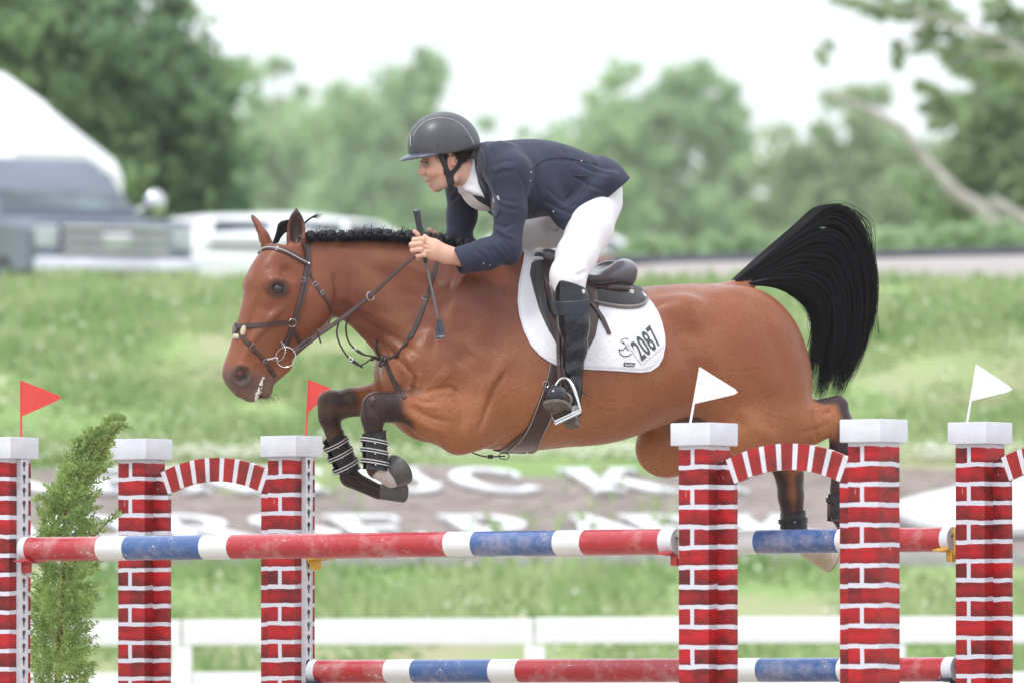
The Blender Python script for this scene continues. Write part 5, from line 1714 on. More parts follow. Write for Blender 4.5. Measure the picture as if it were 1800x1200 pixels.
m.build("mouth_foam", foam, horse, world=True)
# ---------------- eyes
eye_m = NT("eye_mat"); eye_m.set(Base_Color=(.012, .008, .007), Roughness=.06); eye_m.b.inputs["Coat Weight"].default_value = 1
lid_m = simple("eyelid_mat", (.035, .025, .025), None, 80, .45)
for sg in (-1, 1):
    c = L2W(qh(488 if sg < 0 else 476, 507, sg * (.0895 if sg < 0 else .07)))
    m = MB(); m.sphere(c, .0225, seg=24, rings=16); o = m.build("eye", eye_m.mat, horse, world=True)
    if sg < 0:
        ctr = np.array([488, 507.5])
        for (y0, nm) in ((-8.0, 'upper'), (6.6, 'lower')):
            mm = MB()
            P3 = []
            for t in np.linspace(-1, 1, 15):
                x = 488 + 13.0 * t; y = 507.5 + y0 * (1 - t * t) + 1.2 * t
                p = Vector(W3(x, y, 40.0)); d = (p - CAMP).normalized()
                # lie on the eyeball slightly proud
                oc = CAMP - Vector(c); b_ = oc.dot(d); disc = b_ * b_ - (oc.dot(oc) - .0242 ** 2)
                if disc > 0: P3.append(CAMP + d * (-b_ - math.sqrt(disc)))
                else:
                    pp = CAMP + d * (-b_); P3.append(Vector(c) + (pp - Vector(c)).normalized() * .0242)
            mm.tube(P3, [.0014 + .0022 * math.sin(PI * i / (len(P3) - 1)) for i in range(len(P3))], 8)
            mm.build("eyelid", lid_m, horse, world=True)
# ---------------- hooves
hoof_d = simple("hoof_dark_mat", (.055, .055, .06), (.10, .095, .09), 30, .45, bump=.3, bscale=90)
hoof_l = simple("hoof_pale_mat", (.60, .50, .38), (.46, .36, .26), 24, .5, bump=.2, bscale=80)
sole_m = simple("hoof_sole_mat", (.34, .28, .21), (.10, .09, .08), 45, .9, bump=.8, bscale=120)
def hoof(c0, c1, r0, r1, mats, sq=(1, .92)):
    """c0 coronet, c1 sole centre (local)"""
    A, B = Vector(L2W(c0)), Vector(L2W(c1)); d = (B - A).normalized()
    up = Vector((0, -1, 0)); a = (up - d * up.dot(d)).normalized(); b = d.cross(a)
    m = MB(); n = 28; V = []
    prof = [(0, r0 * .92), (.06, r0 * 1.04), (.9, r1 * .98), (1.0, r1), (1.03, r1 * .97), (1.0, r1 * .80), (.94, r1 * .7), (.90, 0.001)]
    L = (B - A).length
    for t, r in prof:
        for k in range(n):
            an = 2 * PI * k / n
            rr = r * (1 + .06 * math.cos(2 * an))
            V.append(A + d * (L * t) + a * math.cos(an) * rr * sq[0] + b * math.sin(an) * rr * sq[1])
    m.v.append(np.array([v[:] for v in V])); m.n += len(V)
    for i in range(len(prof) - 1):
        for k in range(n): m.f.append((i * n + k, i * n + (k + 1) % n, (i + 1) * n + (k + 1) % n, (i + 1) * n + k)); m.m.append(0 if i < 3 else 1)
    m.f.append(tuple(range(n))[::-1]); m.m.append(0)
    return m.build("hoof", mats, horse, world=True, sharp=40)
hoof(q(683, 840, -.172), q(702, 825, -.158), 21 * u, 34 * u, [hoof_d, sole_m])
hoof(q(663, 863, .155), q(709, 864, .158), 15 * u, 21.5 * u, [hoof_d, sole_m])
hoof(q(1416, 960, .13), q(1462, 985, .13), 19 * u, 26 * u, [hoof_l, sole_m])
hoof(q(1488, 930, -.13), q(1520, 975, -.13), 19 * u, 27 * u, [hoof_d, sole_m])

# ================================================================== LEG BOOTS
bootb = simple("boot_rubber_mat", (.014, .015, .018), (.03, .03, .034), 30, .42, bump=.2, bscale=60)
silv = simple("elastic_silver_mat", (.66, .64, .62), (.52, .50, .48), 90, .5)
stud = simple("stud_mat", (.75, .75, .75), None, 5, .2, metal=1)
def leg_boot(A, B, r0, r1, label, straps, tilt=10, dull=False, grp="protective boots on the horse's legs", cream_=False):
    A, B = Vector(L2W(A)), Vector(L2W(B)); d = (B - A).normalized(); L = (B - A).length
    front = Vector((-1, -.35, 0)); a = (front - d * front.dot(d)).normalized(); b = d.cross(a)   # a points to the front of the leg
    root = empty("leg_boot", label, "leg boot", A, 0, grp)
    def pt(t, an, r): return A + d * (L * t) + a * math.cos(an) * r + b * math.sin(an) * r
    m = MB(); nt_, na = 16, 30; V = []
    gap = R(42)
    for j in range(nt_ + 1):
        t = j / nt_
        for i in range(na + 1):
            an = gap + (2 * PI - 2 * gap) * i / na
            e = abs(an - PI) / (PI - gap)
            tt_ = t * (1 + .0) - .10 * (1 - t) * (1 - e ** 2) + .10 * t * (1 - e ** 2)     # higher and lower at the back
            r = (r0 + (r1 - r0) * t) * (1 + .06 * math.sin(PI * t)) + (.004 if j in (0, nt_) else 0)
            V.append(pt(tt_, an, r))
    k = na + 1
    Vi = [v + (A + d * ((v - A).dot(d)) - v).normalized() * .004 for v in V]
    m.add([v[:] for v in V] + [v[:] for v in Vi], [(j * k + i, j * k + i + 1, (j + 1) * k + i + 1, (j + 1) * k + i) for j in range(nt_) for i in range(na)] +
          [(len(V) + j * k + i, len(V) + (j + 1) * k + i, len(V) + (j + 1) * k + i + 1, len(V) + j * k + i + 1) for j in range(nt_) for i in range(na)] +
          [(j * k, (j + 1) * k, len(V) + (j + 1) * k, len(V) + j * k) for j in range(nt_)] + [(j * k + na, len(V) + j * k + na, len(V) + (j + 1) * k + na, (j + 1) * k + na) for j in range(nt_)] +
          [(i, len(V) + i, len(V) + i + 1, i + 1) for i in range(na)])
    # raised ribs
    for an0 in (gap + .12, gap + .5, 2 * PI - gap - .12, 2 * PI - gap - .5):
        m.tube([pt(t, an0, (r0 + (r1 - r0) * t) * (1 + .06 * math.sin(PI * t)) + .001) for t in np.linspace(.02, .98, 9)], .0022, 6)
    m.build("shell", bootb, root, world=True, sharp=50)
    for t0 in straps:
        ms = MB()
        for (dw, w, rr, mi) in ((0, .019, .0035, 0), (-.0062, .0036, .0056, 1), (.0046, .0036, .0056, 1)):
            V = []; na2 = 40
            for i in range(na2):
                an = 2 * PI * i / na2
                tl = t0 + (dw + math.tan(R(tilt)) * -(r0 + r1) * .5 * math.cos(an) * 1.0) / L
                rad = (r0 + (r1 - r0) * t0) * (1.055) + rr
                for s_ in (-1, 1): V.append(pt(tl + s_ * w / 2 / L, an, rad))
            ms.add(V, [(2 * i, 2 * i + 1, (2 * ((i + 1) % na2)) + 1, 2 * ((i + 1) % na2)) for i in range(na2)], mi)
        an = R(-100) if d.z < 0 else R(100)
        for an in (R(-75), R(75)):
            p = pt(t0 + .06, an, (r0 + (r1 - r0) * t0) * 1.06 + .006)
            nrm = (p - (A + d * ((p - A).dot(d)))).normalized()
            ms.sphere(p + nrm * .001, .0035, mi=2, seg=8, rings=6)
            M = Matrix((b, d, nrm)).transposed().to_4x4() if False else None
        ms.build("strap", [bootb, bootb if dull else silv, stud], root, world=True, sharp=50)
    return root
leg_boot(q(657, 762, -.176), q(659, 822, -.174), 21 * u, 22 * u, "black open-front leg boot with silver straps on the nearer front leg", [.22, .52, .84], 14)
leg_boot(q(586, 770, .155), q(611, 826, .155), 21 * u, 22 * u, "black open-front leg boot with silver straps on the farther front leg", [.18, .50, .86], -4)
r_ = leg_boot(q(1393, 902, .137), q(1396, 945, .136), 23 * u, 24 * u, "short grey-black ankle boot on the hind leg under the arch", [.3], 0, True)
r_ = leg_boot(q(1475, 868, -.132), q(1476, 914, -.13), 20 * u, 23 * u, "short black ankle boot on the hind leg beside the tall column", [.22], 0, True)
# ================================================================== TACK
leather = simple("brown_leather_mat", (.050, .026, .024), (.066, .035, .031), 9, .38, bump=.2, bscale=150, coat=.2)
leather2 = simple("dark_leather_mat", (.028, .018, .018), (.05, .032, .03), 40, .36, bump=.15, bscale=120, coat=.2)
steel = simple("steel_mat", (.72, .71, .69), None, 5, .18, metal=1)
stitch = simple("stitch_mat", (.45, .42, .38), None, 50, .7)
sheep = simple("sheepskin_mat", (.62, .56, .42), (.5, .44, .3), 60, .95, bump=1, bscale=200)
def torus(m, c, r, tr, nrm, mi=0, sq=1.0, seg=36):
    c = Vector(c); nrm = Vector(nrm).normalized(); a = nrm.orthogonal().normalized() if abs(nrm.z) > .95 else Vector((0, 0, 1)).cross(nrm).normalized(); b = nrm.cross(a)
    m.tube([c + a * math.cos(2 * PI * k / seg) * r * sq + b * math.sin(2 * PI * k / seg) * r for k in range(seg)], tr, 8, mi, closed=True)
def buckle(m, px, py, ang, w=8, mi=1, off=.006):
    p, n = cast(px, py); a = R(ang)
    t = Vector((math.cos(a), 0, math.sin(a))); t = (t - n * t.dot(n)).normalized(); b = n.cross(t)
    w = w * PXM
    c = p + n * off
    m.tube([c + t * w * .45 + b * w * .6, c - t * w * .45 + b * w * .6, c - t * w * .45 - b * w * .6, c + t * w * .45 - b * w * .6], .0012, 6, mi, closed=True)
br = empty("bridle", "dark brown leather bridle with crossed noseband and steel bit rings", "bridle", L2W(POLL))
def part(nm, fn, mats=(leather, steel), parent=None):
    m = MB(); fn(m); return m.build(nm, list(mats), parent or br, world=True, sharp=45)
part("headpiece", lambda m: (strap(m, [(531, 416), (537, 430), (542, 446), (541, 464)], [15, 15, 14, 12], .004), strap(m, [(530, 424), (535, 440), (536, 462)], 4, .007, mi=0)))
def brow(m):
    strap(m, [(456, 444), (464, 438), (480, 436), (500, 441), (520, 451), (541, 464)], [8, 10, 10, 10, 10, 9], .006)
    strap(m, [(457, 444.5), (465, 438.5), (480, 436.5), (500, 441.5), (520, 451.5), (538, 462)], 2.2, .0085, mi=1)
    p, n = cast(541, 464); m.sphere(p + n * .009, .006, mi=2, sc=(1, 1, 1))
part("browband", brow, (leather, stitch, steel))
def cheek(m):
    strap(m, [(540, 464), (535, 485), (528, 520), (519, 553), (513, 574), (505, 594), (497, 609)], 7.5, .004)
    strap(m, [(544, 468), (540, 490), (533, 525), (523, 556), (516, 578), (508, 600), (500, 610)], 4.5, .006)
    buckle(m, 531, 492, 80); buckle(m, 538, 494, 80, 6)
part("cheekpiece", cheek)
def throat(m):
    strap(m, [(543, 468), (546, 484), (553, 498)], 3.2, .003); strap(m, [(553, 498), (562, 512), (573, 526), (583, 544)], [6, 7, 6, 4], .004)
    strap(m, [(573, 526), (579, 540), (581, 556), (578, 570)], 3.4, .003); buckle(m, 553, 500, -50, 7); buckle(m, 565, 515, -50, 6)
part("throatlatch", throat)
def nose(m):
    strap(m, [(413, 575), (430, 573), (455, 572), (480, 569), (508, 567)], [8, 9, 9, 8.5, 7], .006)
    strap(m, [(514, 573), (521, 590), (530, 606)], 6.5, .005)
    strap(m, [(418, 584), (432, 599), (447, 614), (462, 631), (476, 650), (484, 662)], [6, 7, 7, 7, 7, 7], .005)
    strap(m, [(436, 602), (447, 616)], 9, .006)
    buckle(m, 443, 610, -48, 9); buckle(m, 464, 634, -50, 6, off=.007)
    p, n = cast(513, 567); torus(m, p + n * .006, 7 * u, .0016, n, 1)
part("noseband", nose)
def pad_(m):
    strap(m, [(411, 570), (416, 586)], [13, 15], .009, mi=0)
    for (x, y, r) in ((428, 581, 5), (427, 585, 4.5), (429, 577, 4), (414, 592, 4.5), (418, 592, 4)):
        p, n = cast(x, y); m.sphere(p + n * .003, r * u, mi=1, sc=(1, 1, 1.2))
part("nose_disc", pad_, (leather, sheep))
def bit(m):
    c1 = Vector(L2W(qh(487, 617, -.064))); c2 = Vector(L2W(qh(502, 627.5, -.082)))
    torus(m, c1, 17.5 * u, .0021, (-.65, -1, .1)); torus(m, c2, 17.5 * u, .0023, (-.12, -1, 0.1))
    m.tube([L2W(qh(470, 632, -.05)), L2W(qh(485, 628, -.070)), L2W(qh(488, 630, -.082))], [.004, .004, .003], 8)
    m.sphere(L2W(qh(487, 630, -.083)), .0062, mi=0, sc=(.8, 1, 1.3))
    m.tube([L2W(qh(500, 612, -.072)), L2W(qh(494, 606, -.07))], .002, 6)
part("bit", bit, (steel,))
HANDP = q(729, 450, -.235)
RP = [qh(516, 617, -.085), q(545, 598, -.105), q(600, 560, -.125), q(650, 521, -.165), q(695, 479, -.21), HANDP]
def rein(m):
    P = catmull([L2W(p) for p in RP], 50)
    w = np.interp(np.linspace(0, 1, 50), [0, .22, .24, .6, 1], [12, 10.5, 7.5, 6.5, 5.2]) * u
    ribbon(m, P, np.tile([0.0, -1, .35], (50, 1)), w, .004, 0)
    P2 = P + np.array([0, -.004, 0]); m.tube([P2[4] + np.array([0, -.002, .004]), P2[10] + np.array([0, -.002, .004])], .0028, 6)
    a, b = L2W(q(557, 577, -.118)), L2W(q(564, 603, -.118)); m.tube([a, b], .008, 6, flat=.5)      # rein stop
part("rein", rein)
def rein_far(m):
    P = catmull([L2W(qh(480, 622, .07)), L2W(q(560, 560, .12)), L2W(q(640, 490, .16)), L2W(q(722, 425, .10)), L2W(q(727, 416, -.10))], 40)
    ribbon(m, P, np.tile([0.0, 1, .3], (40, 1)), 6 * u, .003, 0)
    # bight lying over the neck at the hand
part("far_rein", rein_far)
# ---------------- breastplate with running martingale
bp = empty("breastplate", "dark leather breastplate and martingale straps across the horse's chest", "breastplate", L2W(q(678, 636, -.05)))
def bps(m):
    strap(m, [(773, 440), (768, 462), (757, 500), (748, 530)], 6.5, .003)
    strap(m, [(750, 522), (740, 552), (726, 585), (721, 596)], 8, .005); buckle(m, 747, 524, 70, 8)
    strap(m, [(724, 584), (712, 606), (698, 624), (679, 633)], [7, 6, 6, 6], .004)
part("shoulder_strap", bps, (leather2, steel), bp)
part("centre_strap", lambda m: strap(m, [(679, 636), (686, 656), (694, 674), (704, 688), (712, 700)], [8, 9, 9, 8, 7], .004), (leather2, steel), bp)
def bpc(m):
    p, n = cast(676, 636); torus(m, p + n * .010, 9 * u, .0035, n); m.tube([p + n * .012 + Vector((-.012, 0, -.02)), p + n * .012 + Vector((.010, 0, .022))], .005, 8)
part("ring", bpc, (leather2, steel), bp)
part("far_strap", lambda m: strap(m, [(663, 598), (661, 612), (664, 626), (674, 634)], 4, .003), (leather2, steel), bp)
def fork(m):
    for P, rr in (([(673, 634, -.06), (655, 630, -.09), (640, 639, -.10), (628, 641, -.10), (612, 628, -.09), (598, 606, -.08), (592, 585, -.06), (595, 566, -.05)], .0046),
                  ([(673, 632, -.06), (655, 626, -.06), (636, 622, -.06), (622, 612, -.06), (611, 596, -.06), (608, 575, -.07), (612, 560, -.09)], .0044)):
        m.tube([Vector(v) for v in catmull([L2W(q(*p)) for p in P], 40)], rr, 8, flat=.8)
    m.tube([L2W(q(620, 633, -.10)), L2W(q(637, 645, -.10))], .0055, 8); m.tube([L2W(q(628, 615, -.06)), L2W(q(641, 624, -.06))], .0045, 8)
    m.sphere(L2W(q(654, 631, -.09)), .008); torus(m, L2W(q(622, 612, -.06)), .007, .0013, (0, -1, .3), 1); torus(m, L2W(q(617, 631, -.1)), .008, .0013, (0, -1, .3), 1)
part("martingale_fork", fork, (leather2, steel), bp)
part("martingale_ring", lambda m: torus(m, L2W(q(651, 521, -.17)), 7.5 * u, .0018, (.75, -1, .2), 0), (steel,), bp)
def mstrap(m):
    m.tube([Vector(v) for v in catmull([L2W(q(820, 790, 0)), L2W(q(836, 797, 0)), L2W(q(855, 802, -.02)), L2W(q(888, 801, -.05))], 20)], .0048, 8, flat=.6)
    torus(m, L2W(q(886, 801, -.06)), .012, .002, (0, -1, 0), 0, 1.7); m.box(L2W(q(862, 802, -.03)), (.022, .012, .016), bev=.003)
part("girth_strap", mstrap, (leather2, steel), bp)

# ---------------- saddle pad
pm = NT("quilted_pad_mat")
cdn = pm.coord()
sp = pm.n("ShaderNodeSeparateXYZ"); pm.l(cdn, sp.inputs[0])
# ring quilting: rows of overlapping circles
def circ(ox, oz, P_=.044):
    fx = pm.math('SUBTRACT', pm.math('FRACT', pm.math('ADD', pm.math('DIVIDE', pm.math('ADD', sp.outputs[0], pm.math('MULTIPLY', sp.outputs[1], -.36)), P_), ox)), .5)
    fz = pm.math('SUBTRACT', pm.math('FRACT', pm.math('ADD', pm.math('DIVIDE', sp.outputs[2], P_), oz)), .5)
    r = pm.math('SQRT', pm.math('ADD', pm.math('MULTIPLY', fx, fx), pm.math('MULTIPLY', fz, fz)))
    return pm.rng(pm.math('ABSOLUTE', pm.math('SUBTRACT', r, .45)), 0, .07, 0, 1, True)
hq = circ(0, 0)
pm.set(Base_Color=pm.mix(pm.noise(30, 4), (.80, .79, .82), (.74, .73, .76)), Roughness=.85)
pm.b.inputs["Sheen Weight"].default_value = .1
pm.bump(pm.math('ADD', hq, pm.math('MULTIPLY', pm.noise(12, 3), .6)), .28, .005)
pad_poly = [(918, 424), (923, 445), (920, 465), (913, 500), (911, 530), (914, 555), (922, 582), (935, 608), (950, 624), (968, 636), (985, 644), (1022, 647), (1080, 650), (1125, 653), (1142, 651), (1155, 642), (1163, 628), (1167, 606), (1166, 590), (1162, 570), (1156, 552), (1147, 537), (1132, 520), (1118, 508), (1075, 498), (1030, 482), (975, 462), (945, 444)]
sp_root = empty("saddle_pad", "white quilted saddle pad numbered 2087 under the saddle", "saddle pad", L2W(q(1040, 560, -.3)))
V_, F_, out_ = sheet_drape(pad_poly, .0, .011, rings=26, npt=150, ctr=(1040, 560), edge=.5)
# smooth the shape a little more
nv = 27 * 150
def mirror(V):
    p = W2L(V); p[:, 1] *= -1
    return L2W(p)
m = MB(); m.add(V_, F_); m.build("pad_side", pm.mat, sp_root, world=True, sharp=60)
m = MB(); m.add(mirror(V_), [f_[::-1] for f_ in F_]); m.build("pad_side", pm.mat, sp_root, world=True, sharp=60)
PBV = BVHTree.FromPolygons([tuple(v) for v in V_], F_)
bind = simple("pad_binding_mat", (.74, .74, .80), (.66, .66, .73), 80, .7, bump=.3, bscale=200)
m = MB()
edge_ = [Vector(v) for v in V_[:150]]
m.tube(edge_, .0045, 8, closed=True); m.build("binding", bind, sp_root, world=True)
ink = simple("number_ink_mat", (.075, .08, .09), None, 60, .6)
navy_i = simple("navy_thread_mat", (.03, .03, .09), None, 60, .7)
tagm = simple("number_card_mat", (.80, .80, .81), None, 40, .55)
def on_pad(px, py, off):
    p, n = cast(px, py, PBV); return p + n * off
# number card: rounded rectangle following the photograph's slanted card
def quadmap(a, b):
    """card coordinates a across 0..1, b up 0..1 -> photo px"""
    P00, P10, P01, P11 = np.array([1127, 641.0]), np.array([1169, 606.0]), np.array([1101, 604.0]), np.array([1141, 567.0])
    return (P00 * (1 - a) * (1 - b) + P10 * a * (1 - b) + P01 * (1 - a) * b + P11 * a * b)
def flatpoly(loops_px, off, mats, name, parent, th=.0006):
    """triangulate a polygon (outer + holes) in photo px and lay it on the pad"""
    bm = bmesh.new()
    es = []
    for lp in loops_px:
        vs = [bm.verts.new((x, y, 0)) for x, y in lp]
        for i in range(len(vs)): es.append(bm.edges.new((vs[i], vs[(i + 1) % len(vs)])))
    bmesh.ops.triangle_fill(bm, edges=es, use_beauty=True)
    bm.verts.index_update()
    Vp = [(v.co.x, v.co.y) for v in bm.verts]; Fp = [[v.index for v in f_.verts] for f_ in bm.faces]
    bm.free()
    V = [on_pad(x, y, off)[:] for x, y in Vp]
    m = MB(); m.add(V, Fp)
    return m.build(name, mats, parent, world=True, smooth=False, fixn=False)
card = []
for (ca, cb, a0) in ((.06, .06, 180), (.94, .06, 270), (.94, .94, 0), (.06, .94, 90)):
    for k in range(5):
        an = R(a0 + 90 * k / 4); card.append(quadmap(ca + .06 * math.cos(an), cb + .06 * math.sin(an)))
card2 = []
for i in range(len(card)):
    for t in np.linspace(0, 1, 6, endpoint=False): card2.append(card[i] * (1 - t) + card[(i + 1) % len(card)] * t)
c0 = np.mean(card, 0)
Vc = []; nr = 8
for j in range(nr + 1):
    for p in card2:
        x = p * (1 - j / nr) + c0 * (j / nr); Vc.append(on_pad(x[0], x[1], .0032))
nc = len(card2)
m = MB(); m.add([v[:] for v in Vc], [(j * nc + i, j * nc + (i + 1) % nc, (j + 1) * nc + (i + 1) % nc, (j + 1) * nc + i) for j in range(nr) for i in range(nc)])
m.build("number_card", tagm, sp_root, world=True)
def digit(ch, a0, a1, b0=.10, b1=.92):
    cu = bpy.data.curves.new("digit", 'FONT'); cu.body = ch; cu.resolution_u = 6; cu.offset = .018
    ob = bpy.data.objects.new("digit", cu); COL.objects.link(ob)
    dg = bpy.context.evaluated_depsgraph_get(); me = bpy.data.meshes.new_from_object(ob.evaluated_get(dg))
    bpy.data.objects.remove(ob)
    bm = bmesh.new(); bm.from_mesh(me)
    bmesh.ops.subdivide_edges(bm, edges=[e for e in bm.edges if e.calc_length() > .15], cuts=3, use_grid_fill=True)
    bmesh.ops.triangulate(bm, faces=bm.faces)
    bm.verts.index_update()
    xs = [v.co.x for v in bm.verts]; ys = [v.co.y for v in bm.verts]
    x0, x1, y0, y1 = min(xs), max(xs), min(ys), max(ys)
    V = []
    for v in bm.verts:
        p = quadmap(a0 + (a1 - a0) * (v.co.x - x0) / (x1 - x0), b0 + (b1 - b0) * (v.co.y - y0) / (y1 - y0)); V.append(on_pad(p[0], p[1], .0050)[:])
    Fp = [[v.index for v in f_.verts] for f_ in bm.faces]; bm.free()
    m = MB(); m.add(V, Fp); m.build("digit", ink, sp_root, world=True, smooth=False, fixn=False)
for ch, a, b in (("2", .07, .27), ("0", .30, .50), ("8", .53, .73), ("7", .76, .95)): digit(ch, a, b)
# little woven label and stitched round emblem
m = MB()
lab = [(1097, 636.5), (1116.5, 638), (1114, 644), (1095, 643)]
V = [on_pad(x, y, .003)[:] for x, y in lab]; m.add(V, [(0, 1, 2, 3)])
V = []
m.build("label_patch", navy_i, sp_root, world=True, smooth=False, fixn=False)
m = MB()
for k in range(8):
    x = 1098.2 + k * 1.95
    hgt = (3.6, 2.2, 2.4, 2.2, 3.2, 3.2, 2.2, 2.6)[k]
    V = [on_pad(a_, b_, .0042)[:] for a_, b_ in ((x, 641.8 + k * .12), (x + 1.2, 641.9 + k * .12), (x + 1.5, 641.8 - hgt + k * .12), (x + .3, 641.7 - hgt + k * .12))]
    m.add(V, [(0, 1, 2, 3)])
m.build("label_lettering", tagm, sp_root, world=True, smooth=False, fixn=False)
m = MB()
def pline(P, w):
    P = ipath(P, 1.6); m.tube([on_pad(x, y, .0015) for x, y in P], w, 6)
pline([(1105, 597), (1100, 594.5), (1095, 595.5), (1091, 599.5), (1094, 602), (1096.5, 605), (1095.5, 601), (1098, 604), (1100, 607), (1102, 611)], .0011)
pline([(1087.5, 613.5), (1092, 615), (1096, 614), (1098.5, 610), (1101, 612.5), (1105, 616)], .0016)
pline([(1087.5, 613.5), (1089, 619), (1093, 624), (1099, 626), (1105, 624.5), (1109.5, 621.5)], .0016)
m.build("stitched_emblem", navy_i, sp_root, world=True)

# ---------------- saddle
SBV = BVHTree.FromPolygons([tuple(v) for v in np.vstack([HW, V_])], [tuple(int(i) for i in f_) for f_ in HQ] + [tuple(i + len(HW) for i in f_) for f_ in F_])
sd_ = empty("saddle", "dark brown jumping saddle with shiny seat, girth and stirrup", "saddle", L2W(q(1010, 500, -.1)))
fab = simple("black_suede_mat", (.028, .027, .030), (.045, .043, .045), 60, .9, bump=.5, bscale=160, sheen=.3)
gryb = simple("grey_binding_mat", (.22, .20, .19), None, 50, .7)
seat_m = simple("seat_leather_mat", (.17, .16, .175), (.11, .10, .115), 5, .3, bump=.1, bscale=120, coat=.4)
flap_poly = [(948, 436), (943, 470), (944, 512), (952, 548), (966, 582), (978, 604), (992, 622), (1012, 628), (1032, 618), (1046, 592), (1052, 560), (1052, 520), (1048, 500), (1020, 478), (985, 455)]
V2_, F2_, _ = sheet_drape(flap_poly, .0, .010, rings=16, npt=90, bvh=SBV, ctr=(1000, 535), edge=.5)
for V3, fl in ((V2_, False), (mirror(V2_), True)):
    m = MB(); m.add(V3, [f_[::-1] for f_ in F2_] if fl else F2_); m.build("flap", leather, sd_, world=True, sharp=60)
FBV = BVHTree.FromPolygons([tuple(v) for v in np.vstack([HW, V_, V2_])], [tuple(int(i) for i in f_) for f_ in HQ] + [tuple(i + len(HW) for i in f_) for f_ in F_] + [tuple(i + len(HW) + len(V_) for i in f_) for f_ in F2_])
def pillow(poly, ctr, th, name, mat, rings=8, npt=60, bvh=None, mir=True):
    V, F__, _ = sheet_drape(poly, 0, .004, rings=rings, npt=npt, bvh=bvh or FBV, ctr=ctr, edge=.2)
    k = npt
    nrm = []
    V = np.array(V)
    cst = np.array([c_[1][:] for c_ in [cast(*ctr, bvh or FBV)]])[0]
    for j in range(rings + 1):
        r = 1 - j / rings; V[j * k:(j + 1) * k] += cst * th * (1 - r ** 2.4)
    m = MB(); m.add(V, F__); m.build(name, mat, sd_, world=True, sharp=60)
    if mir: m = MB(); m.add(mirror(V), [f_[::-1] for f_ in F__]); m.build(name, mat, sd_, world=True, sharp=60)
pillow([(935, 458), (944, 440), (953, 452), (956, 490), (960, 530), (968, 568), (976, 596), (962, 576), (948, 545), (938, 510), (931, 482)], (949, 505), .016, "front_pad", fab)
pillow([(950, 452), (957, 445), (968, 452), (978, 478), (984, 515), (984, 545), (975, 562), (966, 548), (956, 520), (950, 485)], (966, 500), .030, "knee_roll", leather2)
# seat and tree as one volume
sf = Field(q(920, 530, -.3) - .05, q(1125, 400, .3) + .05, .0055)
SS = [(944, 437, 470, .075), (955, 436, 476, .085), (970, 442, 484, .095), (990, 461, 496, .10), (1012, 478, 506, .12), (1032, 482, 512, .15), (1050, 472, 514, .172), (1072, 457, 515, .18), (1090, 456, 514, .17), (1099, 466, 505, .14)]
C_, H_ = [], []
for px, t, b, w in SS:
    a, c = q(px, t), q(px, b); C_.append([(a[0] + c[0]) / 2, 0, (a[2] + c[2]) / 2]); H_.append((a[2] - c[2]) / 2)
sf.loft(C_, H_, [s_[3] for s_ in SS], k=.01, axis=XA, b=ZB, p=2.6, e=.15)
sf.ell(q(1060, 462, 0), (30 * u, .07, 9 * u), .03, op='sub')
sf.smooth(1)
V, Q4 = sf.mesh(); m = MB(); m.add(L2W(V), Q4); m.build("seat", seat_m, sd_, world=True, sharp=0)
m = MB()
for yy_, rr in ((500, .0035), (505.5, .0028)):
    P = []
    for t in np.linspace(0, 1, 30):
        px = 1028 + 72 * t; y = yy_ - 1 - 13 * (t ** 2.2) + 3 * t
        w_ = float(np.interp(px, [s_[0] for s_ in SS], [s_[3] for s_ in SS])) * 1.03
        P.append(Vector(L2W(q(px, y, -w_ * math.sqrt(max(0, 1 - .08))))))
    m.tube(P, rr, 6)
m.build("seat_welt", leather, sd_, world=True)
# rear panel and black half pad
pf = Field(q(1030, 560, -.36) - .04, q(1150, 480, .36) + .04, .006)
for sg in (-1, 1):
    pf.ell(q(1072, 509, sg * .10), (42 * u, .10, 15 * u), .03)
V, Q4 = pf.mesh(); m = MB(); m.add(L2W(V), Q4); m.build("panel", leather2, sd_, world=True, sharp=0)
pillow([(1040, 512), (1060, 508), (1100, 500), (1106, 490), (1116, 492), (1130, 508), (1135, 524), (1133, 534), (1120, 540), (1095, 541), (1065, 537), (1040, 532)], (1090, 520), .012, "half_pad", fab, bvh=SBV)
m = MB(); strap(m, [(1042, 533), (1065, 538), (1095, 542), (1120, 541), (1133, 535), (1136, 524)], 4.5, .014, mi=0, bvh=SBV); m.build("half_pad_binding", gryb, sd_, world=True)
m = MB(); p, n = cast(1108, 520, SBV); m.sphere(p + n * .018, .0105, sc=(1, .3, 1), seg=16, rings=10); m.build("button", simple("cream_badge_mat", (.7, .7, .62), None, 5, .4), sd_, world=True)
m = MB(); strap(m, [(933, 461), (941, 459), (950, 462)], 6, .022, mi=0, bvh=SBV); m.build("white_strap", wht if 'wht' in globals() else white_p, sd_, world=True)
for i in range(3):
    m = MB(); p, n = cast(956 + i * 2.2, 457 + (i % 2) * 2, FBV); m.sphere(p + n * .036, .0022); m.build("stud", steel, sd_, world=True)
# flap strap with free end
m = MB(); strap(m, [(1028, 533), (1040, 533), (1048, 545), (1060, 563), (1071, 588)], [6, 7, 8, 9, 7], .006, bvh=FBV); m.build("billet", leather, sd_, world=True)
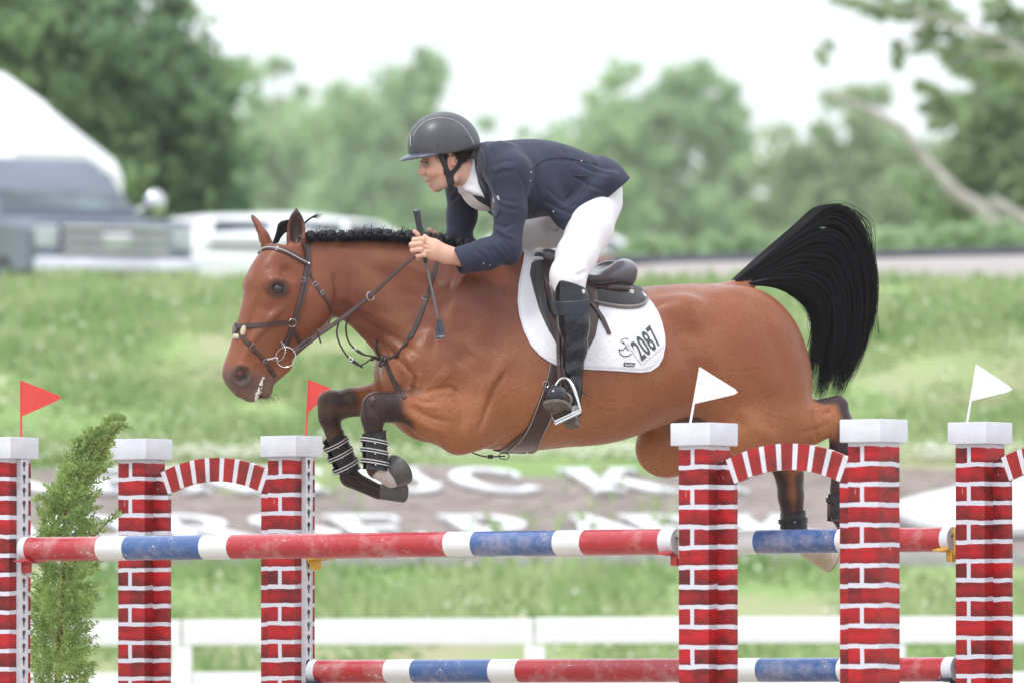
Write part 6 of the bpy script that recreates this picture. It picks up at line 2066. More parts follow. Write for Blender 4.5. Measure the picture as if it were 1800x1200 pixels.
# girth
def gsheet(poly, ctr, mat, name, th=.009, rings=8, npt=90):
    V, F__, _ = sheet_drape(poly, 0, th, rings=rings, npt=npt, bvh=HBV, ctr=ctr, edge=.6)
    m = MB(); m.add(V, F__); m.build(name, mat, sd_, world=True, sharp=60)
    return V, F__
gl = [(966, 640), (962, 660), (952, 690), (941, 718), (931, 742), (918, 764), (900, 782), (880, 794)]
gr = [(994, 644), (987, 672), (978, 704), (970, 732), (960, 752), (950, 772), (944, 790), (930, 799)]
cen = [((a[0] + b[0]) / 2, (a[1] + b[1]) / 2) for a, b in zip(gl, gr)]
gV, gF, _ = sheet_drape(gl + [(866, 800), (880, 804), (905, 803), (930, 799)] + gr[::-1], 0, .009, rings=10, npt=110, bvh=HBV, ctr=(946, 735), edge=.6)
m = MB(); m.add(gV, gF)
gP = cen[-1]
# carry the girth under the belly to the far side
N_ = 26; pos = []; nor = []
p0, n0 = cast(*cen[-1]); l0 = W2L(np.array(p0[:]))
for k in range(N_):
    th_ = PI * (-.20 + 1.15 * k / (N_ - 1))
    yy_ = -math.cos(th_ * .0 + PI * .5 * 0) 
    a_ = l0[1] + (-l0[1] + .24) * k / (N_ - 1)
    o = Vector(L2W(np.array([l0[0], a_, -1.0]))); r = HBV.ray_cast(o, Vector((0, 0, 1)))
    if r[0] is not None: pos.append(r[0][:]); nor.append(r[1][:])
ribbon(m, pos, nor, 46 * u, .009, .001)
m.build("girth", leather, sd_, world=True, sharp=45)
m = MB()
for side in (gl, gr):
    ins = [(a * .9 + c[0] * .1, b * .9 + c[1] * .1) for (a, b), c in zip(side, cen)]
    strap(m, ins, 1.1, .0105, step=5, smooth=4)
m.build("girth_stitching", stitch, sd_, world=True)
m = MB(); p, n = cast(959, 675); torus(m, p + n * .014, 5.5 * u, .0014, n); m.build("girth_ring", steel, sd_, world=True)
# ================================================================== RIDER
skin_m = NT("skin_mat")
at = skin_m.n("ShaderNodeVertexColor", layer_name="Col")
skin_m.set(Base_Color=skin_m.mix(skin_m.math('MULTIPLY', skin_m.noise(60, 4), .25), at.outputs[0], (.45, .20, .14)), Roughness=.48)
skin_m.b.inputs["Subsurface Weight"].default_value = .12
skin_m.b.inputs["Subsurface Radius"].default_value = (.012, .004, .002)
skin_m.bump(skin_m.noise(320, 3), .12, .001)
def clothmat(name, c1, c2, rough=.75, bump=.35, sheen=.15, ws=6):
    m = NT(name)
    m.set(Base_Color=m.mix(m.rng(m.noise(7, 4), .35, .65), c1, c2), Roughness=rough)
    m.b.inputs["Sheen Weight"].default_value = sheen
    wv_ = m.noise(ws, 4, .55, dist=.6)
    m.bump(m.math('ADD', wv_, m.math('MULTIPLY', m.noise(420, 2), .03)), bump, .012)
    return m.mat
navy = clothmat("navy_jacket_mat", (.019, .022, .050), (.013, .016, .038), .8, .28, .08, 8)
navy_d = clothmat("navy_lapel_mat", (.020, .023, .045), (.016, .018, .036), .6, .1)
white_c = clothmat("white_breeches_mat", (.78, .76, .78), (.72, .70, .73), .7, .12, .1, 5)
white_s = clothmat("white_shirt_mat", (.76, .74, .76), (.68, .67, .70), .7, .2, .1, 14)
bootm = NT("black_boot_mat")
bz = bootm.noise(13, 4, .5, vec=bootm.scalev(bootm.coord(), (1, 1, 1.9)), dist=1.2)
bootm.set(Base_Color=bootm.mix(bootm.noise(9), (.005, .006, .010), (.012, .013, .020)), Roughness=bootm.rng(bootm.noise(30), .3, .7, .16, .30))
bootm.b.inputs["Coat Weight"].default_value = .5; bootm.b.inputs["Coat Roughness"].default_value = .06; bootm.b.inputs["Specular IOR Level"].default_value = .2
bootm.bump(bz, .2, .012)
rider = None
HC = 0.0                                        # rider's own middle plane
# ---- head and near hand at fine resolution
hf = Field(q(725, 345, -.14) - .03, q(845, 225, .14) + .03, .0029)
DLT = R(10)                                     # the head looks a little less towards the camera than the body
LX = np.array([math.sin(DLT), math.cos(DLT), 0])
def qm(px, py, lat=0.0): return q(px, py, 0) + LX * lat
hf.ell(qm(784, 262, 0), (.098, .078, .105), .02)
FS = [((745, 262), (800, 250), .064), ((741, 282), (806, 272), .068), ((742.2, 292), (808, 288), .068), ((743.5, 304), (808, 301), .065), ((748.5, 315), (804, 312), .056), ((753.5, 323), (799, 320), .047), ((761, 331), (792, 329), .034)]
axh = np.array([.40 * math.cos(DLT), -.40 * math.sin(DLT), -.917]); bh = np.array([.917 * math.cos(DLT), -.917 * math.sin(DLT), .40])
Cc_, Hc_ = [], []
for a, b, w in FS:
    A, B = qm(*a), qm(*b); Cc_.append((A + B) / 2); Hc_.append(float((B - A) @ bh) / 2)
hf.loft(Cc_, Hc_, [x[2] for x in FS], k=.012, e=[.08, .08, .1, .14, .18, .2, .2], axis=axh, b=bh, p=2.2)
hf.cone(qm(741.3, 289), qm(739.2, 302), 2.8 * u, 4.2 * u, .010)                      # nose
hf.ell(qm(738.6, 304.2, 0), (3.6 * u, .0078, 3.3 * u), .006)
hf.ell(qm(746.5, 298, 0), (7 * u, .020, 11 * u), .014)
for sg in (-1, 1):
    hf.ell(qm(742.8, 306.2, sg * .0105), (3.8 * u, .0065, 3.0 * u), .005)
    hf.ell(qm(741.8, 309.0, sg * .0065), (1.6 * u, .0032, 1.3 * u), .002, op='sub')
    hf.cone(qm(740.2, 284.8, sg * .010), qm(744.5, 283.8, sg * .040), 2.4 * u, 2.4 * u, .010)   # brow
    hf.ell(qm(740.2, 291.8, sg * .031), (5.0 * u, .0135, 3.0 * u), .006, op='sub')
    hf.cone(qm(742.6, 288.6, sg * .020), qm(744.6, 289.0, sg * .042), 1.7 * u, 1.5 * u, .004)
    hf.ell(qm(755.5, 303, sg * .043), (9 * u, .012, 8 * u), .024)                      # cheekbone
    hf.cone(qm(767, 330.5, sg * .016), qm(795, 317, sg * .054), 5.5 * u, 8 * u, .016)      # jaw
    hf.ell(qm(792, 285, sg * .076), (6.4 * u, .010, 10.5 * u), .004, ang=-12)
    hf.ell(qm(790.5, 284, sg * .0865), (3.8 * u, .008, 7.2 * u), .003, ang=-12, op='sub')
    hf.ell(qm(792.5, 292, sg * .080), (2.2 * u, .006, 2.4 * u), .003)
hf.ell(qm(750.2, 316.4, 0), (3.6 * u, .020, 2.7 * u), .005)                            # lips
hf.ell(qm(756.6, 325.4, 0), (4.0 * u, .018, 2.8 * u), .005)
hf.cone(qm(746, 322.4, 0), qm(757, 319.6, 0), 2.2 * u, 1.2 * u, .003, op='sub')
for sg in (-1, 1): hf.cone(qm(750, 321.2, sg * .012), qm(758, 318.8, sg * .024), 1.5 * u, .8 * u, .003, op='sub')
hf.ell(qm(769, 331.6, 0), (8 * u, .019, 6.2 * u), .010)                              # chin
hf.cone(q(798, 298, 0), q(830, 312, 0), 26 * u, 29 * u, .02)                        # neck
hf.cone(q(797, 300, -.035), q(822, 330, -.03), 8 * u, 8 * u, .015)
hf.plane(q(838, 316), (.93, 0, -.2))
V1, Q1 = hf.mesh(); V1 = relax(V1, Q1, 1)
V1 = relief(V1, Q1, [([(752, 309), (757, 317)], 2.2, -.7), ([(762, 310), (772, 318)], 7, -1.5), ([(800, 300), (815, 322)], 3.5, 1.6), ([(763, 327.5)], 2.5, -1.5)], mirror=True)
nh_lo, nh_hi = q(715, 480, -.34), q(835, 395, -.12)
nf = Field(nh_lo, nh_hi, .0026)
def hand(F_, dx, dy, L0, sg):
    """fist closed on the rein; L0 lateral of the palm, sg=-1 back of the hand towards the camera"""
    Q = lambda x, y, l: q(x + dx, y + dy, L0 + sg * l)
    F_.ell(Q(757, 436.5, 0), (25 * u, .019, 17.5 * u), .010, ang=-24)
    F_.cone(Q(765, 440, 0), Q(785, 448, .002), 17 * u, 14.5 * u, .02, fl=.75)
    F_.cone(Q(785, 448, .002), Q(822, 456, .004), 14.5 * u, 15.5 * u, .02, fl=.85)
    K = [((744, 420.5), (728, 422), (729, 428), (740, 431)), ((740, 429), (723.5, 430.5), (725, 436), (738, 439)), ((740, 438.5), (725, 440.5), (728, 446), (740, 447)), ((746, 448), (733, 450.5), (735, 455), (745, 454))]
    rr = (4.7, 4.8, 4.5, 4.1)
    for (a, b, c, d), r in zip(K, rr):
        F_.chain([Q(*a, .010), Q(*b, .002), Q(*c, -.022), Q(*d, -.030)], [r * u * 1.08, r * u, r * u * .92, r * u * .82], .0028)
        F_.ell(Q(a[0] - 1, a[1], .013), (5 * u, .009, 4.6 * u), .006)
    for (a, b, c, d), r in list(zip(K, rr))[:4]:
        pass
    F_.chain([Q(758, 426, -.012), Q(745, 417, -.016), Q(735, 412.5, -.016), Q(729, 407.5, -.014)], [6.5 * u, 5.2 * u, 4.6 * u, 3.9 * u], .004)
    for i in range(3):      # tendons on the back of the hand
        F_.cone(Q(745 + i, 424 + 9 * i, .019), Q(768, 438 + 3 * i, .019), .0025, .002, .008)
HL = -.222
hand(nf, 0, 0, HL, -1)
V2, Q2 = nf.mesh(); V2 = relax(V2, Q2, 1)
ff = Field(q(735, 470, .02) - .02, q(860, 380, .26) + .02, .0034)
hand(ff, 26, -3, .135, 1)
V3, Q3 = ff.mesh(); V3 = relax(V3, Q3, 1)
# ---- body inside the clothes
bf = Field(q(770, 760, -.46) - .05, q(1110, 240, .46) + .05, .008)
bf.cone(q(833, 312), q(870, 312), .05, .09, .04)
bf.cone(q(880, 315), q(1040, 335), .095, .10, .05)
for sg in (-1, 1):
    bf.cone(q(870, 300, 0), q(893, 307, sg * .16), .07, .055, .03)
bf.chain([q(893, 310, -.165), q(893, 400, -.225), q(889, 434, -.243), q(855, 447, -.238), q(815, 457, -.228)], [.045, .036, .034, .032, .027], .02)
bf.chain([q(850, 310, .13), q(816, 380, .212), q(806, 420, .20), q(828, 440, .155)], [.045, .034, .030, .026], .02)
bf.chain([q(1049, 356, -.10), q(1034, 402, -.19), q(1011, 450, -.28), q(1001, 495, -.345), q(1007, 600, -.375), q(1005, 682, -.385)], [.070, .055, .048, .038, .030, .022], .03)
bf.cone(q(1006, 712, -.385), q(985, 704, -.53), .018, .020, .02)
bf.chain([q(1049, 356, .10), q(972, 400, .235), q(908, 412, .32), q(924, 500, .37), q(934, 660, .385)], [.070, .050, .040, .034, .022], .03)
V4, Q4 = bf.mesh(); V4 = relax(V4, Q4, 1)
Vs = [V1, V2, V3, V4]; Qs = [Q1, Q2, Q3, Q4]; off = 0; QQ = []
for a, b in zip(Vs, Qs): QQ.append(b + off); off += len(a)
VB = np.vstack(Vs); QB = np.vstack(QQ)
P = VB; col = np.tile(np.array([.70, .42, .31]), (len(VB), 1))
pcap(q(738, 305, 0), q(742, 306, 0), .008, .02, (.66, .30, .22), .6)
pcap(q(760, 302, -.05), q(762, 304, -.05), .01, .03, (.70, .33, .25), .6)
pcap(q(792, 284, -.085), q(792, 287, -.085), .012, .024, (.68, .30, .22), .7)
for a, b in (((758, 322, -.02), (775, 330, -.02)), ((768, 332, -.01), (796, 320, -.055)), ((746, 313, -.005), (752, 315, -.02)), ((800, 322, -.04), (812, 322, -.05))):
    pcap(q(*a), q(*b), .010, .030, (.40, .27, .21), .48)                   # stubble
pcap(q(746.5, 317.8, 0), q(750, 318, -.014), .003, .006, (.52, .20, .17), .8)
pcap(q(754, 324.5, 0), q(758, 325, -.013), .004, .007, (.60, .25, .21), .8)
pcap(q(750, 320.8, 0), q(756, 320, -.01), .0015, .004, (.16, .05, .05), .7)
pcap(q(741, 286.5, -.018), q(748, 285, -.045), .0035, .007, (.05, .03, .025), .9)   # eyebrow
RW = L2W(VB)
rider = mesh_np("person", RW, QB, skin_m.mat, cols=col)
tag(rider, "rider in navy jacket, white breeches and grey helmet crouching over the horse's neck", "person")
FBVH = BVHTree.FromPolygons([tuple(v) for v in L2W(V1)], [tuple(int(i) for i in f_) for f_ in Q1])
def rpart(nm, m, mats, **kw):
    return m.build(nm, mats, kw.pop("parent", rider), world=True, **kw)
# eye
eyew = simple("eye_white_mat", (.34, .28, .26), None, 9, .3)
for sg in (-1, 1):
    m = MB(); c = Vector(L2W(qm(746.6, 291.7, sg * .0305))); m.sphere(c, .0098, seg=16, rings=12)
    fw = Vector(L2W(qm(730, 291, sg * .034)) - L2W(qm(747, 292.0, sg * .031))).normalized()
    m.sphere(c + fw * .0052, .0062, mi=1, seg=12, rings=8)
    rpart("eye", m, [eyew, eye_m.mat])
    if sg < 0:
        m = MB(); Pp = []
        for t in np.linspace(0, 1, 8):
            a, n_ = cast(742.8 + 9.5 * t, 292.0 - 2.6 * math.sin(PI * (t * .8 + .1)), FBVH); Pp.append(a + n_ * .0002)
        m.tube(Pp, .0008, 6); rpart("eyelash", m, [simple("eyelash_mat", (.03, .02, .018), None, 9, .6)])
m = MB()
for k in range(4):
    m.sphere(L2W(qm(751 + k * 1.2, 320.0 - .2 * k, -.002 - .004 * k)), .0018, seg=6, rings=5)
rpart("teeth", m, [eyew])
# hair: short dark hair at the temple and behind the ear
hr = []
for i in range(1500):
    t = rr_.random()
    if t < .5: x = rr_.gauss(779, 4.2); y = 271 + abs(rr_.gauss(0, 1)) * (4 + max(0, x - 770) * .55)
    else: x = rr_.gauss(810, 6.5); y = 266 + abs(rr_.gauss(0, 8))
    if not (764 < x < 826): continue
    if 785 < x < 797 and y > 276: continue
    a, n_ = cast(x, y, FBVH)
    d = Vector((.004, -.002, -.007)) if x < 790 else Vector((.007, -.001, -.005))
    d = d + Vector((rr_.gauss(0, .0015), rr_.gauss(0, .001), rr_.gauss(0, .0015)))
    hr.append([a[:], (a + d * .5 + n_ * .002)[:], (a + d + n_ * .0008)[:]])
V, F_ = strands(np.array(hr), np.tile([.0012, .001, .0004], (len(hr), 1)))
mesh_np("hair", V, F_, simple("dark_brown_hair_mat", (.016, .011, .010), (.03, .02, .016), 60, .5), rider, world=True)
# ---- helmet
helm_m = NT("helmet_shell_mat")
helm_m.set(Base_Color=helm_m.mix(helm_m.rng(helm_m.noise(14, 5), .4, .65), (.046, .049, .058), (.066, .067, .076)), Roughness=helm_m.rng(helm_m.noise(9, 4), .3, .7, .34, .48))
helm_m.b.inputs["Coat Weight"].default_value = .12; helm_m.b.inputs["Coat Roughness"].default_value = .3
ef = Field(q(700, 300, -.15) - .02, q(850, 185, .15) + .02, .0034)
ef.ell(q(781, 257, 0), (60.5 * u / CP, .110, 60 * u), .0, ang=0)
ef.ell(q(769, 256, 0), (49 * u / CP, .102, 52 * u), .02)
ef.ell(q(792, 262, 0), (47 * u / CP, .104, 52 * u), .02)
pN = np.array([.165, 0, -1.0])
ef.plane(q(780, 271), pN, .004)
ef.ell(q(784, 285, 0), (50 * u, .088, 45 * u), .004, op='sub')
V, Q5 = ef.mesh(); V = relax(V, Q5, 1)
mh = MB()
hel = mesh_np("helmet", L2W(V), Q5, helm_m.mat, rider, world=True)
EBV = BVHTree.FromPolygons([tuple(v) for v in L2W(V)], [tuple(int(i) for i in f_) for f_ in Q5])
# brim
bm2 = Field(q(700, 300, -.12) - .02, q(790, 255, .12) + .02, .003)
bm2.ell(q(752, 275, 0), (50 * u, .098, 11.5 * u), .0, ang=10)
bm2.ell(q(756, 280.5, 0), (56 * u, .105, 11.5 * u), .003, ang=10, op='sub')
bm2.plane(q(772, 270), (1, 0, .25), .004)
V, Q5 = bm2.mesh(); V = relax(V, Q5, 1)
brim_m = simple("helmet_brim_mat", (.075, .082, .115), (.06, .066, .095), 9, .35, coat=.3)
mesh_np("brim", L2W(V), Q5, brim_m, hel, world=True)
trim = simple("helmet_trim_mat", (.62, .60, .52), None, 40, .3, metal=.4)
m = MB()
def ecast(P_, off=.0008):
    out = []
    for x, y in ipath(P_, 3):
        a, n_ = cast(x, y, EBV); out.append(a + n_ * off)
    return out
m.tube(ecast([(726, 240), (733, 228), (745, 216), (760, 209.5), (777, 208), (795, 211), (810, 219), (820, 230), (827, 242), (833, 255)]), .0013, 6)
m.build("trim", trim, hel, world=True)
m = MB(); m.tube(ecast([(722.5, 238), (722, 247), (722.5, 257)], .001), .0042, 8, flat=.5)
for (x, y) in ((829, 243), (831, 248), (832.5, 253)): 
    a, n_ = cast(x, y, EBV); torus(m, a + n_ * .001, .0028, .0008, n_)
m.build("badge", trim, hel, world=True)
m = MB()
for (x, y) in ((769, 255.5), (819.5, 241)):
    a, n_ = cast(x, y, EBV); m.sphere(a, .0035, seg=10, rings=8)
m.build("vent_screw", dark_m, hel, world=True)
m = MB(); m.tube(ecast([(772, 273.5), (790, 269.5), (810, 263.5), (836, 255.5)], .000), .0022, 6); m.build("shell_edge", dark_m, hel, world=True)
harn = simple("harness_mat", (.020, .021, .025), (.03, .03, .035), 80, .6, bump=.3, bscale=200)
m = MB()
def fst(P_, w, off=.003, th=.004):
    strap(m, P_, w, th, off, bvh=FBVH, step=4)
fst([(774, 273), (780, 283), (784, 296), (786, 306)], [9, 8, 9, 12])
fst([(834, 258), (824, 270), (812, 282), (802, 296), (794, 305)], [14, 11, 8, 8, 9])
fst([(790, 300), (790, 310), (791, 320), (793, 329)], [17, 14, 11, 10], .005)
fst([(813, 262), (826, 260), (838, 258)], [10, 14, 12], .006)
strap(m, [(791, 313), (793, 324)], 13, .009, bvh=FBVH); m.tube([L2W(q(791, 329, -.05)), L2W(q(788, 336, -.02)), L2W(q(786, 337, .02))], .005, 8)
m.build("chin_strap", harn, hel, world=True, sharp=50)
# ---- shirt
wf = Field(q(795, 395, -.2) - .03, q(890, 245, .2) + .03, .004)
wf.cone(q(812, 303), q(842, 315), 30.5 * u, 34 * u, .01)
wf.plane(q(818, 308), (-.90, 0, .28), .002)
wf.ell(q(848, 338, 0), (38 * u, .115, 31 * u), .03, ang=-36)
wf.cone(q(812, 327, -.03), q(847, 341, -.085), .009, .009, .012)
wf.cone(q(822, 332, -.055), q(850, 344, -.095), .012, .008, .010)
wf.cone(q(806, 318, -.015), q(812, 336, -.01), .012, .012, .02)
V, Q5 = wf.mesh(); V = relax(V, Q5, 1)
mesh_np("shirt", L2W(V), Q5, white_s, rider, world=True)
# ---- jacket
jf = Field(q(775, 490, -.36) - .05, q(1125, 230, .36) + .05, .0052)
JS = [(836, 254, 278, .06), (846, 251, 312, .115), (857, 249, 342, .155), (870, 249, 374, .185), (885, 248, 385, .195), (905, 246, 389, .20), (930, 245, 386, .193), (958, 247, 381, .180), (985, 253, 384, .172), (1010, 262, 394, .185), (1034, 272, 400, .20), (1055, 275, 398, .212), (1071, 285, 388, .212), (1089, 314, 374, .20)]
C_, H_ = [], []
for px, t, b, w in JS:
    a, c = q(px, t), q(px, b); C_.append([(a[0] + c[0]) / 2, 0, (a[2] + c[2]) / 2]); H_.append((a[2] - c[2]) / 2)
jf.loft(C_, H_, [s_[3] for s_ in JS], k=.01, axis=XA, b=ZB, p=2.25, e=-.08)
jf.cone(q(930, 300, -.14), q(990, 385, -.175), .05, .035, .05)
jf.cone(q(990, 380, -.19), q(996, 402, -.20), .030, .012, .03)
jf.cone(q(1000, 370, -.185), q(1072, 315, -.185), .028, .03, .03)
jf.plane(q(997, 409, -.20), (.62, -.12, -.76), .003)
jf.plane(q(966, 384, -.18), (-.45, 0, -.9), .01) if False else None
# shoulders and sleeves
jf.chain([q(880, 288, -.12), q(897, 306, -.185), q(897, 370, -.222), q(890, 432, -.245)], [40 * u, 36 * u, 27 * u, 26 * u], .03)
jf.chain([q(889, 436, -.245), q(855, 447, -.24), q(806, 459, -.226)], [27 * u, 27 * u, 24.5 * u], .02)
jf.ell(q(898, 452, -.245), (14 * u, .05, 15 * u), .02)
jf.chain([q(838, 300, .13), q(815, 330, .19), q(812, 380, .215), q(806, 420, .20)], [34 * u, 30 * u, 25 * u, 22 * u], .03)
jf.chain([q(806, 420, .20), q(828, 440, .155)], [23 * u, 18 * u], .02)
# folds
JST = (
  ([(868, 392, -.28), (888, 400, -.30), (904, 392, -.30)], .006, 'sub'), ([(868, 402, -.28), (886, 412, -.30), (905, 420, -.305)], .006, 'add'),
  ([(872, 412, -.29), (890, 430, -.305), (900, 446, -.30)], .005, 'sub'), ([(862, 424, -.285), (880, 444, -.30), (893, 462, -.29)], .006, 'add'),
  ([(848, 432, -.285), (862, 446, -.30), (868, 462, -.29)], .005, 'sub'), ([(830, 436, -.27), (846, 450, -.29), (850, 468, -.28)], .0045, 'sub'),
  ([(866, 340, -.25), (885, 352, -.28), (912, 356, -.28)], .004, 'sub'), ([(868, 356, -.255), (890, 366, -.285), (915, 370, -.28)], .004, 'sub'),
  ([(908, 300, -.23), (922, 330, -.235), (924, 372, -.235)], .009, 'sub'), ([(862, 300, -.19), (872, 320, -.22), (870, 345, -.235)], .007, 'sub'),
  ([(868, 292, -.17), (886, 284, -.20), (905, 284, -.21)], .005, 'sub'), ([(868, 304, -.19), (884, 296, -.215), (902, 296, -.225)], .005, 'add'),
  ([(862, 258, -.11), (866, 280, -.15), (862, 300, -.17)], .005, 'sub'),
  ([(960, 330, -.20), (985, 352, -.205), (1015, 362, -.205)], .006, 'sub'), ([(950, 350, -.20), (985, 368, -.205), (1010, 378, -.20)], .006, 'sub'),
  ([(1000, 300, -.185), (1030, 322, -.20), (1062, 336, -.21)], .007, 'sub'), ([(1010, 286, -.17), (1040, 300, -.195), (1078, 308, -.20)], .006, 'sub'),
  ([(1035, 276, -.05), (1050, 292, -.14), (1085, 300, -.19)], .006, 'sub'), ([(985, 258, -.05), (992, 275, -.12), (985, 300, -.17)], .004, 'sub'),
  ([(1002, 262, -.05), (1008, 278, -.12), (1000, 300, -.17)], .004, 'sub'), ([(935, 382, -.17), (945, 350, -.195), (940, 318, -.195)], .005, 'sub'),
  ([(980, 384, -.185), (1005, 384, -.21), (1030, 366, -.215)], .005, 'add'), ([(810, 336, .12), (800, 350, .12), (792, 352, .14)], .006, 'sub'),
  ([(930, 246, -.02), (938, 270, -.12), (944, 296, -.17)], .003, 'sub'),
  ([(944, 296, -.175), (965, 282, -.155), (1015, 284, -.15)], .003, 'sub'))
# open cuff
A_, B_ = q(806, 459, -.226), q(855, 447, -.24); dcf = (A_ - B_) / np.linalg.norm(A_ - B_)
nr_ = dcf + np.array([0, 0, -.12])
sl, x, y, z = jf.box(A_ - .09, A_ + .09, 0)
dpl = ((x - A_[0]) * nr_[0] + (y - A_[1]) * nr_[1] + (z - A_[2]) * nr_[2]).astype(np.float32) - .008
jf.put(sl, dpl, .003, 'and')
jf.cone(A_ - dcf * .03, A_ + dcf * .05, 20.5 * u, 20.5 * u, .003, op='sub')
V, Q5 = jf.mesh(); V = relax(V, Q5, 1)
JR = []
for P_, r, op in JST:
    P2_ = [(a[0], a[1]) for a in P_]
    JR.append((P2_, 3.4, (-4.5 if op == 'sub' else 4.5) * r / .005)); JR.append(([(a, b + 6.5) for a, b in P2_], 4.0, (2.2 if op == 'sub' else -2.2) * r / .005))
V = relief(V, Q5, JR, latmax=.3)
jac = mesh_np("jacket", L2W(V), Q5, navy, rider, world=True)
JBV = BVHTree.FromPolygons([tuple(v) for v in L2W(V)], [tuple(int(i) for i in f_) for f_ in Q5])
sh_o = [o for o in bpy.data.objects if o.name == 'shirt'][0]
nj = len(jac.data.vertices)
JSB = BVHTree.FromPolygons([v.co[:] for v in jac.data.vertices] + [v.co[:] for v in sh_o.data.vertices], [tuple(p.vertices) for p in jac.data.polygons] + [tuple(i + nj for i in p.vertices) for p in sh_o.data.polygons])
def jsheet(poly, ctr, th, nm, mat, npt=70, rings=8, bvh=None, par=None):
    V, F__, _ = sheet_drape(poly, 0, th, rings=rings, npt=npt, bvh=bvh or JBV, ctr=ctr, edge=.6)
    m = MB(); m.add(V, F__); return m.build(nm, mat, par or jac, world=True, sharp=50)
jsheet([(833, 258), (846, 256), (855, 280), (856, 306), (866, 326), (875, 350), (879, 372), (872, 383), (861, 366), (850, 343), (841, 322), (835, 295)], (853, 318), .007, "lapel", navy_d, bvh=JSB)
jsheet([(828, 281), (833, 300), (838, 318), (846, 342), (835, 341), (822, 336), (812, 331), (819, 316), (824, 298)], (831, 323), .004, "shirt_collar", white_s, bvh=JSB, par=sh_o)
jsheet([(830, 343), (846, 345), (857, 352), (864, 366), (852, 360), (840, 353)], (848, 352), .002, "neck_tie", navy_d, bvh=JSB, par=sh_o)
for P_, w_, t_h, nm_ in (([(1006, 309), (1020, 309.5), (1034, 310.5)], 2, .004, "pocket_welt"), ([(1034, 310), (1028, 330), (1012, 352), (996, 365), (984, 364)], 1.3, .002, "pocket_flap_edge"), ([(1010, 311), (1000, 335), (988, 352)], 1.3, .002, "pocket_flap_edge"),
    ([(936, 246), (943, 268), (946, 292)], 1.0, .0012, "seam"), ([(922, 306), (950, 284), (985, 277), (1020, 283), (1050, 289)], 1.0, .0012, "seam"), ([(838, 464), (834, 452), (832, 446)], 1.0, .0012, "seam")):
    m = MB(); strap(m, P_, w_, t_h, bvh=JBV); m.build(nm_, navy_d, jac, world=True)
m = MB()
for (x, y) in ((932.5, 303), (932, 318), (1022, 283.5), (855, 342), (973, 372), (964, 380), (850, 463), (861, 466)):
    a, n_ = cast(x, y, JBV); m.sphere(a + n_ * .0012, .0032 if y < 400 else .0022, sc=(1, 1, 1), seg=8, rings=6)
m.build("button", silv, jac, world=True)
m = MB(); strap(m, [(868, 353), (878, 348)], 10, .0025, bvh=JBV); m.build("sleeve_badge", simple("grey_badge_mat", (.30, .30, .31), (.4, .4, .4), 90, .5), jac, world=True)
# ---- breeches
gf = Field(q(850, 560, -.44) - .05, q(1110, 290, .44) + .05, .0056)
gf.ell(q(1041, 352, 0), (38 * u, .155, 48 * u), .03)
gf.cone(q(1000, 335, 0), q(1036, 340, 0), .12, .13, .04)
NL = [q(1050, 360, -.10), q(1036, 402, -.20), q(1013, 450, -.285), q(999, 488, -.345), q(1003, 522, -.365)]
gf.chain(NL, [42 * u, 39 * u, 34 * u, 28.5 * u, 25 * u], .03)
gf.ell(q(990, 478, -.345), (19 * u, .045, 24 * u), .03)
gf.chain([q(1049, 354, .115), q(972, 398, .24), q(905, 410, .33), q(920, 470, .36)], [46 * u, 36 * u, 29 * u, 26 * u], .03)
for P_, r in (([(1068, 352, -.26), (1045, 372, -.29), (1010, 388, -.30)], .003), ([(980, 500, -.40), (1000, 506, -.425), (1022, 500, -.42)], .004), ([(978, 512, -.40), (1000, 518, -.42)], .003), ([(1030, 478, -.39), (1015, 484, -.41)], .003),
              ([(925, 385, .15), (960, 395, .16), (1000, 412, .16)], .004), ([(930, 392, .15), (965, 410, .17)], .004), ([(950, 382, .12), (985, 398, .14)], .004)):
    for a, b in zip(P_[:-1], P_[1:]): gf.cone(q(*a), q(*b), r, r, .016, op='sub')
V, Q5 = gf.mesh(); V = relax(V, Q5, 1)
mesh_np("breeches", L2W(V), Q5, white_c, rider, world=True)
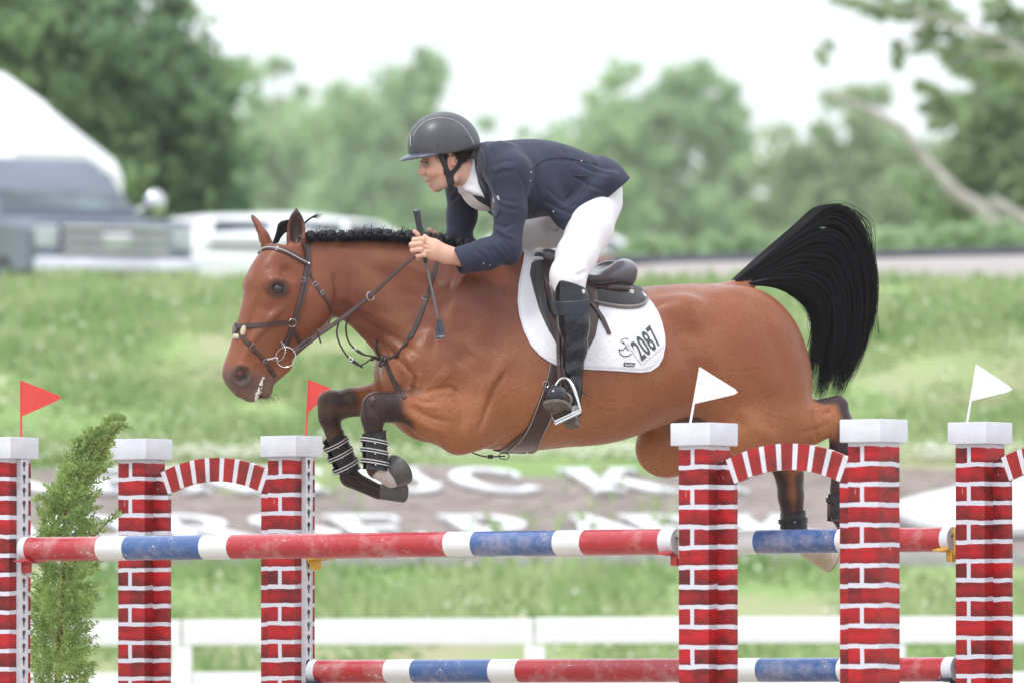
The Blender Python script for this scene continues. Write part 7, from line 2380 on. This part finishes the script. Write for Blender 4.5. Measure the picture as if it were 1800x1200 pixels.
# ---- tall boots
def boot(lat_sign, pts, rr, foot, nm="tall_boot"):
    F_ = Field(q(895, 770, -.70) if lat_sign < 0 else q(880, 770, .22), q(1045, 485, -.24) if lat_sign < 0 else q(1010, 420, .56), .0048)
    F_.chain(pts, rr, .02)
    F_.plane(pts[0] + (pts[0] - pts[1]) * .0, (np.array([.30, -.0, .95])), .003)
    if foot:
        a, t = foot
        d = (t - a) / np.linalg.norm(t - a)
        F_.cone(pts[-1], a + np.array([0, 0, .012]), rr[-1], .034, .025)
        F_.cone(a, t, .031, .045, .02)
        F_.cone(a + d * .10 + np.array([0, 0, .02]), t, .038, .040, .02)
        nn_ = np.array([-.30, -.5, -.8]); nn_ -= d * (nn_ @ d); nn_ /= np.linalg.norm(nn_)
        sl, x, y, z = F_.box(np.minimum(a, t) - .08, np.maximum(a, t) + .08, 0)
        c = a + nn_ * .030
        F_.put(sl, ((x - c[0]) * nn_[0] + (y - c[1]) * nn_[1] + (z - c[2]) * nn_[2]).astype(np.float32), .004, 'and')
    V, Q5 = F_.mesh(); V = relax(V, Q5, 1)
    if lat_sign < 0:
        V = relief(V, Q5, [([(984, 590), (1000, 580), (1020, 570)], 3, -2.5), ([(984, 608), (1004, 594), (1024, 584)], 3.5, 2), ([(986, 624), (1004, 606), (1024, 596)], 3, -2), ([(990, 636), (1006, 622), (1022, 608)], 3.5, 2.5),
            ([(992, 648), (1008, 634), (1020, 626)], 3, -2), ([(994, 658), (1010, 648), (1020, 644)], 3, 2), ([(992, 668), (1006, 662), (1020, 656)], 2.6, -2), ([(994, 676), (1008, 672), (1020, 678)], 3, 2), ([(996, 688), (1008, 682), (1018, 688)], 2.5, -2.5),
            ([(1000, 535), (1004, 570), (996, 610)], 9, 3), ([(985, 545), (988, 575)], 4, -3), ([(1022, 552), (1014, 566), (1000, 572)], 3, -2.5)], latmax=.9)
    o = mesh_np(nm, L2W(V), Q5, bootm.mat, rider, world=True)
    return o, (nn_ if foot else None)
NB_ = [q(1003, 500, -.365), q(1005, 530, -.37), q(1009, 570, -.375), q(1010, 612, -.378), q(1007, 650, -.38), q(1005, 682, -.385)]
heel, toe = q(1006, 726, -.40), q(976, 698, -.56)
for P_ in (0,): pass
bo, sn = boot(-1, NB_, [28 * u, 28.5 * u, 26.5 * u, 21.5 * u, 17 * u, 16.5 * u], (heel, toe))
BBV = BVHTree.FromPolygons([v.co[:] for v in bo.data.vertices], [tuple(p.vertices) for p in bo.data.polygons])
m = MB(); strap(m, [(974, 541), (984, 542), (1000, 542), (1018, 541), (1034, 538)], 25, .003, .004, bvh=BBV)
a, n_ = cast(1025, 513, BBV); m2 = MB(); m2.sphere(a + n_ * .002, .009, sc=(.8, .4, 1)); m2.build("boot_badge", silv, bo, world=True)
m3 = MB(); m3.tube([L2W(q(1010, 676, -.42)), L2W(q(1022, 686, -.41)), L2W(q(1031, 694, -.40)), L2W(q(1040, 697, -.40))], [.004, .004, .0035, .002], 6, flat=.5); m3.build("spur_strap", navy_d, bo, world=True)
m.build("boot_band", [simple('boot_band_mat', (.028, .034, .05), (.04, .046, .065), 9, .45), silv], bo, world=True)
# sole and heel block
d = (toe - heel) / np.linalg.norm(toe - heel); sd2 = np.cross(d, sn)
sole_r = simple("boot_sole_mat", (.20, .17, .14), (.10, .085, .075), 40, .8, bump=.4, bscale=100)
m = MB(); outl = []
L_ = np.linalg.norm(toe - heel)
prof_ = [(-.030, .0), (-.024, .020), (.0, .029), (.04, .028), (.08, .030), (.12, .038), (.16, .046), (L_, .048), (L_ + .022, .042), (L_ + .040, .024), (L_ + .046, 0)]
pl_ = [(t, w) for t, w in prof_] + [(t, -w) for t, w in prof_[::-1][1:-1]]
bt = [heel + d * t + sd2 * w + sn * .0325 for t, w in pl_]; tp_ = [p - sn * .012 for p in bt]; n = len(bt)
m.add([L2W(p) for p in bt + tp_], [tuple(range(n)), tuple(range(n, 2 * n))[::-1]] + [(i, (i + 1) % n, (i + 1) % n + n, i + n) for i in range(n)])
hp = [(t, w) for t, w in pl_ if t < .05]
hp = [(-.030, .0), (-.024, .020), (.0, .028), (.045, .027), (.045, -.027), (.0, -.028), (-.024, -.020)]
bt = [heel + d * t + sd2 * w + sn * .054 for t, w in hp]; tp_ = [p - sn * .022 for p in bt]; n = len(bt)
m.add([L2W(p) for p in bt + tp_], [tuple(range(n)), tuple(range(n, 2 * n))[::-1]] + [(i, (i + 1) % n, (i + 1) % n + n, i + n) for i in range(n)])
m.build("sole", sole_r, bo, world=True, sharp=30)
boot(1, [q(912, 452, .355), q(922, 500, .37), q(930, 560, .38), q(934, 620, .385), q(932, 660, .385)], [27 * u, 27 * u, 24 * u, 18 * u, 16 * u], (q(934, 705, .39), q(880, 712, .43)))
# ---- stirrup (part of the saddle) and its leather
m = MB()
SL = -.52
arch = [q(970, 736, SL - .02), q(970, 715, SL), q(972, 692, SL + .03), q(978, 674, SL + .06), q(988, 665, SL + .07), q(998, 667, SL + .07), q(1008, 682, SL + .04), q(1014, 702, SL + .02), (q(1019, 722, SL - .0))]
P_ = [Vector(L2W(p)) for p in catmull(arch, 44)]
m.tube(P_, list(np.interp(np.linspace(0, 1, 44), [0, .3, .5, .75, 1], [.0055, .0055, .006, .0085, .0095])), 10, flat=.8)
tr_ = [q(968, 737, SL - .02), q(1015, 717, SL), q(1024, 726, SL - .035), q(975, 749, SL - .06)]
tr2 = [p + np.array([0, .006, .018]) for p in tr_]
V = [L2W(p) for p in tr_ + tr2]
bm = bmesh.new(); vs = [bm.verts.new(v) for v in V]
for f_ in ((0, 1, 2, 3), (7, 6, 5, 4), (0, 4, 5, 1), (1, 5, 6, 2), (2, 6, 7, 3), (3, 7, 4, 0)): bm.faces.new([vs[i] for i in f_])
bmesh.ops.recalc_face_normals(bm, faces=bm.faces); bmesh.ops.bevel(bm, geom=list(bm.edges), offset=.005, segments=2, affect='EDGES'); m.bm(bm)
st = m.build("stirrup", steel, sd_, world=True, sharp=40)
m = MB()
c_ = np.mean(tr_, 0)
V = [L2W(c_ + (p - c_) * np.array([.78, .78, .78]) * 1.0 + np.array([0, -.0045, -.001])) for p in tr_]
m.add(V, [(0, 1, 2, 3)]); m.build("tread_pad", simple("tread_rubber_mat", (.30, .28, .27), (.22, .2, .2), 60, .8), st, world=True, smooth=False, fixn=False)
m = MB()
for k, (x0, x1) in enumerate(((980, 984), (987, 991))):
    P_ = catmull([L2W(q(x0 + 1, 560, -.345)), L2W(q(x0 + 1, 600, -.352)), L2W(q(x0 + 2, 640, -.37)), L2W(q(x1, 674, SL + .07))], 24)
    ribbon(m, P_, np.tile([-.35, -1.0, 0], (24, 1)), 7 * u, .003, 0)
m.build("stirrup_leather", leather, sd_, world=True)

# ================================================================== RIDING CROP
cr_ = empty("riding_crop", "black riding crop held upright in the rider's near hand, flap hanging on the shoulder", "riding crop", L2W(q(740, 430, -.205)))
blkr = simple("crop_grip_mat", (.035, .038, .048), (.05, .052, .062), 50, .55, bump=.3, bscale=150)
m = MB(); CL = -.207
top, mid_, lowp = q(732.5, 372, CL), q(740, 416, CL), q(748.5, 462, CL)
m.tube([L2W(top), L2W(mid_), L2W(lowp)], [.0125, .0105, .007], 14)
for i in range(13):
    t = (i + .5) / 13; a = top + (mid_ - top) * t; b = top + (mid_ - top) * (t + .035)
    m.tube([L2W(a), L2W(b)], .0135 - .0015 * t, 14)
m.build("grip", blkr, cr_, world=True)
m = MB(); m.sphere(L2W(q(732, 371.5, CL)), .0165, sc=(1, 1, .5)); m.build("cap", simple("crop_cap_mat", (.12, .13, .15), None, 40, .3, metal=.3), cr_, world=True)
braid = NT("crop_braid_mat"); wv2 = braid.n("ShaderNodeTexWave"); wv2.inputs["Scale"].default_value = 42; wv2.bands_direction = 'Z'; braid.l(braid.coord(), wv2.inputs["Vector"])
braid.set(Base_Color=braid.mix(wv2.outputs["Fac"], (.02, .02, .025), (.20, .20, .22)), Roughness=.5)
m = MB(); P_ = [L2W(lowp), L2W(q(757, 500, -.24)), L2W(q(766, 540, -.275)), L2W(q(771, 566, -.29))]
m.tube([Vector(p) for p in P_], [.0052, .0045, .0038, .0034], 8); m.build("shaft", braid.mat, cr_, world=True)
m = MB(); fl_ = [(770, 560), (775, 560), (781, 574), (783.5, 594), (767.5, 597), (765, 577)]
V = [q(x, y, -.297) for x, y in fl_]; V2__ = [p + np.array([0, .004, 0]) for p in V]; n = 6
m.add([L2W(p) for p in V + V2__], [tuple(range(n)), tuple(range(n, 2 * n))[::-1]] + [(i, (i + 1) % n, (i + 1) % n + n, i + n) for i in range(n)])
m.tube([L2W(q(771.5, 562, -.299)), L2W(q(774.5, 582, -.299))], .0038, 8)
m.build("flap", simple("crop_flap_mat", (.075, .08, .095), None, 50, .45), cr_, world=True, smooth=False)
m = MB()
for k in range(5): 
    a = q(770 + k * 2.1 + (k % 2), 592.5 - (k * 1.7) % 3, -.2985); b = a + np.array([.004, 0, .005 * (-1) ** k]); m.tube([L2W(a), L2W(b)], .0008, 5)
m.build("printed_mark", tagm, cr_, world=True)
